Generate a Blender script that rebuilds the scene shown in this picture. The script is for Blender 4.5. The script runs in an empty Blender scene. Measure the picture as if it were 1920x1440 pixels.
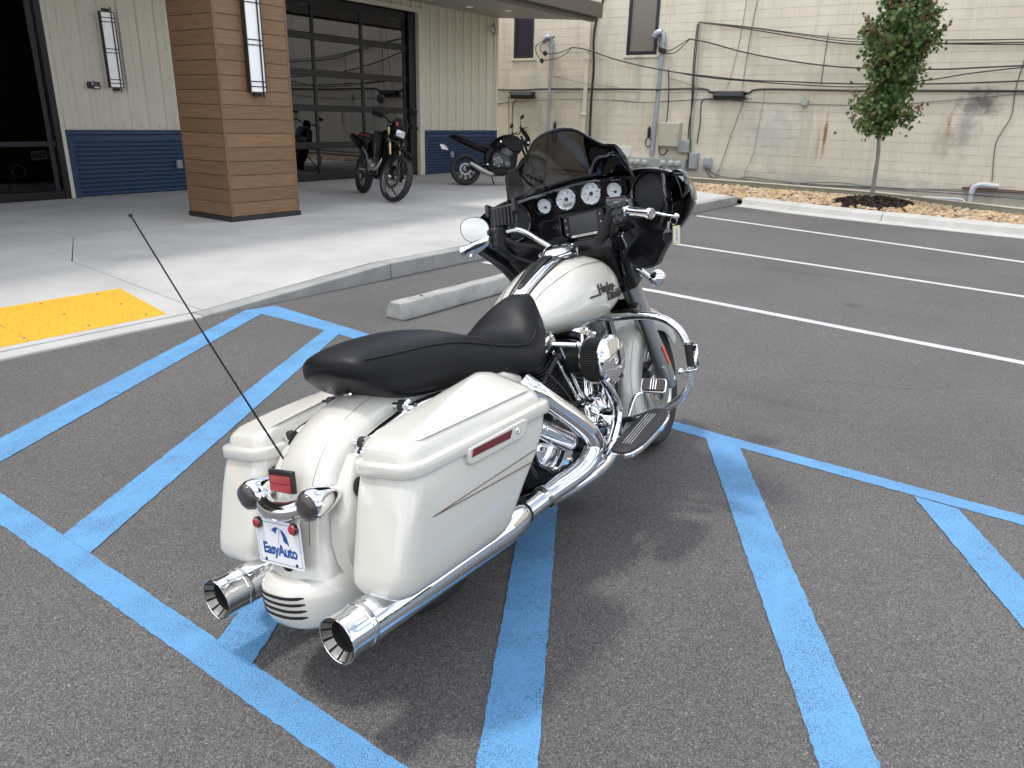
import bpy, bmesh, math, random
from mathutils import Vector, Matrix, noise
R = math.radians
random.seed(7)
SC = bpy.context.scene
COL = SC.collection

# ------------------------------------------------------------------ camera
CAM_H = 1.537
F_PX, PITCH, ROLL, HEAD = 1400.0, R(19.738), R(-1.51), R(35.23)
cam = bpy.data.cameras.new('camera')
cam.sensor_fit = 'HORIZONTAL'
cam.sensor_width = 36.0
cam.lens = 36.0 * F_PX / 1920.0
cam.clip_start = 0.05
cam.clip_end = 600
cam_ob = bpy.data.objects.new('camera', cam)
COL.objects.link(cam_ob)
fwd = Vector((0, math.cos(PITCH), -math.sin(PITCH)))
rt = Vector((1, 0, 0))
dn = fwd.cross(rt)
rt2 = rt * math.cos(ROLL) + dn * math.sin(ROLL)
dn2 = -rt * math.sin(ROLL) + dn * math.cos(ROLL)
to_world = Matrix(((math.sin(HEAD), math.cos(HEAD), 0), (-math.cos(HEAD), math.sin(HEAD), 0), (0, 0, 1)))
rt2, dn2, fwd = to_world @ rt2, to_world @ dn2, to_world @ fwd
m = Matrix((rt2, -dn2, -fwd)).transposed().to_4x4()
m.translation = (0, 0, CAM_H)
cam_ob.matrix_world = m
SC.camera = cam_ob

# ------------------------------------------------------------------ sky, sun, exposure
SUN_DIR = Vector((-0.17, 0.40, 1.0)).normalized()      # towards the sun
SUN_EL = math.asin(SUN_DIR.z)
SUN_AZ = math.atan2(SUN_DIR.x, SUN_DIR.y)
world = bpy.data.worlds.new('World')
SC.world = world
world.use_nodes = True
wn, wl = world.node_tree.nodes, world.node_tree.links
wn.clear()
w_out = wn.new('ShaderNodeOutputWorld')
w_bg = wn.new('ShaderNodeBackground')
w_bg.inputs['Strength'].default_value = 0.15
sky = wn.new('ShaderNodeTexSky')
sky.sky_type = 'NISHITA'
sky.sun_disc = False
sky.sun_elevation = SUN_EL
sky.sun_rotation = SUN_AZ
sky.air_density = 1.0
sky.dust_density = 1.6
tc = wn.new('ShaderNodeTexCoord')
mp = wn.new('ShaderNodeMapping')
mp.inputs['Scale'].default_value = (1.0, 1.0, 2.2)
cn = wn.new('ShaderNodeTexNoise')
cn.inputs['Scale'].default_value = 2.1
cn.inputs['Detail'].default_value = 7
cn.inputs['Roughness'].default_value = 0.55
cr = wn.new('ShaderNodeValToRGB')
cr.color_ramp.elements[0].position = 0.42
cr.color_ramp.elements[0].color = (0.12, 0.12, 0.12, 1)
cr.color_ramp.elements[1].position = 0.60
cr.color_ramp.elements[1].color = (0.95, 0.95, 0.95, 1)
cmix = wn.new('ShaderNodeMixRGB')
cmix.inputs['Color2'].default_value = (13.0, 13.2, 13.6, 1)
wl.new(tc.outputs['Generated'], mp.inputs['Vector'])
wl.new(mp.outputs['Vector'], cn.inputs['Vector'])
wl.new(cn.outputs['Fac'], cr.inputs['Fac'])
wl.new(cr.outputs['Color'], cmix.inputs['Fac'])
wl.new(sky.outputs['Color'], cmix.inputs['Color1'])
wl.new(cmix.outputs['Color'], w_bg.inputs['Color'])
wl.new(w_bg.outputs['Background'], w_out.inputs['Surface'])

sun = bpy.data.lights.new('sun', 'SUN')
sun.energy = 1.75
sun.angle = R(6.5)
sun.color = (1.0, 0.96, 0.89)
sun_ob = bpy.data.objects.new('sun', sun)
COL.objects.link(sun_ob)
sun_ob.rotation_euler = SUN_DIR.to_track_quat('Z', 'Y').to_euler()
sun_ob.location = (0, 0, 12)

SC.view_settings.view_transform = 'Standard'
SC.view_settings.look = 'None'
SC.view_settings.gamma = 1.0
SC.view_settings.use_curve_mapping = False
SC.view_settings.exposure = 0.30
SC.render.engine = 'CYCLES'
SC.cycles.max_bounces = 8
SC.cycles.glossy_bounces = 5
SC.cycles.transparent_max_bounces = 10

# ------------------------------------------------------------------ materials
MATS = {}
def new_mat(name):
    m = bpy.data.materials.new(name)
    m.use_nodes = True
    MATS[name] = m
    return m, m.node_tree.nodes, m.node_tree.links, m.node_tree.nodes['Principled BSDF']

def simple(name, col, rough=0.5, metal=0.0, coat=0.0, spec=None, var=0.06, vscale=6.0, bump=0.0, bscale=200.0, ior=None):
    """principled with a little noise in colour and roughness"""
    m, n, l, b = new_mat(name)
    b.inputs['Metallic'].default_value = metal
    b.inputs['Roughness'].default_value = rough
    if ior: b.inputs['IOR'].default_value = ior
    if coat:
        b.inputs['Coat Weight'].default_value = coat
        b.inputs['Coat Roughness'].default_value = 0.03
    if spec is not None:
        b.inputs['Specular IOR Level'].default_value = spec
    t = n.new('ShaderNodeTexCoord')
    no = n.new('ShaderNodeTexNoise')
    no.inputs['Scale'].default_value = vscale
    no.inputs['Detail'].default_value = 6
    l.new(t.outputs['Object'], no.inputs['Vector'])
    mx = n.new('ShaderNodeMixRGB')
    mx.inputs['Color1'].default_value = (*[c * (1 - var) for c in col], 1)
    mx.inputs['Color2'].default_value = (*[min(1, c * (1 + var)) for c in col], 1)
    l.new(no.outputs['Fac'], mx.inputs['Fac'])
    l.new(mx.outputs['Color'], b.inputs['Base Color'])
    if bump:
        bn = n.new('ShaderNodeTexNoise')
        bn.inputs['Scale'].default_value = bscale
        bn.inputs['Detail'].default_value = 3
        l.new(t.outputs['Object'], bn.inputs['Vector'])
        bp = n.new('ShaderNodeBump')
        bp.inputs['Strength'].default_value = bump
        bp.inputs['Distance'].default_value = 0.002
        l.new(bn.outputs['Fac'], bp.inputs['Height'])
        l.new(bp.outputs['Normal'], b.inputs['Normal'])
    return m

def ramp(n, stops):
    r = n.new('ShaderNodeValToRGB')
    e = r.color_ramp.elements
    e[0].position, e[0].color = stops[0][0], (*stops[0][1], 1)
    e[1].position, e[1].color = stops[-1][0], (*stops[-1][1], 1)
    for p, c in stops[1:-1]:
        k = e.new(p)
        k.color = (*c, 1)
    return r

def g3(v): return (v, v, v)

def mix(n, l, a, b, fac, mode='MIX'):
    x = n.new('ShaderNodeMixRGB')
    x.blend_type = mode
    for s, v in (('Color1', a), ('Color2', b), ('Fac', fac)):
        if isinstance(v, (int, float)):
            x.inputs[s].default_value = v if s == 'Fac' else (v, v, v, 1)
        elif isinstance(v, tuple): x.inputs[s].default_value = (*v, 1)
        else: l.new(v, x.inputs[s])
    return x.outputs['Color']

def tex_noise(n, l, co, scale, detail=5, rough=0.5):
    t = n.new('ShaderNodeTexNoise')
    t.inputs['Scale'].default_value = scale
    t.inputs['Detail'].default_value = detail
    t.inputs['Roughness'].default_value = rough
    l.new(co, t.inputs['Vector'])
    return t.outputs['Fac']

def tex_vor(n, l, co, scale, feature='F1'):
    t = n.new('ShaderNodeTexVoronoi')
    t.feature = feature
    t.inputs['Scale'].default_value = scale
    l.new(co, t.inputs['Vector'])
    return t

def add_bump(n, l, b, h, strength, dist):
    bp = n.new('ShaderNodeBump')
    bp.inputs['Strength'].default_value = strength
    bp.inputs['Distance'].default_value = dist
    l.new(h, bp.inputs['Height'])
    l.new(bp.outputs['Normal'], b.inputs['Normal'])

def asphalt_nodes(n, l, co):
    v = tex_vor(n, l, co, 250)
    bw = n.new('ShaderNodeRGBToBW')
    l.new(v.outputs['Color'], bw.inputs['Color'])
    r = ramp(n, [(0.10, (0.055, 0.052, 0.050)), (0.45, (0.096, 0.091, 0.088)), (0.80, (0.142, 0.135, 0.130)), (0.97, (0.26, 0.245, 0.23))])
    l.new(bw.outputs['Val'], r.inputs['Fac'])
    v2 = tex_vor(n, l, co, 420)
    bw2 = n.new('ShaderNodeRGBToBW')
    l.new(v2.outputs['Color'], bw2.inputs['Color'])
    r2 = ramp(n, [(0.1, g3(0.75)), (0.9, g3(1.22))])
    l.new(bw2.outputs['Val'], r2.inputs['Fac'])
    c = mix(n, l, r.outputs['Color'], r2.outputs['Color'], 1.0, 'MULTIPLY')
    pits = ramp(n, [(0.0, g3(1.0)), (0.55, g3(1.0)), (0.75, g3(0.45))])
    l.new(v.outputs['Distance'], pits.inputs['Fac'])
    c = mix(n, l, c, pits.outputs['Color'], 1.0, 'MULTIPLY')
    return c, v

m, n, l, b = new_mat('asphalt')
co = n.new('ShaderNodeTexCoord').outputs['Object']
c, v = asphalt_nodes(n, l, co)
big = ramp(n, [(0.32, g3(0.80)), (0.5, g3(1.0)), (0.68, g3(1.14))])
l.new(tex_noise(n, l, co, 0.55, 6, 0.6), big.inputs['Fac'])
c = mix(n, l, c, big.outputs['Color'], 1.0, 'MULTIPLY')
# dark scuffs stretched across the driving direction
mpn = n.new('ShaderNodeMapping')
mpn.inputs['Scale'].default_value = (1.1, 0.28, 1)
mpn.inputs['Rotation'].default_value = (0, 0, R(14))
l.new(co, mpn.inputs['Vector'])
sc = ramp(n, [(0.60, g3(1.0)), (0.72, g3(0.72))])
l.new(tex_noise(n, l, mpn.outputs['Vector'], 1.6, 8, 0.66), sc.inputs['Fac'])
c = mix(n, l, c, sc.outputs['Color'], 1.0, 'MULTIPLY')
# hairline cracks and small oil drips
ve = n.new('ShaderNodeTexVoronoi')
ve.feature = 'DISTANCE_TO_EDGE'
ve.inputs['Scale'].default_value = 0.42
wv = n.new('ShaderNodeMixRGB')
wv.inputs['Fac'].default_value = 0.16
dn_ = n.new('ShaderNodeTexNoise')
dn_.inputs['Scale'].default_value = 2.5
dn_.inputs['Detail'].default_value = 8
l.new(co, dn_.inputs['Vector'])
l.new(co, wv.inputs['Color1']); l.new(dn_.outputs['Color'], wv.inputs['Color2'])
l.new(wv.outputs['Color'], ve.inputs['Vector'])
ck = ramp(n, [(0.0, g3(1.0)), (0.0022, g3(0.0))])
l.new(ve.outputs['Distance'], ck.inputs['Fac'])
km = ramp(n, [(0.56, g3(0.0)), (0.64, g3(0.75))])
l.new(tex_noise(n, l, co, 0.33, 4, 0.6), km.inputs['Fac'])
cf = mix(n, l, ck.outputs['Color'], km.outputs['Color'], 1.0, 'MULTIPLY')
c = mix(n, l, c, (0.022, 0.021, 0.020), cf)
od = tex_vor(n, l, co, 0.8)
odr = ramp(n, [(0.045, g3(0.62)), (0.095, g3(1.0))])
l.new(od.outputs['Distance'], odr.inputs['Fac'])
c = mix(n, l, c, odr.outputs['Color'], 1.0, 'MULTIPLY')
l.new(c, b.inputs['Base Color'])
b.inputs['Roughness'].default_value = 0.72
b.inputs['Specular IOR Level'].default_value = 0.6
add_bump(n, l, b, v.outputs['Distance'], 0.5, 0.003)

def paint_mat(name, col, wear=0.5):
    m, n, l, b = new_mat(name)
    co = n.new('ShaderNodeTexCoord').outputs['Object']
    ca, v = asphalt_nodes(n, l, co)
    ca2 = mix(n, l, ca, 0.55, 1.0, 'MULTIPLY')
    # worn through where pits in the aggregate and broad wear coincide
    a1 = ramp(n, [(0.50, g3(0.0)), (0.62, g3(1.0))])
    l.new(v.outputs['Distance'], a1.inputs['Fac'])
    a2 = ramp(n, [(0.34, g3(0.10)), (0.62, g3(1.0))])
    l.new(tex_noise(n, l, co, 5.0, 7, 0.65), a2.inputs['Fac'])
    fac = mix(n, l, a1.outputs['Color'], a2.outputs['Color'], 1.0, 'MULTIPLY')
    fac = mix(n, l, fac, 0.6, 1.0, 'MULTIPLY')
    v3 = tex_vor(n, l, co, 60)
    a3 = ramp(n, [(0.70, g3(0.0)), (0.80, g3(wear))])
    l.new(tex_noise(n, l, co, 34, 5, 0.7), a3.inputs['Fac'])
    fac = mix(n, l, fac, a3.outputs['Color'], 1.0, 'ADD')
    tone = ramp(n, [(0.3, tuple(c * 0.92 for c in col)), (0.7, tuple(min(1, c * 1.06) for c in col))])
    l.new(tex_noise(n, l, co, 2.6, 8, 0.6), tone.inputs['Fac'])
    mpn = n.new('ShaderNodeMapping')
    mpn.inputs['Scale'].default_value = (0.25, 3.4, 1)
    mpn.inputs['Rotation'].default_value = (0, 0, R(-20))
    l.new(co, mpn.inputs['Vector'])
    sf = ramp(n, [(0.66, g3(0.0)), (0.74, g3(0.45))])
    l.new(tex_noise(n, l, mpn.outputs['Vector'], 2.2, 6, 0.6), sf.inputs['Fac'])
    tn2 = mix(n, l, tone.outputs['Color'], ca, sf.outputs['Color'])
    c = mix(n, l, tn2, ca2, fac)
    l.new(c, b.inputs['Base Color'])
    b.inputs['Roughness'].default_value = 0.6
    add_bump(n, l, b, v.outputs['Distance'], 0.8, 0.0035)
    return m
paint_mat('blue_paint', (0.118, 0.335, 0.62))
paint_mat('white_paint', (0.66, 0.66, 0.65), 0.3)

def concrete(name, col, spot=0.85, scale=1.0, crack=False):
    m, n, l, b = new_mat(name)
    co = n.new('ShaderNodeTexCoord').outputs['Object']
    r = ramp(n, [(0.3, tuple(c * spot for c in col)), (0.72, tuple(min(1, c * 1.06) for c in col))])
    l.new(tex_noise(n, l, co, 1.3 * scale, 9, 0.62), r.inputs['Fac'])
    f = ramp(n, [(0.3, g3(0.90)), (0.7, g3(1.06))])
    l.new(tex_noise(n, l, co, 70, 5, 0.7), f.inputs['Fac'])
    c = mix(n, l, r.outputs['Color'], f.outputs['Color'], 1.0, 'MULTIPLY')
    d = ramp(n, [(0.66, g3(1.0)), (0.75, g3(0.78))])
    mpn = n.new('ShaderNodeMapping')
    mpn.inputs['Scale'].default_value = (0.5, 1.6, 1)
    l.new(co, mpn.inputs['Vector'])
    l.new(tex_noise(n, l, mpn.outputs['Vector'], 2.3, 8, 0.6), d.inputs['Fac'])
    c = mix(n, l, c, d.outputs['Color'], 1.0, 'MULTIPLY')
    l.new(c, b.inputs['Base Color'])
    b.inputs['Roughness'].default_value = 0.86
    b.inputs['Specular IOR Level'].default_value = 0.3
    add_bump(n, l, b, tex_noise(n, l, co, 160, 4, 0.6), 0.35, 0.003)
    return m
concrete('concrete', (0.49, 0.485, 0.465), 0.80)
concrete('concrete_kerb', (0.36, 0.36, 0.345), 0.7, 3.0)
concrete('concrete_light', (0.50, 0.49, 0.465), 0.85, 2.0)
concrete('wheelstop_concrete', (0.40, 0.40, 0.375), 0.7, 5.0)
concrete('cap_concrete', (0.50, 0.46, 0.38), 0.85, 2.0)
concrete('cap_face_shade', (0.26, 0.26, 0.20), 0.8, 2.0)  # low wall face: its greenish shadow put into the concrete colour

# painted block wall with grime, rust and soot where the photograph has them (world metres, Y and Z)
m, n, l, b = new_mat('block_paint')
geo = n.new('ShaderNodeNewGeometry')
pos = geo.outputs['Position']
r = ramp(n, [(0.28, (0.62, 0.55, 0.435)), (0.5, (0.72, 0.645, 0.515)), (0.75, (0.78, 0.705, 0.58))])
l.new(tex_noise(n, l, pos, 0.5, 8, 0.6), r.inputs['Fac'])
mpn = n.new('ShaderNodeMapping')
mpn.inputs['Scale'].default_value = (1, 2.2, 0.22)
l.new(pos, mpn.inputs['Vector'])
st_ = ramp(n, [(0.50, g3(1.0)), (0.74, (0.68, 0.68, 0.63))])
l.new(tex_noise(n, l, mpn.outputs['Vector'], 1.4, 9, 0.68), st_.inputs['Fac'])
c = mix(n, l, r.outputs['Color'], st_.outputs['Color'], 0.6, 'MULTIPLY')
sep = n.new('ShaderNodeSeparateXYZ')
l.new(pos, sep.inputs['Vector'])
def math_n(op, a, b_=None):
    x = n.new('ShaderNodeMath')
    x.operation = op
    for i, v in enumerate((a, b_)):
        if v is None: continue
        if isinstance(v, (int, float)): x.inputs[i].default_value = v
        else: l.new(v, x.inputs[i])
    return x.outputs[0]
nz = tex_noise(n, l, pos, 3.5, 6, 0.7)
def blotch(cy, cz, wy, wz, col, amt):
    global c
    dy = math_n('DIVIDE', math_n('SUBTRACT', sep.outputs['Y'], cy), wy)
    dz = math_n('DIVIDE', math_n('SUBTRACT', sep.outputs['Z'], cz), wz)
    d = math_n('SQRT', math_n('ADD', math_n('MULTIPLY', dy, dy), math_n('MULTIPLY', dz, dz)))
    d = math_n('ADD', d, math_n('MULTIPLY', math_n('SUBTRACT', nz, 0.5), 2.6))
    rr = ramp(n, [(0.25, g3(amt)), (1.0, g3(0.0))])
    l.new(d, rr.inputs['Fac'])
    c = mix(n, l, c, col, rr.outputs['Color'])
for a in ((1.75, 2.05, 0.45, 0.30, (0.07, 0.07, 0.07), 0.8), (1.95, 1.55, 0.28, 0.6, (0.25, 0.25, 0.25), 0.55),
        (2.25, 1.62, 0.07, 0.28, (0.42, 0.20, 0.07), 0.7), (2.3, 1.3, 0.25, 0.5, (0.36, 0.29, 0.20), 0.5),
        (4.72, 1.35, 0.045, 0.62, (0.30, 0.16, 0.05), 1.0), (4.85, 1.1, 0.05, 0.5, (0.40, 0.27, 0.12), 0.5),
        (5.9, 1.3, 0.8, 0.9, (0.40, 0.43, 0.40), 0.5), (9.6, 2.6, 0.18, 0.8, (0.36, 0.38, 0.33), 0.55),
        (12.9, 2.4, 0.5, 0.5, (0.44, 0.46, 0.42), 0.5), (6.0, 0.2, 9.0, 0.35, (0.36, 0.35, 0.30), 0.5)):
    blotch(*a)
l.new(c, b.inputs['Base Color'])
b.inputs['Roughness'].default_value = 0.75
add_bump(n, l, b, tex_noise(n, l, pos, 45, 5, 0.65), 0.5, 0.004)

# fibre-cement planks with a wood print
m, n, l, b = new_mat('wood_plank')
co = n.new('ShaderNodeTexCoord').outputs['Object']
info = n.new('ShaderNodeObjectInfo')
mpn = n.new('ShaderNodeMapping')
mpn.inputs['Scale'].default_value = (2.2, 2.2, 38)
l.new(co, mpn.inputs['Vector'])
off = n.new('ShaderNodeVectorMath')
off.operation = 'ADD'
l.new(mpn.outputs['Vector'], off.inputs[0])
l.new(info.outputs['Random'], off.inputs[1])
r = ramp(n, [(0.3, (0.150, 0.082, 0.041)), (0.5, (0.208, 0.118, 0.061)), (0.72, (0.258, 0.151, 0.081))])
l.new(tex_noise(n, l, off.outputs['Vector'], 1.6, 9, 0.65), r.inputs['Fac'])
tn = ramp(n, [(0.0, g3(0.88)), (1.0, g3(1.10))])
l.new(info.outputs['Random'], tn.inputs['Fac'])
c = mix(n, l, r.outputs['Color'], tn.outputs['Color'], 1.0, 'MULTIPLY')
l.new(c, b.inputs['Base Color'])
b.inputs['Roughness'].default_value = 0.55
add_bump(n, l, b, tex_noise(n, l, off.outputs['Vector'], 3, 6, 0.6), 0.25, 0.003)

simple('plank_trim', (0.175, 0.098, 0.051), 0.5)
simple('siding', (0.69, 0.645, 0.535), 0.42, var=0.05, vscale=0.8)
simple('siding_trim', (0.68, 0.645, 0.55), 0.42)
simple('wainscot_blue', (0.017, 0.047, 0.112), 0.42, var=0.12, vscale=1.5)
simple('door_frame', (0.012, 0.011, 0.012), 0.4)
simple('soffit', (0.33, 0.30, 0.265), 0.5, var=0.05)
simple('fascia', (0.115, 0.095, 0.085), 0.45, var=0.05)
simple('lamp_metal', (0.02, 0.017, 0.014), 0.45)
m = simple('lamp_shade', (0.80, 0.80, 0.80), 0.35)
m.node_tree.nodes['Principled BSDF'].inputs['Emission Color'].default_value = (1, 1, 1, 1)
m.node_tree.nodes['Principled BSDF'].inputs['Emission Strength'].default_value = 0.12
simple('dark_plastic', (0.022, 0.022, 0.023), 0.5)
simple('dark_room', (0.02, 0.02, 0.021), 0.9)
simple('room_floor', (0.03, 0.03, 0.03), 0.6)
simple('base_black', (0.018, 0.019, 0.020), 0.5)
simple('grey_metal', (0.33, 0.35, 0.37), 0.45, 0.0, var=0.12, vscale=5)
simple('conduit', (0.38, 0.40, 0.46), 0.4, 0.3, var=0.14, vscale=4)
simple('box_beige', (0.50, 0.47, 0.38), 0.5, var=0.07, vscale=3)
simple('box_grey', (0.36, 0.38, 0.36), 0.5, var=0.15, vscale=5)
simple('cable', (0.022, 0.022, 0.025), 0.55)
simple('cable_grey', (0.12, 0.12, 0.12), 0.6)
simple('white_plastic', (0.75, 0.75, 0.73), 0.4)
simple('pvc', (0.50, 0.52, 0.54), 0.4, var=0.15, vscale=8)
simple('rust', (0.16, 0.06, 0.035), 0.8, var=0.4, vscale=8)
simple('meter_glass', (0.45, 0.45, 0.40), 0.12, var=0.2, vscale=30)
simple('purple_glass', (0.030, 0.017, 0.045), 0.15)
simple('tan_shade', (0.20, 0.18, 0.145), 0.35)
simple('window_frame', (0.02, 0.022, 0.028), 0.4)
simple('tactile_yellow', (0.80, 0.39, 0.025), 0.5, var=0.06, vscale=3, bump=0.4, bscale=500)
simple('bolt_metal', (0.5, 0.47, 0.4), 0.35, 1.0)
simple('mulch', (0.035, 0.022, 0.016), 0.95, var=0.5, vscale=60)
simple('bark', (0.21, 0.20, 0.185), 0.9, var=0.3, vscale=30, bump=0.8, bscale=60)
m = simple('rock', (0.48, 0.36, 0.22), 0.7, var=0.25, vscale=9, bump=0.3, bscale=80)
n, l = m.node_tree.nodes, m.node_tree.links
b = n['Principled BSDF']
geo = n.new('ShaderNodeNewGeometry')
info = n.new('ShaderNodeObjectInfo')
addr = n.new('ShaderNodeMath'); addr.operation = 'ADD'
l.new(geo.outputs['Random Per Island'], addr.inputs[0]); l.new(info.outputs['Random'], addr.inputs[1])
fr = n.new('ShaderNodeMath'); fr.operation = 'FRACT'
l.new(addr.outputs[0], fr.inputs[0])
r = ramp(n, [(0.0, (0.22, 0.165, 0.11)), (0.2, (0.40, 0.27, 0.13)), (0.45, (0.50, 0.36, 0.20)), (0.62, (0.30, 0.18, 0.095)), (0.8, (0.54, 0.43, 0.30)), (1.0, (0.33, 0.29, 0.24))])
l.new(fr.outputs[0], r.inputs['Fac'])
l.new(r.outputs['Color'], b.inputs['Base Color'])
for nm, cols in (('leaf_green', ((0.036, 0.080, 0.022), (0.080, 0.155, 0.040), (0.165, 0.235, 0.062))), ('leaf_red', ((0.20, 0.085, 0.055), (0.29, 0.14, 0.09), (0.24, 0.17, 0.09)))):
    m = simple(nm, cols[1], 0.45)
    n, l = m.node_tree.nodes, m.node_tree.links
    b = n['Principled BSDF']
    geo = n.new('ShaderNodeNewGeometry')
    r = ramp(n, [(0.0, cols[0]), (0.5, cols[1]), (1.0, cols[2])])
    l.new(geo.outputs['Random Per Island'], r.inputs['Fac'])
    l.new(r.outputs['Color'], b.inputs['Base Color'])
    tr = n.new('ShaderNodeBsdfTranslucent')
    l.new(r.outputs['Color'], tr.inputs['Color'])
    ms = n.new('ShaderNodeMixShader')
    ms.inputs['Fac'].default_value = 0.3
    l.new(b.outputs['BSDF'], ms.inputs[1]); l.new(tr.outputs['BSDF'], ms.inputs[2])
    l.new(ms.outputs['Shader'], n['Material Output'].inputs['Surface'])

# glass: a mirror coat over a darkened see-through body
def glass(name, tint, refl_ior=1.6, rough=0.0, opaque=None):
    m, n, l, b = new_mat(name)
    tr = n.new('ShaderNodeBsdfTransparent')
    tr.inputs['Color'].default_value = (*tint, 1)
    gl = n.new('ShaderNodeBsdfGlossy')
    gl.inputs['Roughness'].default_value = rough
    gl.inputs['Color'].default_value = (0.92, 0.94, 1, 1)
    fz = n.new('ShaderNodeFresnel')
    fz.inputs['IOR'].default_value = refl_ior
    ms = n.new('ShaderNodeMixShader')
    l.new(fz.outputs['Fac'], ms.inputs['Fac'])
    l.new(tr.outputs['BSDF'], ms.inputs[1]); l.new(gl.outputs['BSDF'], ms.inputs[2])
    l.new(ms.outputs['Shader'], n['Material Output'].inputs['Surface'])
    return m
glass('store_glass', (0.50, 0.51, 0.51), 1.5)
glass('door_glass', (0.09, 0.095, 0.095), 2.05)
glass('smoked_screen', (0.36, 0.345, 0.34), 1.45)

# motorcycle
m = simple('pearl_white', (0.62, 0.605, 0.545), 0.28, coat=1.0, var=0.01)
simple('chrome', (0.88, 0.88, 0.89), 0.045, 1.0, var=0.02)
simple('chrome_satin', (0.62, 0.61, 0.59), 0.22, 1.0, var=0.05)
simple('tip_inside', (0.30, 0.28, 0.25), 0.38, 0.85, var=0.15, vscale=25)
simple('soot_shade_black', (0.008, 0.008, 0.008), 0.9)  # exhaust soot and black parts; also painted shade of slots, grooves and holes
simple('black_gloss', (0.006, 0.006, 0.007), 0.08, coat=1.0)
simple('inner_black', (0.006, 0.006, 0.007), 0.20, spec=0.30)
simple('black_satin', (0.012, 0.012, 0.013), 0.38)
simple('engine_black', (0.014, 0.014, 0.015), 0.42, bump=0.2, bscale=400)
simple('fin_edge', (0.30, 0.30, 0.29), 0.35, 0.8)
simple('rubber', (0.017, 0.017, 0.018), 0.62)
simple('tyre', (0.020, 0.020, 0.021), 0.72, var=0.2, vscale=20)
simple('leather', (0.006, 0.0065, 0.008), 0.40, spec=0.22, bump=0.25, bscale=700, var=0.1)
simple('seam', (0.006, 0.006, 0.007), 0.6)
simple('red_lens', (0.35, 0.012, 0.015), 0.12, coat=0.6, bump=0.5, bscale=900)
simple('red_lens_dark', (0.13, 0.012, 0.018), 0.12, coat=0.8)
simple('smoke_lens', (0.035, 0.028, 0.026), 0.10, coat=0.8, bump=0.5, bscale=900)
simple('orange_lens', (0.75, 0.13, 0.03), 0.2, coat=0.6)
simple('pinstripe', (0.13, 0.07, 0.045), 0.4)
simple('grey_paint_line', (0.30, 0.28, 0.25), 0.5)
simple('fork_grey', (0.42, 0.42, 0.41), 0.32, 0.6, var=0.06)
simple('alloy_dark', (0.16, 0.16, 0.165), 0.3, 1.0, var=0.1)
simple('alloy', (0.62, 0.62, 0.62), 0.28, 1.0, var=0.1)
simple('gauge_face', (0.62, 0.65, 0.67), 0.3)
simple('gauge_ink', (0.03, 0.03, 0.03), 0.5)
simple('lcd', (0.24, 0.29, 0.27), 0.25)
simple('screen_glass', (0.030, 0.034, 0.042), 0.10)
simple('emblem', (0.06, 0.055, 0.05), 0.3, 0.6)
simple('bike_black', (0.004, 0.004, 0.0045), 0.30, spec=0.14)
simple('bike_alloy', (0.10, 0.10, 0.10), 0.4, 0.8)
simple('exhaust_alloy', (0.36, 0.35, 0.33), 0.42, 0.9)
simple('plate_white', (0.80, 0.81, 0.83), 0.3, var=0.01)
simple('plate_blue', (0.012, 0.075, 0.30), 0.35)
simple('tag_paper', (0.75, 0.75, 0.70), 0.5)
simple('tag_yellow', (0.62, 0.56, 0.12), 0.5)
simple('gold_fork', (0.55, 0.42, 0.20), 0.3, 1.0)
simple('seat_red', (0.35, 0.03, 0.02), 0.5)
simple('headlight_glass', (0.6, 0.62, 0.65), 0.1, 0.6)
simple('mirror_glass', (0.55, 0.57, 0.60), 0.01, 1.0, var=0.0)
simple('filter_pleat', (0.025, 0.025, 0.024), 0.7)
simple('olive', (0.2, 0.17, 0.1), 0.6)

def M(name): return MATS[name]

# ------------------------------------------------------------------ mesh helpers
def tag(o, label=None, cat=None, group=None, kind=None):
    if label: o['label'] = label
    if cat: o['category'] = cat
    if group: o['group'] = group
    if kind: o['kind'] = kind
    return o

def thing(name, label, cat, loc=(0, 0, 0), rz=0.0, group=None):
    o = bpy.data.objects.new(name, None)
    o.empty_display_size = 0.1
    COL.objects.link(o)
    o.location = loc
    o.rotation_euler = (0, 0, rz)
    return tag(o, label, cat, group)

def link(name, me, parent=None):
    o = bpy.data.objects.new(name, me)
    COL.objects.link(o)
    if parent is not None: o.parent = parent
    return o

def frame_from(d):
    d = Vector(d).normalized()
    up = Vector((0, 0, 1)) if abs(d.z) < 0.95 else Vector((1, 0, 0))
    a = d.cross(up).normalized()
    return a, d.cross(a).normalized(), d

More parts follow.
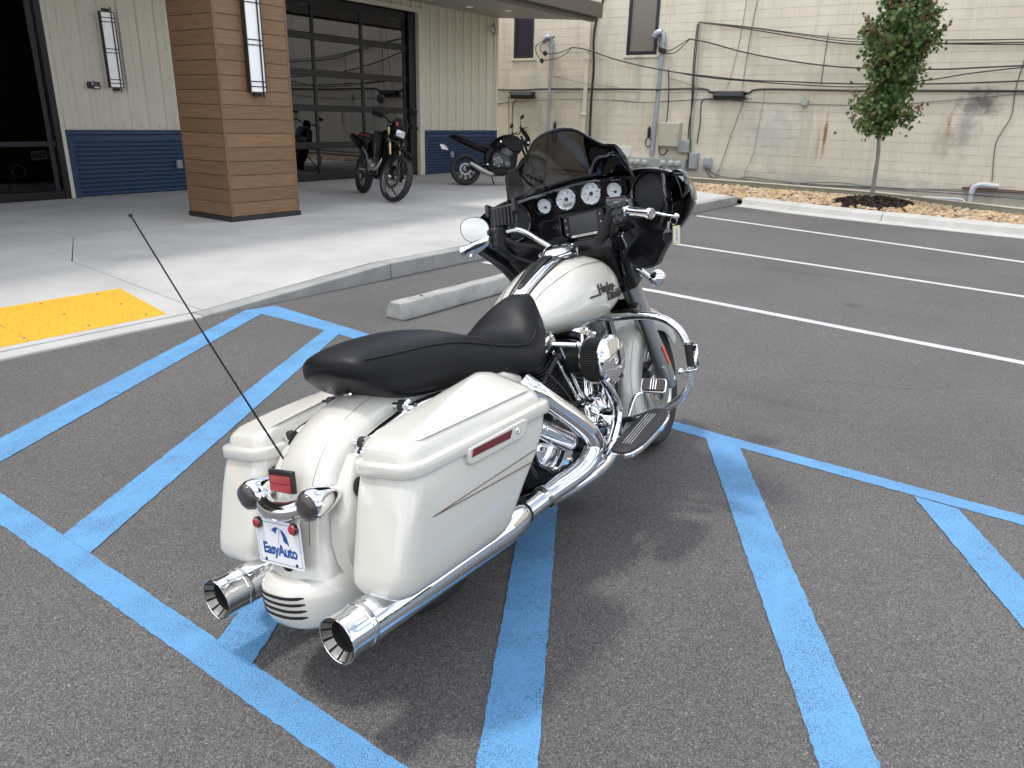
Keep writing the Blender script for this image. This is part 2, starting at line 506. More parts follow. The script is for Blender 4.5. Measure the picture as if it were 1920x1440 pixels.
class MB:
    """collects shapes into one mesh; T maps every point when built"""
    def __init__(s):
        s.v, s.f, s.mi = [], [], []
        s.cur = 0
    def mat(s, i):
        s.cur = i
        return s
    def add(s, vs, fs):
        o = len(s.v)
        s.v += [tuple(p) for p in vs]
        s.f += [tuple(i + o for i in f) for f in fs]
        s.mi += [s.cur] * len(fs)
        return s
    def box(s, x0, x1, y0, y1, z0, z1, mtx=None):
        vs = [Vector((x, y, z)) for z in (z0, z1) for y in (y0, y1) for x in (x0, x1)]
        if mtx is not None: vs = [mtx @ p for p in vs]
        return s.add(vs, [(0, 2, 3, 1), (4, 5, 7, 6), (0, 1, 5, 4), (2, 6, 7, 3), (0, 4, 6, 2), (1, 3, 7, 5)])
    def obox(s, c, size, rot=(0, 0, 0)):
        from mathutils import Euler
        mt = Matrix.Translation(c) @ Euler(rot).to_matrix().to_4x4()
        a, b_, d = size[0] / 2, size[1] / 2, size[2] / 2
        return s.box(-a, a, -b_, b_, -d, d, mt)
    def beam(s, p, q, w, h, up=(0, 0, 1)):
        """a rectangular bar from p to q, w wide and h high"""
        p, q = Vector(p), Vector(q)
        d = (q - p).normalized()
        sd = d.cross(Vector(up)).normalized()
        u = sd.cross(d)
        vs = [e + sd * a * w / 2 + u * b_ * h / 2 for e in (p, q) for b_ in (-1, 1) for a in (-1, 1)]
        return s.add(vs, [(0, 1, 3, 2), (4, 6, 7, 5), (0, 4, 5, 1), (2, 3, 7, 6), (0, 2, 6, 4), (1, 5, 7, 3)])
    def rings(s, rings, cap=True, closed=False):
        n = len(rings[0])
        vs = [p for r_ in rings for p in r_]
        fs = []
        k = len(rings)
        for i in range(k if closed else k - 1):
            j = (i + 1) % k
            for a in range(n):
                b_ = (a + 1) % n
                fs.append((i * n + a, i * n + b_, j * n + b_, j * n + a))
        if cap and not closed:
            fs.append(tuple(range(n - 1, -1, -1)))
            fs.append(tuple((k - 1) * n + a for a in range(n)))
        return s.add(vs, fs)
    def tube(s, pts, r, n=12, cap=True, closed=False, flat=1.0):
        pts = [Vector(p) for p in pts]
        k = len(pts)
        rr = r if isinstance(r, (list, tuple)) else [r] * k
        rings = []
        a = None
        for i in range(k):
            if closed: d = pts[(i + 1) % k] - pts[i - 1]
            else: d = pts[min(i + 1, k - 1)] - pts[max(i - 1, 0)]
            if d.length < 1e-9: d = Vector((0, 0, 1))
            d.normalize()
            if a is None: a, b_, _ = frame_from(d)
            else:
                a = (a - d * a.dot(d)).normalized()
            b_ = d.cross(a)
            rings.append([pts[i] + a * math.cos(t) * rr[i] + b_ * math.sin(t) * rr[i] * flat for t in [2 * math.pi * j / n for j in range(n)]])
        return s.rings(rings, cap, closed)
    def cyl(s, p, q, r, n=20, r2=None):
        return s.tube([p, q], [r, r if r2 is None else r2], n)
    def lathe(s, p, d, prof, n=28, cap=True, up=None):
        """prof: list of (distance along d, radius)"""
        a, b_, d = frame_from(d)
        p = Vector(p)
        rings = [[p + d * h + a * math.cos(t) * r_ + b_ * math.sin(t) * r_ for t in [2 * math.pi * j / n for j in range(n)]] for h, r_ in prof]
        return s.rings(rings, cap)
    def prism(s, poly, h, mtx=None):
        """poly in xy, extruded 0..h in z"""
        k = len(poly)
        vs = [Vector((x, y, 0)) for x, y in poly] + [Vector((x, y, h)) for x, y in poly]
        if mtx is not None: vs = [mtx @ p for p in vs]
        fs = [tuple(range(k - 1, -1, -1)), tuple(range(k, 2 * k))] + [(i, (i + 1) % k, k + (i + 1) % k, k + i) for i in range(k)]
        return s.add(vs, fs)
    def ball(s, c, r, n=16, m_=10, sc=(1, 1, 1)):
        c = Vector(c)
        rings = [[c + Vector((r * sc[0] * math.sin(p) * math.cos(t), r * sc[1] * math.sin(p) * math.sin(t), r * sc[2] * math.cos(p))) for t in [2 * math.pi * j / n for j in range(n)]] for p in [math.pi * (i + 0.02) / (m_ + 0.04) for i in range(m_ + 1)]]
        return s.rings(rings)
    def build(s, name, mats, parent=None, T=None, smooth=35, bevel=0, seg=2, sub=0, solid=0, auto=None):
        vs = [T @ Vector(p) for p in s.v] if isinstance(T, Matrix) else ([T(Vector(p)) for p in s.v] if T else s.v)
        me = bpy.data.meshes.new(name)
        me.from_pydata([tuple(p) for p in vs], [], s.f)
        mats = mats if isinstance(mats, (list, tuple)) else [mats]
        for mm in mats: me.materials.append(MATS[mm])
        if len(mats) > 1: me.polygons.foreach_set('material_index', s.mi)
        bm = bmesh.new()
        bm.from_mesh(me)
        bmesh.ops.recalc_face_normals(bm, faces=bm.faces)
        bm.to_mesh(me)
        bm.free()
        if smooth:
            me.polygons.foreach_set('use_smooth', [True] * len(me.polygons))
            me.set_sharp_from_angle(angle=R(smooth))
        o = link(name, me, parent)
        if bevel:
            b_ = o.modifiers.new('bevel', 'BEVEL')
            b_.width, b_.segments = bevel, seg
            b_.limit_method = 'ANGLE'
            b_.angle_limit = R(40)
            b_.harden_normals = False
        if sub:
            b_ = o.modifiers.new('sub', 'SUBSURF')
            b_.levels = b_.render_levels = sub
        if solid:
            b_ = o.modifiers.new('solid', 'SOLIDIFY')
            b_.thickness = solid
            b_.offset = 0
        return o

def smooth_path(pts, per=6, closed=False):
    """Catmull-Rom through pts"""
    pts = [Vector(p) for p in pts]
    n = len(pts)
    out = []
    for i in range(n if closed else n - 1):
        if closed: p0, p1, p2, p3 = pts[i - 1], pts[i], pts[(i + 1) % n], pts[(i + 2) % n]
        else: p0, p1, p2, p3 = pts[max(i - 1, 0)], pts[i], pts[i + 1], pts[min(i + 2, n - 1)]
        for k in range(per):
            t = k / per
            out.append(0.5 * ((2 * p1) + (p2 - p0) * t + (2 * p0 - 5 * p1 + 4 * p2 - p3) * t * t + (3 * p1 - p0 - 3 * p2 + p3) * t ** 3))
    if not closed: out.append(pts[-1])
    return out

def interp(tab, x):
    """tab rows (x, a, b, ...) sorted by x: smooth interpolation of the columns"""
    if x <= tab[0][0]: return tab[0][1:]
    if x >= tab[-1][0]: return tab[-1][1:]
    for i in range(len(tab) - 1):
        if tab[i][0] <= x <= tab[i + 1][0]:
            p0, p1, p2, p3 = tab[max(i - 1, 0)], tab[i], tab[i + 1], tab[min(i + 2, len(tab) - 1)]
            t = (x - p1[0]) / (p2[0] - p1[0])
            res = []
            for k in range(1, len(p1)):
                m1 = (p2[k] - p0[k]) / (p2[0] - p0[0]) * (p2[0] - p1[0])
                m2 = (p3[k] - p1[k]) / (p3[0] - p1[0]) * (p2[0] - p1[0])
                res.append((2 * t ** 3 - 3 * t * t + 1) * p1[k] + (t ** 3 - 2 * t * t + t) * m1 + (-2 * t ** 3 + 3 * t * t) * p2[k] + (t ** 3 - t * t) * m2)
            return res

def text_mesh(body, size, depth, bold=0.0, shear=0.0, space=1.0):
    cu = bpy.data.curves.new('lettering', 'FONT')
    cu.body = body
    cu.size = size
    cu.extrude = depth
    cu.offset = bold
    cu.shear = shear
    cu.space_character = space
    cu.align_x, cu.align_y = 'CENTER', 'CENTER'
    cu.resolution_u = 3
    o = bpy.data.objects.new('lettering', cu)
    COL.objects.link(o)
    bpy.context.view_layer.update()
    me = bpy.data.meshes.new_from_object(o.evaluated_get(bpy.context.evaluated_depsgraph_get()))
    vs, fs = [tuple(v.co) for v in me.vertices], [tuple(p.vertices) for p in me.polygons]
    bpy.data.objects.remove(o)
    return vs, fs

def write(name, body, size, mat, parent, mtx, depth=0.0006, bold=0.0, shear=0.0, space=1.0, T=None):
    vs, fs = text_mesh(body, size, depth, bold, shear, space)
    mb = MB()
    mb.add([mtx @ Vector(p) for p in vs], fs)
    return mb.build(name, mat, parent, T=T, smooth=0)

def plane_mtx(o, xdir, ydir):
    """local x,y axes to world; z = x cross y"""
    x = Vector(xdir).normalized()
    y = Vector(ydir)
    y = (y - x * y.dot(x)).normalized()
    z = x.cross(y)
    mt = Matrix((x, y, z)).transposed().to_4x4()
    mt.translation = o
    return mt

# ================================================================== SETTING
def sheet(name, polys, mat, z, kind='structure', parent=None, label=None):
    mb = MB()
    for p in polys:
        mb.add([(x, y, z) for x, y in p], [tuple(range(len(p)))])
    o = mb.build(name, mat, parent, smooth=0)
    if kind: o['kind'] = kind
    return o

g = MB().add([(-260, -260, 0), (260, -260, 0), (260, 260, 0), (-260, 260, 0)], [(0, 1, 2, 3)]).build('asphalt_ground', 'asphalt', smooth=0)
g['kind'] = 'structure'

# painted lines of the accessible bay (blue) and the stalls (white)
srn = random.Random(77)
def stripe(name, pts, mat, z=0.0022):
    # edges wander by a few millimetres as sprayed paint on coarse paving does
    out = []
    n_ = len(pts)
    for i in range(n_):
        a, b_ = Vector(pts[i]), Vector(pts[(i + 1) % n_])
        L = (b_ - a).length
        k = max(1, int(L / 0.022))
        nn = Vector((-(b_ - a).y, (b_ - a).x)).normalized()
        for j in range(k):
            p = a.lerp(b_, j / k)
            w = noise.noise(Vector((p.x * 9, p.y * 9, i))) * 0.0016 + srn.uniform(-1, 1) * 0.0026
            out.append(tuple(p + nn * w) if 0 < j else tuple(p))
    return sheet(name, [out], mat, z)
BX0, BX1 = 0.93, 1.03
blue = [
    [(0.925, 12), (0.925, -6), (1.025, -6), (1.03, 3.9)] if 0 else [(0.925, 4.6), (0.925, -4), (1.022, -4), (1.035, 4.6)],
    [(3.45, 5.16), (3.45, -5), (3.55, -5), (3.56, 1.0), (3.68, 4.2), (3.75, 5.165)],
]
stripe('blue_line', [(0.925, 4.9), (0.925, -4), (1.022, -4), (1.035, 4.9)], 'blue_paint')
stripe('blue_line', [(3.40, -5), (3.50, -5), (3.555, 1.0), (3.60, 2.2), (3.69, 3.75), (3.80, 5.12), (3.56, 5.17), (3.565, 4.4), (3.545, 3.6), (3.46, 1.2)], 'blue_paint')
# hatching: quads between the two long lines
for q in ([(1.03, 3.575), (1.03, 3.80), (3.57, 5.18), (3.565, 4.98)],
          [(1.03, 2.585), (1.03, 2.79), (3.56, 4.235), (3.60, 4.10)],
          [(1.02, 1.63), (1.02, 1.80), (3.52, 3.19), (3.55, 3.03)],
          [(1.02, 0.635), (1.02, 0.815), (3.49, 2.24), (3.52, 2.10)],
          [(1.02, -0.36), (1.02, -0.18), (3.46, 1.215), (3.465, 1.04)],
          [(1.02, -1.30), (1.02, -1.12), (3.44, 0.245), (3.43, 0.07)],
          [(1.02, -2.24), (1.02, -2.06), (3.42, -0.72), (3.41, -0.90)]):
    stripe('blue_hatch_line', q, 'blue_paint', 0.0038)
for q in ([(6.50, 5.05), (6.60, 5.05), (6.54, 2.9), (6.19, -0.04), (5.75, -4), (5.65, -4), (6.09, -0.04), (6.44, 2.9)],
          [(9.30, 4.6), (9.40, 4.6), (9.36, 3.95), (8.80, 0.09), (8.20, -4), (8.10, -4), (8.70, 0.09), (9.26, 3.95)],
          [(12.42, 5.02), (12.54, 5.02), (11.20, 0.2), (10.0, -4), (9.88, -4), (11.07, 0.2)]):
    stripe('white_line', q, 'white_paint')

# loose grit lying on the paving
gm = MB()
for i in range(900):
    x, y = srn.uniform(0.3, 9), srn.uniform(-2.5, 5.0)
    s = srn.uniform(0.0015, 0.0042)
    gm.add([(x + s * math.cos(a), y + s * 0.8 * math.sin(a), 0.001) for a in (0, 1.4, 2.9, 4.4)] + [(x, y, s * 1.1 + 0.001)], [(0, 1, 4), (1, 2, 4), (2, 3, 4), (3, 0, 4)])
tag(gm.build('grit', 'concrete_light', smooth=0), kind='stuff')

# ---- pavement: kerb, ramp, slabs
def zk(x): return 0.018 if x < 3.2 else (0.15 if x > 5.25 else 0.018 + 0.132 * (x - 3.2) / 2.05)
pav = thing('sidewalk', None, None)
pav['kind'] = 'structure'
def slab(name, poly, mat, parent, zf, base=-0.02):
    mb = MB()
    n = len(poly)
    top = [(x, y, zf(x, y)) for x, y in poly]
    bot = [(x, y, base) for x, y in poly]
    mb.add(top + bot, [tuple(range(n)), tuple(range(2 * n - 1, n - 1, -1))] + [(i, n + i, n + (i + 1) % n, (i + 1) % n) for i in range(n)])
    return mb.build(name, mat, parent, smooth=0, bevel=0.012 if 'kerb' in name else 0.004, seg=2)
flat = lambda x, y: 0.15
xs = [-8, -3, 0.2, 3.2, 5.25, 8.3, 11.4, 14.95]
for a, b_ in zip(xs, xs[1:]):
    slab('kerb', [(a + 0.004, 5.2), (b_ - 0.004, 5.2), (b_ - 0.004, 5.355), (a + 0.004, 5.355)], 'concrete_kerb' if a >= 3.2 else 'concrete', pav, lambda x, y: zk(x))
G = 0.006
slab('ramp_slab', [(-8, 5.36), (3.28, 5.36), (3.28, 7.42), (-8, 7.46)], 'concrete', pav, lambda x, y: 0.018 + (y - 5.3) / 2.12 * 0.132)
slab('flare_slab', [(3.28 + G, 5.36), (5.12, 5.36), (3.28 + G, 7.41)], 'concrete', pav, lambda x, y: 0.024 + 0.126 * max(0, min(1, (x - 3.286) / 1.834 + (y - 5.36) / 2.05)))
for poly in (
    [(3.288, 7.42), (5.128, 5.36), (8.3 - G, 5.36), (8.3 - G, 8.8), (3.954, 8.8)],
    [(8.3 + G, 5.36), (11.6 - G, 5.36), (11.6 - G, 8.8), (8.3 + G, 8.8)],
    [(11.6 + G, 5.36), (14.96, 5.36), (15.3, 6.0), (15.9, 7.4), (16.3, 8.8), (11.6 + G, 8.8)],
    [(-8, 7.47), (3.282, 7.43), (3.948, 8.80), (4.1, 11.05), (-8, 11.05)],
    [(3.95 + G, 8.81), (8.3 - G, 8.81), (8.3 - G, 12.58), (4.2, 12.58), (4.11, 11.05)],
    [(8.3 + G, 8.81), (12.6 - G, 8.81), (12.6 - G, 12.9), (8.3 + G, 12.9)],
    [(12.6 + G, 8.81), (16.3, 8.81), (16.85, 10.2), (16.85, 12.9), (12.6 + G, 12.9)],
    [(-8, 11.06), (4.1, 11.06), (4.19, 12.9), (-8, 12.9)]):
    slab('slab', poly, 'concrete', pav, flat)
slab('slab_bed', [(-8, 5.4), (14.9, 5.4), (16.2, 9), (16.8, 12.9), (-8, 12.9)], 'concrete_kerb', pav, lambda x, y: 0.012)

# tactile paving plate: yellow with staggered domes
tp = thing('tactile_paving', 'yellow tactile warning plate with raised domes set in the kerb ramp', 'tactile paving', (0, 0, 0))
def zr(y): return 0.018 + (y - 5.3) / 2.12 * 0.132 + 0.004
mb = MB()
for x0, x1 in ((-2.5, -1.60), (-1.596, -0.69), (-0.686, 0.22), (0.224, 1.13), (1.134, 2.04), (2.044, 3.03)):
    mb2 = MB()
    q = [(x0, 5.43), (x1, 5.43), (x1 + 0.02 if x1 < 3 else 3.13, 6.30), (x0 + (0.02 if x0 > -2.5 else 0), 6.30)]
    mb2.add([(x, y, zr(y)) for x, y in q] + [(x, y, zr(y) - 0.015) for x, y in q], [(0, 1, 2, 3), (0, 4, 5, 1), (1, 5, 6, 2), (2, 6, 7, 3), (3, 7, 4, 0)])
    mb2.build('plate', 'tactile_yellow', tp, smooth=0, bevel=0.002)
dm = MB(); bl = MB()
j = 0
y = 5.47
while y < 6.28:
    x = 0.6 + (0.03 if j % 2 else 0)
    while x < 3.0 + (y - 5.43) * 0.10:
        if (round(x / 0.06) + j) % 2 == 0:
            dm.lathe((x, y, zr(y)), (0, 0, 1), [(0, 0.017), (0.003, 0.015), (0.006, 0.009), (0.0065, 0.002)], 8, cap=False)
        x += 0.06
    y += 0.06; j += 1
for x in [0.75 + 0.43 * i for i in range(6)]:
    for y in (5.5, 5.86, 6.22):
        bl.lathe((x, y, zr(y)), (0, 0, 1), [(0, 0.012), (0.006, 0.011), (0.008, 0.004)], 8)
o = dm.build('dome', 'tactile_yellow', tp); o['kind'] = 'stuff'
o = bl.build('bolt', 'bolt_metal', tp); o['kind'] = 'stuff'

# wheel stop
ws = thing('wheel_stop', 'weathered concrete wheel stop lying in front of the pavement kerb', 'wheel stop', (5.07, 4.08, 0), R(0.5))
prof = [(-0.10, 0), (0.10, 0), (0.10, 0.055), (0.055, 0.135), (-0.055, 0.135), (-0.10, 0.055)]
mb = MB()
ringset = []
for i in range(25):
    x = -0.93 + 1.86 * i / 24
    ringset.append([(x, py * (1 + 0.015 * math.sin(x * 9 + k)), pz * (1 + 0.02 * math.sin(x * 13 + k * 2))) for k, (py, pz) in enumerate(prof)])
mb.rings(ringset)
mb.build('body', 'wheelstop_concrete', ws, bevel=0.012, seg=3, smooth=50)
mb = MB()
for x in (-0.62, 0.62): MB().lathe((x, 0, 0.134), (0, 0, 1), [(0, 0.016), (0.006, 0.015), (0.007, 0.004)], 12).build('anchor_pin', 'rust', ws)
pass

# right-hand kerb, planting bed, low wall
KL = [(5.0, 14.90), (3.86, 14.50), (2.5, 14.24), (0.34, 13.98), (-1.5, 13.72), (-4.5, 13.3), (-9, 12.7)]      # (y, x) of the kerb face
def kx(y):
    if y > KL[0][0]: return KL[0][1]
    for (y0, x0), (y1, x1) in zip(KL, KL[1:]):
        if y1 <= y <= y0: return x0 + (x1 - x0) * (y0 - y) / (y0 - y1)
    return KL[-1][1]
kb = thing('planter_kerb', None, None); kb['kind'] = 'structure'
cuts = [5.1, 2.42, -0.7, -3.8, -9]
for a, c_ in zip(cuts, cuts[1:]):
    rs = []
    k = 8
    for i in range(k + 1):
        y = (a - 0.006) + (c_ + 0.012 - a) * i / k
        x = kx(y)
        rs.append([(x - 0.42, y, -0.02), (x - 0.42, y, 0.010), (x - 0.03, y, 0.006), (x, y, 0.012), (x + 0.035, y, 0.10), (x + 0.075, y, 0.125), (x + 0.33, y, 0.135), (x + 0.35, y, -0.02)])
    MB().rings(rs).build('kerb_stone', 'concrete_light', kb, smooth=25)
WL = [(13.5, 17.05), (6.0, 16.9), (4.4, 16.72), (3.1, 16.62), (0.45, 15.22), (-2.0, 14.7), (-9, 14.0)]           # (y, x) of the low wall's near face
def wx(y):
    for (y0, x0), (y1, x1) in zip(WL, WL[1:]):
        if y1 <= y <= y0: return x0 + (x1 - x0) * (y0 - y) / (y0 - y1)
    return WL[0][1] if y > 13 else WL[-1][1]
lw = thing('low_wall', 'low concrete retaining edge with a pale top behind the river rocks', 'low wall')
rs, rc = [], []
for i in range(41):
    y = 13.5 - 22.5 * i / 40
    x = wx(y)
    rs.append([(x, y, -0.02), (x, y, 0.285), (x + 0.12, y, 0.285), (x + 0.12, y, -0.4)])
    rc.append([(x - 0.008, y, 0.285), (x - 0.008, y, 0.30), (x + 0.128, y, 0.303), (x + 0.128, y, 0.285)])
MB().rings(rs).build('wall_face', 'cap_face_shade', lw, smooth=25)
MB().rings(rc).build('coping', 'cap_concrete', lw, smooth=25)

def bed_z(x, y):
    t = (x - kx(min(y, 5)) - 0.33) / max(0.2, wx(y) - kx(min(y, 5)) - 0.33)
    t = max(0, min(1, t))
    m_ = math.exp(-(((x - 15.45) / 0.8) ** 2 + ((y - 2.85) / 0.8) ** 2))
    return 0.09 + 0.08 * math.sin(t * 1.7) + 0.10 * m_
def bed_x0(y): return kx(y) + 0.34 if y < 5.0 else (15.0 + (y - 5.0) * 0.37)
rows = []
for i in range(60):
    y = 12.5 - 21 * i / 59
    rows.append([(bed_x0(y) + (wx(y) - bed_x0(y)) * k / 10, y, bed_z(bed_x0(y) + (wx(y) - bed_x0(y)) * k / 10, y) - 0.03) for k in range(11)])
mb = MB()
mb.add([p for r_ in rows for p in r_], [(i * 11 + k, i * 11 + k + 1, (i + 1) * 11 + k + 1, (i + 1) * 11 + k) for i in range(59) for k in range(10)])
o = mb.build('planting_bed_soil', 'mulch'); o['kind'] = 'structure'

# river rocks
rnd = random.Random(11)
rock_meshes = []
for k in range(8):
    mb = MB()
    sc = (rnd.uniform(0.8, 1.3), rnd.uniform(0.65, 0.95), rnd.uniform(0.45, 0.65))
    mb.ball((0, 0, 0), 0.05, 8, 5, sc)
    mb.v = [tuple(Vector(p) * (1 + 0.22 * noise.noise(Vector(p) * 22 + Vector((k * 5, 0, 0))))) for p in mb.v]
    rock_meshes.append(mb)
spots = []
for i in range(6500):
    y = rnd.uniform(-3.5, 12.0)
    x = rnd.uniform(bed_x0(y) + 0.02, wx(y) - 0.02)
    d = ((x - 15.38) / 0.62) ** 2 + ((y - 2.80) / 0.68) ** 2
    if d < 0.9 + 0.25 * rnd.random(): continue
    spots.append((x, y))
cam_d = lambda s: (s[0] ** 2 + s[1] ** 2)
vis = [s for s in spots if -0.6 < s[1]]
vis.sort(key=cam_d)
single = set(vis[::5][:290]) if 0 else set(vis[:290])
rock_me = []
for k, mb in enumerate(rock_meshes):
    o = mb.build('river_rock', 'rock')
    rock_me.append(o.data)
    bpy.data.objects.remove(o)
stuff = MB()
for s in spots:
    k = rnd.randrange(8)
    rz, tx, ty = rnd.uniform(0, 6.28), rnd.uniform(-0.4, 0.4), rnd.uniform(-0.4, 0.4)
    sc = rnd.uniform(0.65, 1.3)
    zz = bed_z(*s) + rnd.uniform(-0.015, 0.02)
    if s in single:
        o = link('river_rock', rock_me[k])
        o.location = (s[0], s[1], zz)
        o.rotation_euler = (tx, ty, rz)
        o.scale = (sc, sc, sc)
        tag(o, 'tan and brown river rock in the bed along the pale kerb', 'rock', 'river rocks in the planting bed')
    else:
        from mathutils import Euler
        mt = Matrix.Translation((s[0], s[1], zz)) @ Euler((tx, ty, rz)).to_matrix().to_4x4() @ Matrix.Scale(sc, 4)
        stuff.add([mt @ Vector(p) for p in rock_meshes[k].v], rock_meshes[k].f)
o = stuff.build('river_rocks', 'rock'); tag(o, kind='stuff')

# mulch ring
mb = MB()
for i in range(2600):
    a, q = rnd.uniform(0, 6.28), math.sqrt(rnd.random())
    x, y = 15.38 + 0.66 * q * math.cos(a), 2.80 + 0.74 * q * math.sin(a)
    h = bed_z(x, y) + 0.05 * (1 - q * q)
    c_ = Vector((x, y, h + rnd.uniform(-0.01, 0.012)))
    d = Vector((rnd.uniform(-1, 1), rnd.uniform(-1, 1), rnd.uniform(-0.4, 0.5))).normalized() * rnd.uniform(0.015, 0.04)
    w = d.cross(Vector((rnd.uniform(-1, 1), rnd.uniform(-1, 1), 1))).normalized() * 0.008
    mb.add([c_ - d - w, c_ + d - w, c_ + d + w, c_ - d + w], [(0, 1, 2, 3)])
prev = None
rg = []
for k in range(7):
    q = 1 - k / 6
    rg.append([(15.38 + 0.66 * q * math.cos(t), 2.80 + 0.74 * q * math.sin(t), bed_z(15.38 + 0.66 * q * math.cos(t), 2.80 + 0.74 * q * math.sin(t)) + 0.045 * (1 - q * q) - 0.008) for t in [2 * math.pi * j / 28 for j in range(28)]])
mb.rings(rg, cap=False)
o = mb.build('bark_mulch', 'mulch', smooth=0); tag(o, kind='stuff')

# ---- young maple
TX, TY = 15.45, 2.85
tree = thing('maple_tree', 'young green maple with reddish shoot tips growing from the mulch ring', 'tree', (TX, TY, 0.20))
rt_ = random.Random(5)
trunk_pts = [Vector((0, 0, -0.05)), Vector((0, 0.015, 0.35)), Vector((0.01, 0.03, 0.8)), Vector((0, 0.075, 1.3)), Vector((0.01, 0.04, 1.9)), Vector((0, 0.02, 2.6)), Vector((-0.01, -0.04, 3.3)), Vector((0, -0.07, 3.8)), Vector((0, -0.08, 4.2))]
wood = MB()
sp = smooth_path(trunk_pts, 4)
wood.tube(sp, [0.042 * (1 - 0.82 * i / len(sp)) * (1 + 0.08 * math.sin(i * 2.3)) for i in range(len(sp))], 12)
# crown outline: (height above root, radius)
outline = [(1.15, 0.10), (1.35, 0.28), (1.60, 0.50), (1.80, 0.45), (1.98, 0.27), (2.2, 0.36), (2.5, 0.52), (2.8, 0.56), (3.1, 0.48), (3.4, 0.36), (3.8, 0.24), (4.2, 0.12), (4.4, 0.04)]
leaves = MB()
leaf_shape = [(0, 0), (0.20, 0.16), (0.50, 0.22), (0.30, 0.45), (0.42, 0.80), (0.12, 0.62), (0, 1.05), (-0.12, 0.62), (-0.42, 0.80), (-0.30, 0.45), (-0.50, 0.22), (-0.20, 0.16)]
def leaf(c_, d, size, mi):
    d = Vector(d).normalized()
    sdv = d.cross(Vector((rt_.uniform(-1, 1), rt_.uniform(-1, 1), rt_.uniform(-0.3, 1)))).normalized()
    nn = sdv.cross(d)
    leaves.mat(mi)
    vs = [c_ + sdv * x * size + d * y * size + nn * (-0.12 * size * abs(x) * 2) for x, y in leaf_shape]
    leaves.add(vs, [(0, 1, 3, 5, 6, 7, 9, 11), (1, 2, 3), (3, 4, 5), (7, 8, 9), (9, 10, 11)])
for bi in range(74):
    h = 1.20 + 2.85 * (bi / 73) ** 0.95
    ang = bi * 2.399 + rt_.uniform(-0.3, 0.3)
    rad = interp(outline, min(h + 0.25, 4.35))[0] * rt_.uniform(0.62, 1.22)
    base = Vector((0, interp([(p.z, p.y) for p in trunk_pts], h)[0], h))
    tip = base + Vector((math.cos(ang) * rad, math.sin(ang) * rad, rt_.uniform(0.18, 0.45)))
    mid = base.lerp(tip, 0.5) + Vector((0, 0, -0.03))
    bp = smooth_path([base, mid, tip], 4)
    wood.tube(bp, [0.011 * (1 - 0.8 * i / len(bp)) for i in range(len(bp))], 5, cap=False)
    nl = int(60 + 230 * rad)
    for k in range(nl):
        t = rt_.random() ** 0.75
        p = base.lerp(tip, t)
        spread = 0.05 + 0.085 * math.sin(min(1, t * 1.1) * 2.6)
        p = p + Vector((rt_.gauss(0, spread), rt_.gauss(0, spread), rt_.gauss(0, spread * 0.8)))
        red = 1 if (t > 0.80 and rt_.random() < 0.20) or rt_.random() < 0.008 else 0
        leaf(p, (rt_.uniform(-0.6, 0.6), rt_.uniform(-0.6, 0.6), rt_.uniform(-1.0, 0.1)), rt_.uniform(0.06, 0.105), red)
    # a shoot beyond the crown, reddish leaves
    if rt_.random() < 0.65:
        tip2 = tip + Vector((math.cos(ang) * 0.16, math.sin(ang) * 0.16, 0.16))
        wood.tube([tip, tip2], [0.003, 0.0015], 4, cap=False)
        for k in range(12):
            p = tip.lerp(tip2, rt_.uniform(0.2, 1.05)) + Vector([rt_.gauss(0, 0.025) for _ in range(3)])
            leaf(p, (rt_.uniform(-1, 1), rt_.uniform(-1, 1), rt_.uniform(-1, 0.2)), rt_.uniform(0.045, 0.075), 1 if rt_.random() < 0.65 else 0)
wood.build('trunk', 'bark', tree)
leaves.build('crown', ['leaf_green', 'leaf_red'], tree, smooth=0)

# ================================================================== BLOCK-WALL BUILDING
WXX = 18.9
far = thing('block_building', 'cream painted concrete block building running behind the lot', 'building', (WXX, 4, 0))
far_off = Matrix.Translation((-WXX, -4, 0))
wins = [(12.908, 13.575, 3.085, 4.322), (9.126, 9.981, 3.094, 5.108)]
mb = MB()
mb.box(WXX, WXX + 0.5, -14, 16.5, -0.4, 6.2)
# openings are shown by the deeper window boxes set 3 cm behind the block faces
mb.build('wall_core', 'block_paint', far, T=far_off, smooth=0)
BL, BH, J = 0.406, 0.2, 0.0045
cells = []
for r_ in range(0, 31):
    z = 0.0 + r_ * BH
    off = 0 if r_ % 2 else BL / 2
    k0 = -34
    for k in range(k0, 41):
        y0 = k * BL + off
        if y0 > 16: continue
        cells.append((y0, z))
def clip(y0, y1, z0, z1):
    """block minus windows -> list of rects"""
    out = [(y0, y1, z0, z1)]
    for (a, b_, c_, d) in wins:
        nw = []
        for (p, q, r_, s) in out:
            if q <= a or p >= b_ or s <= c_ or r_ >= d: nw.append((p, q, r_, s)); continue
            if p < a: nw.append((p, a, r_, s))
            if q > b_: nw.append((b_, q, r_, s))
            if s > d: nw.append((max(p, a), min(q, b_), d, s))
            if r_ < c_: nw.append((max(p, a), min(q, b_), r_, c_))
        out = nw
    return [o_ for o_ in out if o_[1] - o_[0] > 0.02 and o_[3] - o_[2] > 0.02]
rb = random.Random(3)
near = sorted([c_ for c_ in cells if -0.1 < c_[0] < 8.0 and 0.15 < c_[1] < 4.2], key=lambda c_: (c_[0], c_[1]))[:298]
nearset = set(near)
bmesh_block = MB()
bmesh_block.box(-0.012, 0.0, 0.0008, BL - 0.0008, J / 2, BH - J / 2)
blk = bmesh_block.build('block', 'block_paint', far, smooth=0, bevel=0.003, seg=1)
blk_me = blk.data
bpy.data.objects.remove(blk)
rest = MB()
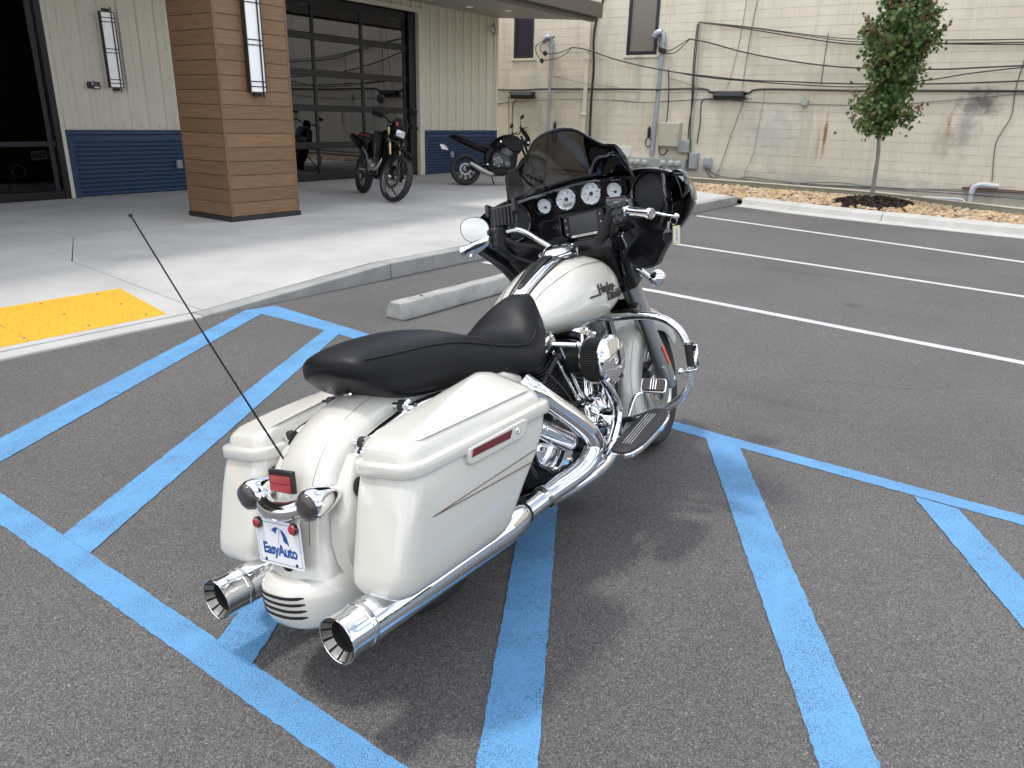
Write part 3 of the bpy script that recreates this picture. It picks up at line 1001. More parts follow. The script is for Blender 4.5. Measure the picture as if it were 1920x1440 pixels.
for c_ in cells:
    dx = rb.uniform(-0.0015, 0.0015)
    if c_ in nearset:
        o = link('block', blk_me, far)
        o.location = (dx - 0.001, c_[0] - 4, c_[1])
    else:
        for (a, b_, z0, z1) in clip(c_[0] + 0.0008, c_[0] + BL - 0.0008, c_[1] + J / 2, c_[1] + BH - J / 2):
            rest.box(WXX - 0.013 + dx, WXX - 0.001 + dx, a, b_, z0, z1)
o = rest.build('block', 'block_paint', far, T=far_off, smooth=0); o['kind'] = 'stuff'
MB().box(WXX - 0.05, WXX + 0.5, -14, 16.5, 6.2, 6.35).build('parapet', 'cap_concrete', far, T=far_off, smooth=0)
for i, (a, b_, z0, z1) in enumerate(wins):
    w = MB().box(WXX - 0.006, WXX + 0.001, a, b_, z0, z1).build('window', 'purple_glass' if i == 0 else 'tan_shade', far, T=far_off, smooth=0)
    fr_ = MB()
    t = 0.085
    for q in ((a, a + t, z0, z1), (b_ - t, b_, z0, z1), (a + t, b_ - t, z0, z0 + t), (a + t, b_ - t, z1 - t, z1)):
        fr_.box(WXX - 0.03, WXX - 0.0065, *q)
    fr_.build('frame', 'window_frame', w, T=far_off, smooth=0)
    MB().box(WXX - 0.05, WXX - 0.0135, a - 0.07, b_ + 0.07, z0 - 0.06, z0 - 0.001).build('sill', 'block_paint', w, T=far_off, smooth=0)

def run(name, pts, r_, mat, label, cat, group=None, per=5, n=6):
    mb = MB().tube(smooth_path(pts, per), r_, n)
    o = mb.build(name, mat)
    return tag(o, label, cat, group)

# conduits with weatherheads
def weatherhead(p_top, p_bot, r_, label):
    t = thing('service_mast', label, 'conduit', (0, 0, 0))
    MB().cyl(p_bot, p_top, r_, 14).build('pipe', 'conduit', t)
    mb = MB()
    p = Vector(p_top)
    mb.tube(smooth_path([p + Vector((0, 0, -0.12)), p + Vector((0, 0, 0.02)), p + Vector((-0.02, 0.07, 0.13)), p + Vector((-0.03, 0.17, 0.10)), p + Vector((-0.03, 0.22, 0.03))], 4), [r_ * 1.25] * 8 + [r_ * 1.7] * 6 + [r_ * 1.5] * 3, 14)
    mb.build('weatherhead', 'conduit', t)
    MB().lathe(p + Vector((-0.03, 0.215, 0.035)), (0, 0.5, -0.85), [(0, r_ * 1.2), (0.035, r_ * 1.1)], 12).build('insulator', 'dark_plastic', t)
    for k in (0.3, 0.62, 0.9):
        q = Vector(p_bot).lerp(p, k)
        MB().cyl(q + Vector((0, 0, -0.012)), q + Vector((0, 0, 0.012)), r_ * 1.14, 14).build('strap', 'grey_metal', t)
    return t
weatherhead((18.800, 12.255, 3.455), (18.800, 12.260, -0.076), 0.045, 'tall grey service conduit with weatherhead beside the purple window')
weatherhead((18.780, 8.915, 3.453), (18.780, 8.965, 0.646), 0.055, 'thick grey service conduit with weatherhead above the meter bank')
loops = [[(18.700, 12.094, 3.600), (18.650, 12.644, 3.387), (18.650, 12.560, 3.074), (18.700, 12.378, 3.007), (18.700, 11.861, 3.091), (18.750, 11.549, 3.312)],
         [(18.700, 12.093, 3.574), (18.650, 12.503, 3.383), (18.700, 12.457, 3.197), (18.700, 12.020, 3.174), (18.750, 11.516, 3.324)],
         [(18.700, 8.976, 3.569), (18.650, 9.052, 3.410), (18.680, 8.959, 3.203), (18.700, 8.756, 3.102), (18.700, 8.502, 3.132), (18.750, 8.203, 3.404)],
         [(18.700, 8.947, 3.568), (18.650, 8.953, 3.285), (18.680, 8.824, 3.151), (18.700, 8.594, 3.195), (18.750, 8.219, 3.416)]]
for i, p in enumerate(loops):
    run('drip_loop', p, 0.011, 'cable', ('%s black drip loop at the weatherhead beside the %s window' % ('wide' if i % 2 == 0 else 'tight', 'purple' if i < 2 else 'tan shaded')), 'cable', 'drip loops by the %s window' % ('purple' if i < 2 else 'tan'))
for p, q in (((18.700, 12.386, 3.182), 'upper'), ((18.660, 12.456, 2.992), 'lower')):
    tag(MB().obox(p, (0.05, 0.11, 0.11), (0.7, 0, 0)).build('connector', 'dark_plastic', bevel=0.01), q + ' black splice connector on the drip loop by the purple window', 'connector')
tag(MB().obox((18.700, 8.878, 3.166), (0.06, 0.20, 0.12), (0.3, 0, 0)).build('connector', 'dark_plastic', bevel=0.01), 'black splice connector below the weatherhead by the tan window', 'connector')

C = 'cable'
run('main_cable', [(18.840, 14.257, 2.255), (18.840, 13.296, 2.242), (18.830, 12.464, 2.272), (18.840, 11.084, 2.275), (18.830, 9.945, 2.276), (18.700, 8.934, 2.260), (18.830, 8.015, 2.292), (18.840, 7.668, 2.268), (18.840, 7.481, 2.196), (18.840, 6.678, 2.175), (18.840, 6.407, 2.271), (18.840, 5.415, 2.273), (18.830, 4.252, 2.253), (18.840, 2.568, 2.258), (18.840, 0.705, 2.253)], 0.026, C, 'thick black cable bundle strapped level along the block wall', 'cable')
run('service_cable', [(18.750, 11.549, 3.312), (18.740, 11.092, 3.247), (18.700, 10.090, 2.966), (18.650, 8.839, 2.719), (18.650, 7.696, 2.575), (18.650, 6.625, 2.474), (18.650, 5.626, 2.435), (18.650, 4.346, 2.388), (18.650, 2.568, 2.384), (18.650, 0.742, 2.448)], 0.018, C, 'twisted service cable sagging right from the purple window weatherhead', 'cable')
run('service_cable', [(18.750, 8.205, 3.416), (18.700, 7.668, 3.313), (18.680, 6.715, 3.066), (18.650, 5.447, 2.837), (18.650, 4.290, 2.711), (18.650, 2.720, 2.661), (18.650, 1.773, 2.689), (18.650, 0.804, 2.724)], 0.018, C, 'twisted service cable sagging right from the tan window weatherhead', 'cable')
run('service_cable', [(18.650, 8.766, 2.719), (18.650, 7.831, 2.564), (18.650, 6.622, 2.450), (18.650, 4.224, 2.322), (18.650, 2.780, 2.457), (18.650, 1.939, 2.592), (18.650, 0.802, 2.715)], 0.014, C, 'black cable crossing the wall and rising behind the tree to the right edge', 'cable')
for i, p in enumerate(([(18.800, 8.021, 3.790), (18.750, 6.815, 3.632), (18.750, 5.567, 3.442), (18.750, 4.411, 3.296), (18.750, 2.744, 3.223), (18.750, 0.909, 3.185)],
          [(18.800, 8.020, 3.779), (18.730, 6.801, 3.585), (18.730, 5.550, 3.363), (18.730, 4.388, 3.188), (18.730, 2.925, 3.157), (18.730, 0.895, 3.127)],
          [(18.800, 8.021, 3.790), (18.740, 6.552, 3.576), (18.740, 5.322, 3.378), (18.740, 4.399, 3.242), (18.740, 2.877, 3.156), (18.740, 0.885, 3.081)])):
    run('line_cable', p, 0.011 + 0.004 * (i == 1), C, ('uppermost', 'lowest and thickest', 'middle')[i] + ' cable of the three leaving the tall mast to the right', 'cable', 'cables leaving the mast to the right')
run('line_cable', [(18.870, 14.271, 1.843), (18.870, 13.687, 1.909), (18.700, 12.187, 1.990), (18.850, 11.241, 2.017), (18.780, 10.864, 2.004), (18.870, 10.181, 2.000), (18.870, 9.317, 1.956), (18.870, 8.002, 2.033), (18.870, 7.174, 2.040), (18.860, 6.635, 1.997), (18.860, 5.374, 1.964), (18.860, 4.096, 1.957), (18.850, 2.928, 2.014), (18.840, 0.703, 2.244)], 0.008, 'cable_grey', 'thin dark cable running low along the wall under the splice closures', 'cable')
run('line_cable', [(18.850, 12.314, 2.578), (18.860, 12.109, 2.591), (18.760, 11.046, 2.405), (18.860, 10.122, 2.317)], 0.006, 'cable_grey', 'thin wire slanting from the purple window conduit to the cable bundle', 'cable')
run('line_cable', [(18.800, 8.699, 2.528), (18.860, 8.402, 2.467), (18.850, 7.600, 2.244), (18.860, 6.515, 2.069)], 0.006, 'cable_grey', 'thin wire slanting down from the meter bank conduit', 'cable')
run('line_cable', [(18.880, 6.684, 4.199), (18.880, 6.744, 3.529), (18.870, 6.774, 2.721), (18.870, 6.784, 2.307)], 0.007, 'cable_grey', 'thin wire dropping from the top of the frame to the big splice closure', 'cable')
run('line_cable', [(18.880, 6.937, 4.213), (18.880, 6.986, 3.423), (18.880, 7.078, 2.725), (18.880, 7.183, 2.295)], 0.005, 'cable_grey', 'faint thin wire left of the straight drop above the big splice closure', 'cable')
run('line_cable', [(18.870, 6.715, 1.984), (18.870, 6.915, 1.270), (18.870, 7.067, 0.633), (18.870, 7.204, 0.161)], 0.007, 'cable_grey', 'wire slanting left from the big splice closure down to the ground', 'cable')
run('line_cable', [(18.870, 6.235, 2.249), (18.870, 6.264, 1.534), (18.870, 6.319, 0.796), (18.870, 6.454, 0.413), (18.870, 6.465, 0.094)], 0.004, 'cable_grey', 'faint wire zigzagging down between the splice closure and the floodlight', 'cable')
run('line_cable', [(18.880, 4.990, 3.444), (18.880, 4.986, 2.922), (18.870, 4.979, 2.387)], 0.008, 'cable_grey', 'short upright wire on the wall left of the tree', 'cable')
run('line_cable', [(18.880, 1.166, 2.947), (18.870, 1.207, 2.312), (18.870, 1.173, 1.812), (18.870, 1.264, 1.504), (18.870, 1.329, 1.190), (18.870, 1.243, 0.506)], 0.009, 'cable_grey', 'dark wire wandering down the wall at the right edge', 'cable')
for i, dx in enumerate((0, 5, 9)):
    run('drop_cable', [(18.820, 8.030, 3.793) if i == 0 else ((18.820, 7.985, 3.756) if i == 1 else (18.820, 8.067, 3.759)), ((18.820, 8.032, 2.854), (18.820, 7.963, 2.853), (18.820, 8.074, 2.975))[i], ((18.820, 7.991, 1.994), (18.820, 7.928, 2.181), (18.820, 8.019, 1.994))[i], ((18.820, 8.027, 1.298), (18.820, 7.934, 1.237), (18.820, 7.977, 1.236))[i], ((18.820, 7.933, 0.328), (18.820, 7.876, 0.593), (18.820, 7.821, 0.361))[i]], 0.014, 'cable' if i != 1 else 'grey_metal', ('left black', 'pale grey', 'right black')[i] + ' upright cable dropping from the mast head to the grey boxes', 'cable', 'cables dropping to the grey boxes')
run('drop_cable', [(18.850, 7.577, 2.048), (18.850, 7.765, 1.997), (18.850, 7.749, 1.497), (18.850, 7.778, 1.012)], 0.012, 'cable', 'black cable hooking down beside the mast cables above the small disconnect', 'cable')
run('drop_cable', [(18.800, 8.721, 2.739), (18.680, 8.600, 2.235), (18.780, 8.632, 1.539), (18.820, 8.783, 1.079), (18.820, 8.781, 0.748), (18.820, 8.639, 0.688), (18.820, 8.548, 0.824)], 0.014, 'cable', 'black cable running down the conduit and looping under the beige box', 'cable')
run('drop_cable', [(18.870, 13.728, 1.996), (18.870, 13.681, 1.052), (18.870, 13.684, 0.447)], 0.008, 'cable_grey', 'thin cable straight down beside the building corner', 'cable')
run('drop_cable', [(18.870, 13.440, 1.970), (18.870, 13.568, 1.794), (18.870, 13.565, 1.056), (18.870, 13.585, 0.452)], 0.013, 'cable_grey', 'grey cable hooking down from the small splice closure', 'cable')
# thick black pipe bending over the canopy end
run('black_riser', [(18.800, 10.668, 4.660), (18.800, 10.748, 4.270), (18.800, 10.882, 3.925), (18.800, 10.931, 3.480), (18.800, 10.880, 2.764), (18.800, 10.897, 1.829), (18.800, 10.856, 0.012)], 0.035, 'dark_plastic', 'thick black riser cable curving up past the canopy end', 'cable')
dsp = thing('downspout', 'cream downspout on the block wall beside the black riser', 'downspout')
MB().box(WXX - 0.10, WXX - 0.015, *(11.050, 11.166), 0.3, 5.8).build('pipe', 'block_paint', dsp, smooth=0, bevel=0.01)
for z in (1.6, 3.0, 4.4): MB().box(WXX - 0.115, WXX - 0.014, (11.050, 11.166)[0] - 0.03, (11.050, 11.166)[1] + 0.03, z, z + 0.05).build('bracket', 'block_paint', dsp, smooth=0, bevel=0.004)
# splice closures
for (a, b_, z0, z1), lb in (((12.795, 13.569, 2.002, 2.212), 'small black splice closure on the cable bundle near the building corner'), ((6.695, 7.443, 2.018, 2.243), 'big black splice closure with pointed ends left of the floodlight')):
    t = thing('splice_closure', lb, 'splice closure', (WXX - 0.1, (a + b_) / 2, (z0 + z1) / 2))
    L = (b_ - a)
    h = (z1 - z0) * 0.5
    MB().rings([[(h * math.cos(q) * s, x, h * 0.95 * math.sin(q) * s) for q in [math.pi / 4 * j for j in range(8)]] for x, s in ((-L / 2, 0.8), (-L / 2 + 0.05, 1.0), (0, 0.96), (L / 2 - 0.05, 1.0), (L / 2, 0.8))]).build('case', 'dark_plastic', t, smooth=20)
    for sd in (-1, 1):
        MB().obox((-0.02, sd * (L / 2 + 0.03), -h * 0.7), (0.10, 0.14, 0.02), (0.2 * sd, 0, 0)).build('end_tab', 'dark_plastic', t)
        MB().obox((-0.02, sd * (L / 2 + 0.02), h * 0.7), (0.10, 0.10, 0.02), (-0.2 * sd, 0, 0)).build('end_tab', 'dark_plastic', t)
# floodlight
t = thing('floodlight', 'small grey square floodlight mounted above a rust streak', 'light', (18.830, 5.261, 1.987))
MB().obox((0, 0, 0), (0.10, 0.15, 0.13)).build('housing', 'grey_metal', t, bevel=0.012)
MB().obox((-0.053, 0, 0.005), (0.006, 0.115, 0.09)).build('lens', 'meter_glass', t)
MB().obox((0.03, 0.02, 0.085), (0.04, 0.03, 0.05)).build('bracket', 'grey_metal', t)
# meter bank
t = thing('meter_bank', 'long grey meter bank with a row of round electric meters', 'electric meters', (WXX, 0, 0))
t.location = (0, 0, 0)
MB().box(WXX - 0.17, WXX - 0.015, *(7.997, 10.402, 0.327, 0.592)).build('cabinet', 'box_grey', t, bevel=0.008)
for p in ((18.730, 9.690, 0.448), (18.730, 9.516, 0.457), (18.730, 9.343, 0.467), (18.730, 9.124, 0.465), (18.730, 8.606, 0.479), (18.730, 8.382, 0.484), (18.730, 8.190, 0.488)):
    mt_ = MB().lathe(p, (-1, 0, 0), [(0, 0.085), (0.02, 0.085), (0.025, 0.07), (0.08, 0.068), (0.10, 0.05), (0.104, 0.01)], 18).build('meter', 'meter_glass', t)
    MB().lathe(p, (-1, 0, 0), [(0, 0.094), (0.018, 0.094)], 18).build('ring', 'grey_metal', mt_)
def wall_box(name, px, depth, mat, label, cat, lip=True):
    t = thing(name, label, cat, (0, 0, 0))
    y0, y1, z0, z1 = px
    MB().box(WXX - depth, WXX - 0.015, y0, y1, z0, z1).build('case', mat, t, bevel=0.01)
    if lip:
        MB().box(WXX - depth - 0.012, WXX - depth - 0.0005, y0 + 0.02, y1 - 0.02, z0 + 0.02, z1 - 0.02).build('door', mat, t, bevel=0.004)
        MB().obox((WXX - depth - 0.018, y0 + 0.05, (z0 + z1) / 2), (0.012, 0.018, 0.06)).build('latch', 'grey_metal', t)
    return t
wall_box('cabinet', (8.226, 8.773, 0.893, 1.483), 0.22, 'box_beige', 'tall beige electrical cabinet beside the thick conduit', 'electrical box')
wall_box('junction_box', (7.956, 8.251, 0.760, 1.072), 0.14, 'box_grey', 'small grey junction box tucked right of the beige cabinet', 'electrical box')
wall_box('disconnect_box', (7.689, 7.922, 0.370, 0.775), 0.12, 'grey_metal', 'narrow blue grey disconnect box under the mast cables', 'electrical box')
t = thing('telecom_box', 'small rounded grey telecom box right of the narrow disconnect', 'telecom box', (18.810, 7.426, 0.565))
MB().rings([[(0.07 * s * math.cos(q), 0.115 * s * math.sin(q), z) for q in [math.pi / 8 * j for j in range(16)]] for z, s in ((-0.15, 0.7), (-0.14, 0.95), (-0.05, 1.0), (0.08, 1.0), (0.12, 0.85), (0.145, 0.4))]).build('case', 'grey_metal', t, smooth=60)
MB().cyl((0, 0, 0.14), (0, 0, 0.19), 0.02, 10).build('stub', 'white_plastic', t)
t = thing('white_board', 'white panel on the block wall behind the windshield', 'panel')
MB().box(WXX - 0.04, WXX - 0.016, *(9.649, 10.565, 0.611, 0.833)).build('panel', 'white_plastic', t, smooth=0, bevel=0.004)
for (p, lb) in (((18.840, 9.124, 1.199), 'coil of black cable hanging left of the thick conduit'), ((18.840, 12.061, 1.247), 'black cable coil hanging by the first conduit')):
    t = thing('cable_coil', lb, 'cable coil', p)
    MB().tube([Vector((0, 0.08 * math.cos(q), -0.22 + 0.12 * math.sin(q))) for q in [math.pi / 10 * j for j in range(20)]], 0.014, 6, closed=True).build('coil', 'cable', t)
    MB().rings([[(0.03 * s * math.cos(q), 0.045 * s * math.sin(q), z) for q in [math.pi / 4 * j for j in range(8)]] for z, s in ((-0.12, 0.5), (-0.08, 1), (0.10, 1.1), (0.17, 0.4))]).build('cap', 'dark_plastic', t)
# ground level cables and pipes
for i, p in enumerate(([(18.850, 7.420, 0.383), (18.840, 7.077, 0.248), (18.800, 6.377, 0.218), (18.750, 5.320, 0.179), (18.700, 3.876, 0.198), (18.650, 2.149, 0.225), (18.650, 0.256, 0.253)],
          [(18.850, 7.494, 0.404), (18.840, 7.359, 0.256), (18.820, 7.109, 0.117)],
          [(18.800, 6.696, 0.081), (18.850, 6.467, 0.260), (18.800, 5.724, 0.235), (18.800, 4.968, 0.212), (18.800, 3.450, 0.223), (18.800, 1.779, 0.298), (18.800, 0.280, 0.345)],
          [(18.700, 6.662, 0.102), (18.700, 5.809, 0.148), (18.700, 4.353, 0.283), (18.700, 3.435, 0.253), (18.700, 1.962, 0.269), (18.700, 0.270, 0.311)],
          [(18.700, 5.061, 0.199), (18.700, 3.882, 0.233), (18.700, 2.781, 0.231), (18.700, 1.264, 0.213), (18.700, 0.247, 0.208)])):
    run('ground_cable', p, 0.011, 'cable_grey', ('long cable from the telecom box along the foot of the block wall', 'short cable curling down from the telecom box', 'cable arching over the tangle at the foot of the block wall', 'cable lying flat behind the coping left of the tree', 'lowest cable along the wall foot right of the tree')[i], 'cable', 'cables along the wall foot')
t = thing('vent_pipe', 'fat grey plastic elbow pipe against the wall at the right edge', 'pipe')
MB().tube(smooth_path([(18.700, 1.534, 0.017), (18.700, 1.547, 0.223), (18.700, 1.527, 0.366), (18.700, 1.424, 0.427), (18.700, 1.309, 0.430), (18.700, 1.089, 0.419)], 5), 0.055, 14).build('pipe', 'pvc', t)
MB().cyl((18.700, 1.357, 0.429), (18.700, 1.319, 0.428), 0.07, 14).build('collar', 'pvc', t)
tag(MB().tube(smooth_path([(18.650, 2.434, 0.103), (18.650, 1.826, 0.117), (18.650, 1.664, 0.097), (18.650, 1.617, 0.013)], 4), 0.028, 10).build('drain_pipe', 'pvc'), 'thin grey pipe lying along the foot of the wall by the elbow pipe', 'pipe')
tag(MB().box(WXX - 0.06, WXX - 0.016, -1.2, 1.75, 0.30, 0.36).build('ledge', 'rust'), 'rusty steel lintel low on the wall at the right edge', 'lintel')

# ================================================================== DEALERSHIP
FY = 12.6          # facade plane
GZ = 0.15
bld = thing('dealership_building', 'cream ribbed metal building with blue corrugated base, glazed doors and flat canopy', 'building')

def ribbed(x0, x1, z0, z1, y, pitch=0.305, x_ref=13.95):
    """vertical ribs: profile along x, extruded in z"""
    pr = []
    k = math.floor((x0 - x_ref) / pitch) - 1
    unit = [(0, 0), (0.10, 0), (0.105, 0.007), (0.125, 0.007), (0.13, 0), (0.225, 0), (0.240, 0.038), (0.290, 0.038), (0.305, 0)]
    pts = []
    while x_ref + k * pitch < x1:
        for u, d in unit[:-1]: pts.append((x_ref + k * pitch + u, d))
        k += 1
    pts = [(x, d) for x, d in pts if x0 < x < x1]
    pts = [(x0, 0)] + pts + [(x1, 0)]
    vs = [(x, y - d, z0) for x, d in pts] + [(x, y - d, z1) for x, d in pts]
    n = len(pts)
    mb = MB()
    mb.add(vs, [(i, i + 1, n + i + 1, n + i) for i in range(n - 1)])
    return mb
def corrugated(x0, x1, z0, z1, y, pitch=0.068):
    pts = []
    z = z0
    while z < z1 - pitch:
        pts += [(z, 0.0), (z + pitch * 0.16, 0.0), (z + pitch * 0.30, -0.028), (z + pitch * 0.86, -0.028)]
        z += pitch
    pts.append((z1, 0))
    n = len(pts)
    return MB().add([(x0, y + d, zz) for zz, d in pts] + [(x1, y + d, zz) for zz, d in pts], [(i, n + i, n + i + 1, i + 1) for i in range(n - 1)])
# backing wall pieces
mb = MB()
mb.box(5.80, 9.50, FY + 0.02, FY + 0.22, GZ - 0.2, 5.2)
mb.box(13.96, 16.78, FY + 0.02, FY + 0.22, GZ - 0.2, 5.2)
mb.box(-8, 5.80, FY + 0.02, FY + 0.22, 4.0, 5.2)
mb.box(9.50, 13.96, FY + 0.02, FY + 0.22, 3.72, 5.2)
mb.box(16.56, 16.78, FY + 0.22, 24, GZ - 0.2, 5.2)
mb.build('wall', 'siding', bld, smooth=0)
for x0, x1 in ((5.80, 6.70), (6.703, 7.62), (7.623, 8.54), (8.543, 9.50), (13.96, 14.87), (14.873, 15.79), (15.793, 16.72)):
    ribbed(x0, x1, 1.17, 5.2, FY).build('siding_panel', 'siding', bld, smooth=0)
for x0, x1 in ((9.50, 10.72), (10.723, 11.64), (11.643, 12.56), (12.563, 13.96)):
    ribbed(x0, x1, 3.76, 5.2, FY).build('siding_panel', 'siding', bld, smooth=0)
for x0, x1 in ((5.88, 9.50), (14.04, 16.70)):
    corrugated(x0, x1, GZ + 0.01, 1.10, FY - 0.005).build('wainscot_panel', 'wainscot_blue', bld, smooth=0)
for x0, x1, z0, z1 in ((5.80, 5.88, GZ, 1.10), (13.96, 14.04, GZ, 1.10), (16.70, 16.80, GZ, 1.10), (5.80, 9.5, 1.10, 1.165), (13.96, 16.80, 1.10, 1.165)):
    MB().box(x0, x1, FY - 0.035, FY + 0.015, z0, z1).build('wainscot_trim', 'wainscot_blue', bld, smooth=0, bevel=0.004)
MB().box(16.72, 16.80, FY - 0.035, FY + 0.4, 1.17, 5.2).build('corner_trim', 'siding_trim', bld, smooth=0, bevel=0.004)
MB().box(9.4, 13.97, FY - 0.05, FY + 0.06, 3.665, 3.755).build('head_trim', 'siding_trim', bld, smooth=0, bevel=0.006)
MB().box(5.74, 5.797, FY - 0.02, FY + 0.1, GZ, 4.0).build('jamb_trim', 'siding_trim', bld, smooth=0, bevel=0.004)
MB().box(13.80, 13.957, FY - 0.02, FY + 0.30, GZ, 3.664).build('jamb_trim', 'siding_trim', bld, smooth=0, bevel=0.004)
sm = MB()
for z in (1.23, 2.45, 3.66):
    for x in [13.95 + 0.305 * k + 0.115 for k in range(9)] + [5.81 + 0.305 * k for k in range(12)]:
        sm.lathe((x, FY - 0.008, z), (0, -1, 0), [(0, 0.011), (0.006, 0.010), (0.008, 0.003)], 6)
o = sm.build('screw', 'grey_metal', bld); o['kind'] = 'stuff'

# sectional glazed door (four panes a row)
DY = FY + 0.18
door = thing('garage_door', 'black framed glass sectional garage door under the canopy', 'garage door', (0, 0, 0))
rails = [(0.155, 0.29), (0.80, 0.93), (1.525, 1.655), (2.19, 2.32), (2.865, 2.995), (3.50, 3.655)]
mull = [9.58, 10.89, 12.20, 13.50]
for z0, z1 in rails: MB().box(9.5, 13.58, DY - 0.03, DY + 0.02, z0, z1).build('rail', 'door_frame', door, smooth=0, bevel=0.004)
for x in mull:
    for (a, b_), (c_, d) in zip(rails, rails[1:]):
        MB().box(x - 0.035, x + 0.035, DY - 0.026, DY + 0.015, b_ + 0.001, c_ - 0.001).build('stile', 'door_frame', door, smooth=0, bevel=0.004)
for (a, b_), (c_, d) in zip(rails, rails[1:]):
    for x0, x1 in zip(mull, mull[1:]):
        MB().box(x0 + 0.036, x1 - 0.036, DY - 0.004, DY + 0.004, b_ + 0.001, c_ - 0.001).build('pane', 'door_glass', door, smooth=0)
MB().box(13.582, 13.80, DY - 0.10, DY + 0.05, GZ, 3.66).build('track_cover', 'door_frame', door, smooth=0, bevel=0.006)
MB().box(9.3, 9.5, DY - 0.10, DY + 0.05, GZ, 3.66).build('track_cover', 'door_frame', door, smooth=0, bevel=0.006)
# room behind
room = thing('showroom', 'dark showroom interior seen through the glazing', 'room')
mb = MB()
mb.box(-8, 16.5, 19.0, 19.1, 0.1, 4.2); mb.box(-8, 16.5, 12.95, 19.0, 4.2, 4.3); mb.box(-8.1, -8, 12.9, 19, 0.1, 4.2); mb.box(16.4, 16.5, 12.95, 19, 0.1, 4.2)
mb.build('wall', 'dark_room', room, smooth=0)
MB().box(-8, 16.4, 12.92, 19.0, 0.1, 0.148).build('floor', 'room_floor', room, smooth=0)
tag(MB().box(4.9, 5.02, 14.2, 14.3, 0.15, 2.6).box(4.2, 5.02, 14.2, 14.3, 2.6, 2.75).build('door_frame', 'olive'), 'olive timber frame standing inside the dark showroom at the left', 'frame')
for (x, y, z, n_) in ((5.35, 13.6, 0.15, 0),):
    t = thing('parked_motorcycle', 'dark motorcycle standing inside the showroom behind the left glass', 'motorcycle', (4.9, 13.9, 0.15), R(100))
    for xx in (-0.7, 0.7): MB().tube([Vector((xx + 0.28 * math.cos(q), 0, 0.3 + 0.28 * math.sin(q))) for q in [math.pi / 10 * j for j in range(20)]], 0.055, 8, closed=True).build('wheel', 'tyre', t)
    MB().ball((0.05, 0, 0.78), 0.3, 14, 8, (1.0, 0.5, 0.5)).build('tank', 'black_gloss', t)
    MB().ball((-0.4, 0, 0.72), 0.3, 14, 8, (1.0, 0.45, 0.28)).build('seat', 'leather', t)
    MB().obox((0, 0, 0.42), (0.5, 0.3, 0.4)).build('engine', 'alloy_dark', t, bevel=0.05)
    MB().tube([(0.42, -0.38, 1.05), (0.5, -0.15, 1.0), (0.5, 0.15, 1.0), (0.42, 0.38, 1.05)], 0.014, 8).build('handlebar', 'chrome', t)
    MB().tube([(0.45, 0.1, 0.95), (0.7, 0.1, 0.3)], 0.025, 8).build('fork', 'chrome', t)

# left storefront
sf = thing('storefront', 'black framed glass storefront door left of the pillar', 'glass door')
for b_ in ((5.65, 5.735, FY - 0.02, FY + 0.12, GZ, 4.0), (-7.0, 5.649, FY + 0.0, FY + 0.10, GZ + 0.001, 0.27), (2.9, 3.05, FY - 0.01, FY + 0.11, 0.271, 4.0), (0.3, 0.45, FY - 0.01, FY + 0.11, 0.271, 4.0), (-3.0, -2.85, FY - 0.01, FY + 0.11, 0.271, 4.0), (-7.15, -7.0, FY - 0.01, FY + 0.11, GZ, 4.0)):
    MB().box(*b_).build('frame', 'door_frame', sf, smooth=0, bevel=0.004)
MB().box(5.55, 5.61, FY + 0.03, FY + 0.08, 0.271, 4.0).build('stile', 'window_frame', sf, smooth=0, bevel=0.004)
MB().box(3.051, 5.645, FY + 0.02, FY + 0.09, 0.93, 1.0).build('rail', 'window_frame', sf, smooth=0, bevel=0.004)
for x0, x1 in ((-6.99, -3.01), (-2.84, 0.29), (0.46, 2.89), (3.06, 5.548), (5.612, 5.648)):
    MB().box(x0, x1, FY + 0.045, FY + 0.055, 1.001, 4.0).build('pane', 'store_glass', sf, smooth=0)
    MB().box(x0, x1, FY + 0.045, FY + 0.055, 0.271, 0.929).build('pane', 'store_glass', sf, smooth=0)
pt = thing('licence_plate', 'small white licence plate behind the storefront glass low at the left', 'licence plate')
mt_ = plane_mtx((5.42, 12.71, 0.80), (1, 0.25, 0.06), (0, 0, 1))
MB().box(-0.13, 0.13, -0.065, 0.065, -0.002, 0.0, mt_).build('plate', 'plate_white', pt, smooth=0)
write('lettering', 'EASY', 0.10, 'gauge_ink', pt, plane_mtx((5.42, 12.705, 0.80), (1, 0.25, 0.06), (0, 0, 1)), bold=0.004)
tag(MB().tube([Vector((5.08 + 0.085 * math.cos(q), 12.672, 0.58 + 0.085 * math.sin(q))) for q in [math.pi / 16 * j for j in range(32)]], 0.004, 5, closed=True).build('ring_decal', 'plate_white'), 'thin white ring on the glass at the bottom left', 'decal')

# canopy over the garage door
can = thing('canopy', 'brown metal canopy with ribbed soffit over the garage door', 'canopy')
def sof(y): return 3.87 - (FY - y) * 0.062
x = 9.0
k = 0
while x < 16.8:
    x1 = min(x + 0.30, 16.84)
    mb = MB()
    w = (x1 - x - 0.012) / 2
    for a in (x + 0.004, x + 0.008 + w):
        mb.add([(a, 9.9, sof(9.9)), (a + w, 9.9, sof(9.9)), (a + w, FY, sof(FY)), (a, FY, sof(FY)), (a, 9.9, sof(9.9) + 0.02), (a + w, 9.9, sof(9.9) + 0.02), (a + w, FY, sof(FY) + 0.02), (a, FY, sof(FY) + 0.02)],
               [(0, 3, 2, 1), (4, 5, 6, 7), (0, 1, 5, 4), (2, 3, 7, 6), (0, 4, 7, 3), (1, 2, 6, 5)])
    mb.build('soffit_panel', 'soffit', can, smooth=0)
    x = x1
MB().box(8.98, 16.84, 9.9, FY, 3.90, 4.06).build('deck', 'fascia', can, smooth=0)
MB().box(8.95, 16.86, 9.60, 9.899, 3.745, 4.05).build('fascia', 'fascia', can, smooth=0, bevel=0.006)
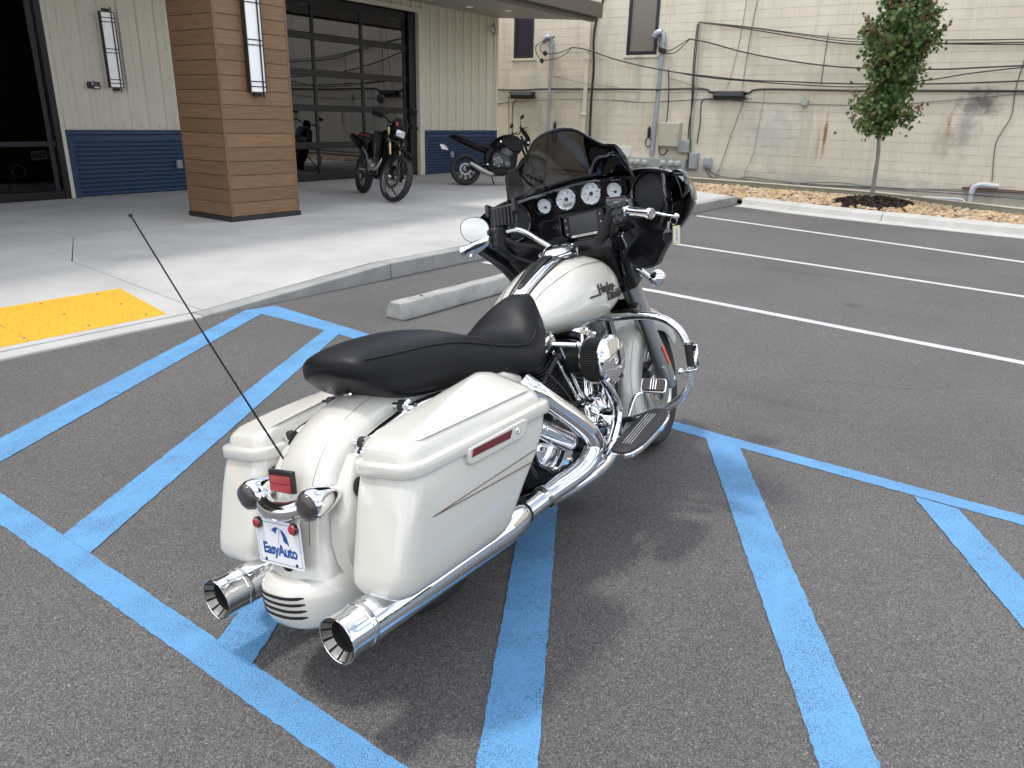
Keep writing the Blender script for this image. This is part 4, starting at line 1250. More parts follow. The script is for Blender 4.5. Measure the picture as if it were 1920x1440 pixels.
MB().box(8.96, 16.85, 9.76, 9.899, 3.665, 3.744).build('fascia_lip', 'fascia', can, smooth=0, bevel=0.006)
for x, y in ((14.45, 11.64), (15.04, 10.99), (13.2, 11.7), (12.2, 11.0)):
    d_ = MB().lathe((x, y, sof(y) - 0.001), (0, 0, -1), [(0, 0.10), (0.008, 0.10), (0.010, 0.085)], 24).build('downlight', 'siding_trim', can)
    MB().lathe((x, y, sof(y) - 0.0115), (0, 0, -1), [(0, 0.075), (0.003, 0.072)], 20).build('lens', 'lamp_shade', d_)
# entrance roof between the pillars (above the picture)
er = thing('entrance_roof', 'high flat entrance roof carried by the plank pillars', 'roof')
MB().box(-8, 8.9, 8.75, 13.4, 4.35, 4.75).build('roof', 'fascia', er, smooth=0)

# plank-clad pillar
pil = thing('plank_pillar', 'square pillar clad in brown horizontal planks on a black base', 'pillar', (6.425, 9.13, GZ))
PXa, PXb, PYa, PYb = -0.545, 0.545, -0.475, 0.475
MB().box(PXa - 0.012, PXb + 0.012, PYa - 0.012, PYb + 0.012, 0, 0.062).build('base_trim', 'base_black', pil, smooth=0, bevel=0.004)
MB().box(PXa + 0.02, PXb - 0.02, PYa + 0.02, PYb - 0.02, 0.0, 4.2).build('core', 'base_black', pil, smooth=0)
for sx, sy in ((PXa, PYa), (PXb, PYa), (PXa, PYb), (PXb, PYb)):
    cx0, cx1 = (sx, sx + 0.035) if sx < 0 else (sx - 0.035, sx)
    cy0, cy1 = (sy, sy + 0.035) if sy < 0 else (sy - 0.035, sy)
    MB().box(cx0, cx1, cy0, cy1, 0.063, 4.2).build('corner_trim', 'plank_trim', pil, smooth=0, bevel=0.003)
PH = 0.1712
pm = {}
for r_ in range(24):
    z0 = 0.066 + r_ * PH
    for side in range(4):
        if side in (0, 2):
            key, dims, loc = 'x', (PXb - PXa - 0.074, 0.016), (0, (PYa + 0.012) if side == 0 else (PYb - 0.012))
        else:
            key, dims, loc = 'y', (0.016, PYb - PYa - 0.074), ((PXa + 0.012) if side == 1 else (PXb - 0.012), 0)
        if key not in pm:
            o = MB().box(-dims[0] / 2, dims[0] / 2, -dims[1] / 2, dims[1] / 2, 0, PH - 0.007).build('plank', 'wood_plank', pil, smooth=0, bevel=0.0025, seg=1)
            pm[key] = o.data
        else:
            o = link('plank', pm[key], pil)
        o.location = (loc[0], loc[1], z0)
    # second pillar, outside the frame, is left out

def sconce(x, y, z0, z1, w, label, group, x_extra):
    t = thing('wall_lamp', label, 'wall lamp', (x, y, z0), 0, group)
    h = z1 - z0
    sh = MB()
    d = 0.095
    sh.rings([[(xx, -yy, zz) for xx, yy in ((-w / 2, 0.012), (-w / 2, d * 0.72), (-w / 4, d * 0.94), (0, d), (w / 4, d * 0.94), (w / 2, d * 0.72), (w / 2, 0.012))] for zz in (0, h)])
    sh.build('shade', 'lamp_shade', t, smooth=50)
    def bar(zz, hh=0.012):
        mb = MB()
        mb.rings([[(xx, -yy - off, zz + k) for off, k in ((0.001, 0), (0.009, 0), (0.009, hh), (0.001, hh))] for xx, yy in ((-w / 2, d * 0.72), (-w / 4, d * 0.94), (0, d), (w / 4, d * 0.94), (w / 2, d * 0.72))])
        return mb.build('band', 'lamp_metal', t, smooth=0)
    for f in (0.0, 0.055, 0.105, 0.46, 0.51, 0.86, 0.915, 0.988): bar(f * h)
    for xx in (-w / 2 - 0.004, w / 2 + 0.004): MB().box(xx - 0.006, xx + 0.006, -d * 0.72 - 0.01, -0.005, 0, h).build('side_bar', 'lamp_metal', t, smooth=0)
    MB().box(w * 0.20, w * 0.20 + 0.014, -d - 0.012, -d * 0.93, -0.065, h + 0.065).build('front_bar', 'lamp_metal', t, smooth=0)
    MB().box(-w * 0.22, w * 0.24, -0.055, -0.002, -0.045, -0.002).build('bracket', 'lamp_metal', t, smooth=0)
    MB().box(-w * 0.22, w * 0.24, -0.055, -0.002, h + 0.002, h + 0.045).build('bracket', 'lamp_metal', t, smooth=0)
    MB().box(-w * 0.4, w * 0.4, -0.010, -0.0005, 0.002, h - 0.002).build('back_plate', 'lamp_metal', t, smooth=0)
sconce(6.40, 9.13 + PYa - 0.001, 1.735, 2.93, 0.225, 'tall banded wall lamp on the front of the plank pillar', 'banded wall lamps', 0)
sconce(6.66, FY - 0.034, 1.80, 2.89, 0.20, 'tall banded wall lamp on the cream siding left of the pillar', 'banded wall lamps', 0)

# small fittings
t = thing('card_reader', 'small black card reader box on the cream siding below the lamp', 'card reader')
MB().box(6.235, 6.41, FY - 0.085, FY - 0.005, 1.775, 1.875).build('case', 'dark_plastic', t, bevel=0.015, seg=3)
MB().box(6.31, 6.37, FY - 0.088, FY - 0.0855, 1.825, 1.86).build('display', 'red_lens_dark', t, smooth=0)
MB().box(6.31, 6.38, FY - 0.088, FY - 0.0855, 1.785, 1.805).build('label', 'plate_white', t, smooth=0)
MB().box(6.275, 6.295, FY - 0.088, FY - 0.0855, 1.835, 1.86).build('label', 'plate_white', t, smooth=0)
for x, z, lb in ((7.58, 0.61, 'grey covered outlet on the blue base left of the pillar'), (14.89, 0.60, 'grey covered outlet on the blue base behind the parked black motorcycle')):
    t = thing('outlet_box', lb, 'outlet')
    MB().box(x - 0.045, x + 0.045, FY - 0.11, FY - 0.03, z - 0.07, z + 0.07).build('cover', 'grey_metal', t, bevel=0.015, seg=3)
    for xx in (x - 0.02, x + 0.02): MB().box(xx - 0.009, xx + 0.009, FY - 0.118, FY - 0.111, z - 0.05, z + 0.055).build('rib', 'grey_metal', t, bevel=0.003)
t = thing('security_camera', 'white dome security camera under the canopy by the building corner', 'camera')
MB().lathe((16.42, FY - 0.03, 3.59), (0, -1, 0), [(0, 0.075), (0.05, 0.075), (0.07, 0.06)], 20).build('base', 'white_plastic', t)
MB().ball((16.42, FY - 0.13, 3.57), 0.068, 16, 10).build('housing', 'white_plastic', t)
MB().ball((16.43, FY - 0.165, 3.565), 0.045, 14, 8).build('dome', 'black_gloss', t)
tag(MB().box(16.56, 16.71, FY - 0.10, FY - 0.036, 3.47, 3.69).build('sensor_box', 'box_beige', bevel=0.012), 'grey sensor box beside the dome security camera', 'box')

# ================================================================== WHITE TOURING MOTORCYCLE
LEAN, YAW = R(12.36), R(-0.42)
cT, sT, cL, sL = math.cos(YAW), math.sin(YAW), math.cos(LEAN), math.sin(LEAN)
AXX, AXY, AXZ = Vector((cT, sT, 0)), Vector((-sT * cL, cT * cL, -sL)), Vector((-sT * sL, cT * sL, cL))
bike = thing('touring_motorcycle', 'white touring motorcycle with black fairing and chrome engine standing on the blue hatching', 'motorcycle')
bm_ = Matrix((AXX, AXY, AXZ)).transposed().to_4x4()
bm_.translation = (1.560, 1.416, 0.012)
bike.matrix_world = bm_
# steering turned a little to the left about the raked axis
ST_ANG, RAKE = R(7), R(27)
S0 = Vector((1.625, 0, 0.32))
RS = Matrix.Rotation(ST_ANG, 4, Vector((-math.sin(RAKE), 0, math.cos(RAKE))))
def FT(p): return S0 + RS @ (Vector(p) - S0)

def rrect(x0, x1, y0, y1, rc, per=5):
    pts = []
    for cx, cy, a0 in ((x1 - rc, y1 - rc, 0), (x0 + rc, y1 - rc, 90), (x0 + rc, y0 + rc, 180), (x1 - rc, y0 + rc, 270)):
        for k in range(per + 1):
            a = R(a0 + 90 * k / per)
            pts.append((cx + rc * math.cos(a), cy + rc * math.sin(a)))
    return pts

# ---- saddlebags
def lid_top(x, y):
    z = interp([(-0.37, 0.655), (-0.33, 0.676), (-0.22, 0.702), (-0.08, 0.722), (0.08, 0.738), (0.17, 0.742), (0.235, 0.725), (0.275, 0.70)], x)[0]
    yr = 0.375 - 0.13 * max(0.0, min(1.0, (x + 0.30) / 0.42))
    k = max(0.0, abs(y) - yr)
    crease = 0.30 * k + 0.6 * k * k
    return z - crease
def bag(sd):
    S = lambda p: Vector((p[0], (p[1] + (0.035 * max(0.0, 0.60 - p[2]) / 0.30 if sd > 0 else 0.0)) * sd, p[2]))
    body = [(0.618, -0.352, 0.262, 0.200, 0.416, 0.05), (0.56, -0.374, 0.232, 0.196, 0.424, 0.05), (0.50, -0.394, 0.182, 0.194, 0.424, 0.052), (0.43, -0.418, 0.118, 0.192, 0.416, 0.055),
            (0.37, -0.440, 0.070, 0.190, 0.410, 0.06), (0.335, -0.450, 0.044, 0.192, 0.403, 0.060), (0.315, -0.446, 0.030, 0.198, 0.395, 0.062), (0.300, -0.434, 0.012, 0.210, 0.380, 0.06), (0.293, -0.395, -0.03, 0.235, 0.345, 0.055)]
    rs = []
    for z, xr, xf, yi, yo, rc in body:
        rs.append([(x, y, z) for x, y in rrect(xr, xf, yi, yo, rc)])
    b_ = MB().rings(rs).build('saddlebag', 'pearl_white', bike, T=S, smooth=60)
    # rim and domed lid
    mb = MB()
    rs = []
    for z, o in ((0.603, 0.003), (0.604, 0.0125), (0.608, 0.0145), (0.630, 0.0135), (0.634, 0.0120), (0.635, 0.002), (0.637, -0.002)):
        rs.append([(x, y, z) for x, y in rrect(-0.356 - o, 0.264 + o, 0.199 - o * 0.7, 0.418 + o, 0.052 + o)])
    base = rrect(-0.350, 0.258, 0.204, 0.411, 0.050)
    cx, cy = -0.046, 0.30
    for s, pr in ((0.995, 0.02), (0.985, 0.40), (0.972, 0.74), (0.95, 0.90), (0.92, 0.97), (0.86, 1.0), (0.80, 1.0), (0.68, 1.0), (0.52, 1.0), (0.36, 1.0), (0.2, 1.0), (0.06, 1.0)):
        ring = []
        for x, y in base:
            xx, yy = cx + (x - cx) * s, cy + (y - cy) * s
            if s > 0.9: xx, yy = x - (x - cx) / 0.304 * (1 - s) * 0.30, y - (y - cy) / 0.105 * (1 - s) * 0.30
            z1 = lid_top(max(-0.33, min(0.25, xx)), yy)
            ring.append((xx, yy, 0.637 + (z1 - 0.637) * pr))
        rs.append(ring)
    mb.rings(rs)
    lid = mb.build('lid', 'pearl_white', b_, T=S, smooth=60)
    # latch housing with red reflector
    yl = -0.4235
    P = [(-0.1620, -0.4300, 0.5770), (-0.1580, -0.4300, 0.6170), (-0.1330, -0.4300, 0.6190), (0.0990, -0.4300, 0.6230), (0.1190, -0.4300, 0.6150), (0.1060, -0.4300, 0.5880), (0.0800, -0.4300, 0.5700), (-0.1480, -0.4300, 0.5700)]
    P = [(p[0], p[2]) for p in P]
    mt_ = Matrix(((1, 0, 0, 0), (0, 0, -1, 0.418), (0, 1, 0, 0), (0, 0, 0, 1)))
    mtx = Matrix(((1, 0, 0, 0), (0, 0, 1, 0.416), (0, 1, 0, 0), (0, 0, 0, 1)))
    lt = MB().prism(P, 0.020, mtx).build('latch_housing', 'pearl_white', b_, T=S, smooth=40, bevel=0.006, seg=3)
    Q = [(-0.1510, -0.4450, 0.5920), (-0.1400, -0.4450, 0.6120), (0.0360, -0.4450, 0.6110), (0.0200, -0.4450, 0.5890)]
    Q = [(p[0], p[2]) for p in Q]
    mtx = Matrix(((1, 0, 0, 0), (0, 0, 1, 0.4355), (0, 1, 0, 0), (0, 0, 0, 1)))
    MB().prism(Q, 0.003, mtx).build('reflector', 'red_lens_dark', lt if 0 else b_, T=S, smooth=0, bevel=0.001)
    lk = (0.0600, -0.4400, 0.5980)
    MB().lathe((lk[0], 0.436, lk[2]), (0, 1, 0), [(0, 0.010), (0.003, 0.0095), (0.0035, 0.006), (0.001, 0.005), (0.001, 0.001)], 16).build('lock', 'chrome', b_, T=S)
    # pinstripes converging to the rear
    tip = (-0.3160, -0.4240, 0.4910)
    for e in ((0.1430, -0.4240, 0.5120), (0.1210, -0.4240, 0.4810)):
        a, b2 = Vector(tip), Vector(e)
        pts = [a.lerp(b2, k / 10) for k in range(11)]
        def yo(z, x): return 0.4262 if z > 0.47 else 0.4262 - (0.47 - z) * 0.10
        MB().tube([(p.x, yo(p.z, p.x) - 0.0015, p.z) for p in pts], [0.0012 + 0.0003 * k / 10 for k in range(11)], 6).build('pinstripe', 'pinstripe', b_, T=S)
    # bottom mounting foot
    MB().obox((-0.36, 0.30, 0.285), (0.05, 0.03, 0.022)).build('mounting_foot', 'chrome_satin', b_, T=S, bevel=0.004)
    return b_
bag(-1)
bag(1)

# ---- rear fender
path = [(-0.492, 0.325), (-0.468, 0.38), (-0.455, 0.43), (-0.440, 0.49), (-0.415, 0.56), (-0.375, 0.625), (-0.32, 0.68), (-0.24, 0.725), (-0.14, 0.755), (-0.03, 0.770), (0.12, 0.768), (0.25, 0.745), (0.33, 0.70)]
pp = smooth_path([(x, 0, z) for x, z in path], 5)
def fend_ring(i, w, hh, dep, off=0.0, n=20):
    p = pp[i]
    d = (pp[min(i + 1, len(pp) - 1)] - pp[max(i - 1, 0)]).normalized()
    nn = Vector((-d.z, 0, d.x))
    if nn.z < 0 and nn.x > 0: nn = -nn
    ring = []
    prof = [(-w, -dep)] + [(-w * math.cos(t), -hh + hh * math.sin(t) ** 0.85 if math.sin(t) > 0 else -hh) for t in [math.pi * k / n for k in range(n + 1)]] + [(w, -dep)]
    for y, o in prof: ring.append(p + nn * (o + off) + Vector((0, y, 0)))
    return ring
rs = []
for i in range(len(pp)):
    t = i / (len(pp) - 1)
    w = 0.112 + 0.022 * max(0, 1 - t * 5) ** 2 + 0.010 * math.sin(t * math.pi)
    rs.append(fend_ring(i, w, 0.062, 0.16))
mb = MB().rings(rs, cap=False)
mb.f = [f for k, f in enumerate(mb.f) if (k % len(rs[0])) != len(rs[0]) - 1]
mb.mi = [0] * len(mb.f)
fender = mb.build('rear_fender', 'pearl_white', bike, smooth=50, solid=0.004)
# fender pinstripes
for sd in (-1, 1):
    pts = []
    for i in range(9, len(pp)):
        d = (pp[min(i + 1, len(pp) - 1)] - pp[i - 1]).normalized()
        nn = Vector((-d.z, 0, d.x))
        if nn.z < 0 and nn.x > 0: nn = -nn
        pts.append(pp[i] + nn * (-0.062 + 0.062 * math.sqrt(1 - 0.62 ** 2) ** 0.85 + 0.0022) + Vector((0, sd * 0.62 * 0.118, 0)))
    MB().tube(pts, 0.0011, 5).build('pinstripe', 'pinstripe', fender)
# fender skirt panel below the number plate, with four louvres
def arc(a, b_, z, x0=-0.32, n=28, e=2.6):
    out = []
    for k in range(n + 1):
        t = math.pi * k / n
        c_, s_ = math.cos(t), math.sin(t)
        out.append((x0 - a * abs(s_) ** (2 / e), b_ * math.copysign(abs(c_) ** (2 / e), c_), z))
    return out
rows = [arc(0.170, 0.128, 0.196), arc(0.196, 0.140, 0.200), arc(0.212, 0.150, 0.214), arc(0.220, 0.154, 0.240), arc(0.220, 0.154, 0.290), arc(0.214, 0.150, 0.312), arc(0.198, 0.142, 0.326), arc(0.176, 0.128, 0.334)]
mb = MB()
n = len(rows[0])
mb.add([p for r_ in rows for p in r_], [(i * n + k, i * n + k + 1, (i + 1) * n + k + 1, (i + 1) * n + k) for i in range(len(rows) - 1) for k in range(n - 1)])
skirt = mb.build('rear_skirt', 'pearl_white', bike, smooth=60, solid=0.004)
for k in range(4):
    z = 0.302 - k * 0.0185
    up = [p for p in arc(0.2225, 0.1565, z) if abs(p[1]) < 0.105]
    mb = MB()
    hh = 0.0042
    m_ = len(up)
    vs = [(x, y, z - hh * (1 if 0 < j < m_ - 1 else 0.4)) for j, (x, y, _) in enumerate(up)] + [(x, y, z + hh * (1 if 0 < j < m_ - 1 else 0.4)) for j, (x, y, _) in enumerate(up)]
    mb.add(vs, [(j, j + 1, m_ + j + 1, m_ + j) for j in range(m_ - 1)])
    mb.build('louvre', 'soot_shade_black', skirt, smooth=60, solid=0.0015)  # slot opening laid on as a dark strip, shade in the colour
# filler panels between fender and bags
for sd in (-1, 1):
    prf = [(0.235, -0.395, 0.146, -0.32, 0.150), (0.30, -0.40, 0.144, -0.33, 0.155), (0.33, -0.405, 0.138, -0.345, 0.165), (0.36, -0.415, 0.134, -0.36, 0.172), (0.42, -0.415, 0.126, -0.375, 0.180), (0.50, -0.395, 0.122, -0.365, 0.182), (0.58, -0.345, 0.120, -0.33, 0.176), (0.63, -0.30, 0.118, -0.30, 0.165)]
    rg = []
    for z, xa, ya, xb, yb in prf:
        rg.append([(xa, ya * sd, z), ((xa + xb) / 2 - 0.014, (ya * 0.55 + yb * 0.45) * sd, z), ((xa + xb) / 2 - 0.010, (ya * 0.2 + yb * 0.8) * sd, z), (xb, yb * sd, z), (xb + 0.08, yb * sd, z), (xa + 0.08, ya * sd, z)])
    MB().rings(rg).build('filler_panel', 'pearl_white', bike, smooth=50)
    MB().ball((-0.335, sd * 0.187, 0.555), 0.022, 12, 8, (1, 0.3, 1.3)).build('grommet', 'rubber', bike)

# ---- tail: light bar, indicators, reflector, plate, antenna
mb = MB()
pts = smooth_path([(-0.405, 0.128, 0.552), (-0.445, 0.095, 0.536), (-0.466, 0.05, 0.523), (-0.472, 0, 0.519), (-0.466, -0.05, 0.523), (-0.445, -0.095, 0.536), (-0.405, -0.128, 0.552)], 4)
mb.tube(pts, [0.020 + 0.008 * math.sin(math.pi * i / (len(pts) - 1)) for i in range(len(pts))], 14)
mb.build('light_bar', 'chrome', bike)
MB().obox((-0.450, 0, 0.488), (0.03, 0.11, 0.035)).build('plate_bracket', 'chrome', bike, bevel=0.008, seg=3)
for sd in (-1, 1):
    b_ = MB().lathe((-0.468, sd * 0.132, 0.545), (1, 0, 0.05), [(0.0, 0.040), (0.006, 0.0435), (0.03, 0.043), (0.06, 0.037), (0.09, 0.027), (0.115, 0.014), (0.125, 0.003)], 28).build('indicator', 'chrome', bike, smooth=50)
    MB().lathe((-0.467, sd * 0.132, 0.545), (-1, 0, -0.05), [(0.0, 0.0395), (0.004, 0.0395), (0.014, 0.034), (0.018, 0.022), (0.019, 0.003)], 28).build('lens', 'smoke_lens', b_, smooth=60)
MB().obox((-0.437, 0, 0.592), (0.014, 0.104, 0.062), (0, 0.12, 0)).build('reflector_holder', 'black_satin', bike, bevel=0.003)
MB().obox((-0.4445, 0, 0.5995), (0.006, 0.092, 0.021), (0, 0.12, 0)).build('reflector', 'red_lens', bike, bevel=0.001)
MB().obox((-0.4470, 0, 0.577), (0.006, 0.092, 0.021), (0, 0.12, 0)).build('reflector', 'red_lens', bike, bevel=0.001)
pl = MB()
pm_ = plane_mtx((-0.488, 0, 0.432), (0, -1, 0), (0.10, 0, 1))
pl.prism(rrect(-0.100, 0.100, -0.064, 0.064, 0.010, 4), 0.0015, pm_)
plate = pl.build('number_plate', 'plate_white', bike, smooth=0)
def onp(x, y, d=0.0017): return pm_ @ Matrix.Translation((x, y, d))
# printed frame line
fr_ = MB()
o_, i_ = rrect(-0.093, 0.093, -0.057, 0.057, 0.008, 4), rrect(-0.0915, 0.0915, -0.0555, 0.0555, 0.0075, 4)
n = len(o_)
fr_.add([onp(x, y) @ Vector((0, 0, 0)) for x, y in o_] + [onp(x, y) @ Vector((0, 0, 0)) for x, y in i_], [(k, (k + 1) % n, n + (k + 1) % n, n + k) for k in range(n)])
fr_.build('border', 'plate_blue', plate, smooth=0)
write('lettering', 'EasyAuto', 0.043, 'plate_blue', plate, onp(0.0, -0.020), 0.0002, 0.0016, 0.0, 0.92)
write('trademark', 'TM', 0.006, 'plate_blue', plate, onp(0.090, -0.012), 0.0001)
# beach umbrella emblem: blue and white segments and a pole
um = MB()
cx, cy = 0.008, 0.012
def seg(a0, a1, r0, r1, ox, oy):
    k = 8
    pts = [(ox + r1 * math.cos(R(a0 + (a1 - a0) * j / k)), oy + r1 * 0.8 * math.sin(R(a0 + (a1 - a0) * j / k))) for j in range(k + 1)] + [(ox + r0, oy)]
    um.add([onp(x, y, 0.0018) @ Vector((0, 0, 0)) for x, y in pts], [tuple(range(len(pts)))])
def poly2(pts): um.add([onp(x, y, 0.0018) @ Vector((0, 0, 0)) for x, y in pts], [tuple(range(len(pts)))])
poly2([(-0.030, 0.034), (-0.018, 0.043), (-0.004, 0.046), (0.004, 0.045), (-0.006, 0.036), (-0.010, 0.026), (-0.020, 0.033)])
poly2([(0.010, 0.043), (0.026, 0.036), (0.038, 0.022), (0.043, 0.006), (0.044, -0.004), (0.034, 0.004), (0.022, 0.008), (0.020, 0.022), (0.014, 0.034)])
poly2([(0.001, 0.012), (0.0025, 0.0125), (0.0085, 0.044), (0.007, 0.0445)])
poly2([(-0.006, -0.004), (-0.0045, -0.004), (0.0025, 0.0125), (0.001, 0.012)])
um.build('emblem', 'plate_blue', plate, smooth=0)
for sx in (-0.068, 0.068):
    MB().lathe(onp(sx, -0.052, 0.002) @ Vector((0, 0, 0)), pm_.to_3x3() @ Vector((0, 0, 1)), [(-0.001, 0.005), (0.0006, 0.0048)], 14).build('bolt_hole', 'soot_shade_black', plate)  # hole drawn as a black disc for its shade
    b_ = MB().lathe(onp(sx * 1.17, 0.052, 0.002) @ Vector((0, 0, 0)), pm_.to_3x3() @ Vector((0, 0, 1)), [(0, 0.0165), (0.008, 0.0165), (0.010, 0.014)], 20).build('reflector_rim', 'black_gloss', bike)
    MB().lathe(onp(sx * 1.17, 0.052, 0.0123) @ Vector((0, 0, 0)), pm_.to_3x3() @ Vector((0, 0, 1)), [(0, 0.014), (0.003, 0.012), (0.005, 0.005), (0.0055, 0.001)], 20).build('lens', 'red_lens', b_)
MB().ball((-0.478, 0.0, 0.358), 0.021, 14, 8, (0.35, 1.1, 0.9)).build('socket_cover', 'soot_shade_black', bike)
MB().tube(smooth_path([(-0.315, 0.125, 0.555), (-0.40, 0.14, 0.80), (-0.485, 0.148, 1.04), (-0.588, 0.150, 1.333)], 6), [0.0032] * 6 + [0.0028] * 6 + [0.0022] * 7, 8).build('antenna', 'black_satin', bike)
MB().ball((-0.589, 0.150, 1.335), 0.0055, 10, 6).build('antenna_tip', 'black_satin', bike)
MB().cyl((-0.300, 0.122, 0.52), (-0.316, 0.126, 0.56), 0.009, 12).build('antenna_base', 'black_satin', bike)

# ---- docking posts and chrome strut covers
for sd in (-1, 1):
    for (x, z) in ((-0.268, 0.655), (-0.100, 0.712)):
        pst = MB().cyl((x, sd * 0.118, z), (x + 0.004, sd * 0.205, z - 0.002), 0.0095, 14).build('docking_post', 'chrome', bike)
        MB().cyl((x + 0.001, sd * 0.146, z), (x + 0.003, sd * 0.168, z), 0.017, 16).build('grommet', 'rubber', pst)
        MB().lathe((x + 0.004, sd * 0.169, z), (0, sd, 0), [(0, 0.018), (0.006, 0.018), (0.008, 0.012)], 16).build('cap', 'chrome', pst)
    rg = []
    for x, z, h in ((-0.29, 0.630, 0.016), (-0.26, 0.655, 0.024), (-0.2, 0.672, 0.026), (-0.12, 0.690, 0.026), (-0.04, 0.698, 0.026), (0.06, 0.70, 0.02)):
        rg.append([(x, sd * 0.125, z - 0.05), (x, sd * 0.185, z - 0.05), (x, sd * 0.190, z - 0.01), (x, sd * 0.180, z + h * 0.3), (x, sd * 0.160, z + h * 0.55), (x, sd * 0.138, z + h * 0.3), (x, sd * 0.125, z)])
    MB().rings(rg).build('strut_cover', 'chrome', bike, smooth=60)
MB().lathe((-0.172, -0.02, 0.764), (-0.15, 0, 1), [(0, 0.016), (0.006, 0.015), (0.009, 0.009), (0.010, 0.001)], 16).build('seat_screw', 'chrome', bike)

# ---- seat
def super_ring(x, a, zt, zb, et=2.3, eb=2.6, n=36, zc=None, cut=1.0):
    zc = zb + (zt - zb) * (0.42 if zc is None else zc)
    r_ = []
    for k in range(n):
        t = 2 * math.pi * k / n
        c_, s_ = math.cos(t), math.sin(t)
        e = et if s_ >= 0 else eb
        r_.append((x, a * math.copysign(abs(c_) ** (2 / e), c_), zc + ((zt - zc) if s_ >= 0 else (zc - zb)) * math.copysign(abs(s_) ** (2 / e), s_)))
    return r_
seat_tab = [(-0.238, 0.045, 0.862, 0.838), (-0.230, 0.095, 0.876, 0.822), (-0.205, 0.130, 0.889, 0.800), (-0.15, 0.156, 0.902, 0.755), (-0.06, 0.168, 0.908, 0.718), (0.06, 0.172, 0.904, 0.700), (0.17, 0.172, 0.886, 0.690), (0.27, 0.175, 0.855, 0.685),
            (0.36, 0.182, 0.822, 0.675), (0.45, 0.192, 0.800, 0.655), (0.52, 0.194, 0.797, 0.635), (0.565, 0.190, 0.818, 0.628), (0.61, 0.176, 0.860, 0.632), (0.65, 0.155, 0.886, 0.655), (0.69, 0.132, 0.903, 0.70), (0.73, 0.112, 0.910, 0.75), (0.765, 0.092, 0.907, 0.79), (0.79, 0.066, 0.895, 0.82), (0.803, 0.035, 0.880, 0.84)]
xs_ = [-0.238 + 1.041 * (k / 56) ** 1.0 for k in range(57)]
def seat_ring(x):
    a, zt, zb = interp(seat_tab, x)
    # nose part: a narrow hump with a saddle shoulder
    return super_ring(x, a, zt, zb, interp([(0.45, 2.5), (0.58, 2.15), (0.68, 1.95), (0.8, 2.1)], x)[0], 4.5)
rs = [seat_ring(x) for x in xs_]
seat = MB().rings(rs).build('seat', 'leather', bike, smooth=70, sub=1)
for idx in (3, 15):
    pts = []
    for k, x in enumerate(xs_):
        if -0.20 < x < 0.60:
            t = (x + 0.2) / 0.8
            y_, z_ = rs[k][idx][1], rs[k][idx][2]
            pts.append((x, y_ * 1.003, z_ + 0.002))
    MB().tube(pts, 0.0022, 6).build('piping', 'seam', seat)
pts = [(p[0] - 0.0, p[1] * 1.002, p[2] + 0.001) for p in seat_ring(0.335)[1:18]]
MB().tube(pts, 0.0018, 6).build('cross_seam', 'seam', seat)

# ---- frame and side panels
def side_poly(name, pts, y0, y1, mat, bevel=0.008):
    for sd in (-1, 1):
        mtx = Matrix(((1, 0, 0, 0), (0, 0, sd, sd * y0), (0, 1, 0, 0), (0, 0, 0, 1)))
        MB().prism(pts, y1 - y0, mtx).build(name, mat, bike, smooth=40, bevel=bevel, seg=3)
side_poly('side_cover', [(0.24, 0.50), (0.27, 0.69), (0.36, 0.705), (0.47, 0.655), (0.455, 0.60), (0.36, 0.50)], 0.10, 0.178, 'pearl_white', 0.02)
MB().box(0.10, 0.50, -0.11, 0.11, 0.34, 0.68).build('battery_box', 'engine_black', bike, bevel=0.02)
for sd in (-1, 1):
    MB().tube(smooth_path([(0.10, sd * 0.10, 0.30), (0.5, sd * 0.12, 0.20), (0.95, sd * 0.12, 0.20), (1.18, sd * 0.11, 0.30), (1.25, sd * 0.09, 0.60), (1.24, sd * 0.05, 0.90)], 6), 0.019, 12).build('frame_tube', 'black_gloss', bike)
    MB().tube(smooth_path([(0.25, sd * 0.10, 0.66), (0.6, sd * 0.09, 0.71), (1.2, sd * 0.05, 0.86)], 5), 0.019, 12).build('frame_tube', 'black_gloss', bike)
MB().beam((0.42, -0.13, 0.37), (0.0, -0.13, 0.33), 0.04, 0.07).build('swingarm', 'black_gloss', bike, bevel=0.01)
MB().beam((0.42, 0.13, 0.37), (0.0, 0.13, 0.33), 0.04, 0.07).build('swingarm', 'black_gloss', bike, bevel=0.01)

# ---- tank
tank_tab = [(0.60, 0.040, 0.800, 0.770), (0.63, 0.080, 0.820, 0.762), (0.69, 0.130, 0.868, 0.745), (0.75, 0.162, 0.908, 0.732), (0.83, 0.186, 0.950, 0.718), (0.95, 0.202, 0.998, 0.706), (1.07, 0.205, 1.006, 0.705), (1.16, 0.194, 0.995, 0.720), (1.23, 0.162, 0.965, 0.748), (1.275, 0.110, 0.928, 0.785), (1.298, 0.045, 0.890, 0.825)]
def tank_ring(x, off=0.0): 
    a, zt, zb = interp(tank_tab, x)
    return super_ring(x, a + off, zt + off, zb - off, 2.35, 2.0, 40, 0.40)
tx = [0.60 + 0.698 * (0.5 - 0.5 * math.cos(math.pi * k / 48)) for k in range(49)]
tank = MB().rings([tank_ring(x) for x in tx]).build('fuel_tank', 'pearl_white', bike, smooth=70, sub=1)
def tank_y(x, z):
    a, zt, zb = interp(tank_tab, x)
    zc = zb + (zt - zb) * 0.40
    h, e = ((zt - zc), 2.35) if z >= zc else ((zc - zb), 2.0)
    q = min(0.999, abs(z - zc) / h)
    return a * (1 - q ** e) ** (1 / e)
def tank_z(x, y):
    a, zt, zb = interp(tank_tab, x)
    zc = zb + (zt - zb) * 0.40
    return zc + (zt - zc) * (1 - min(0.999, abs(y) / a) ** 2.35) ** (1 / 2.35)
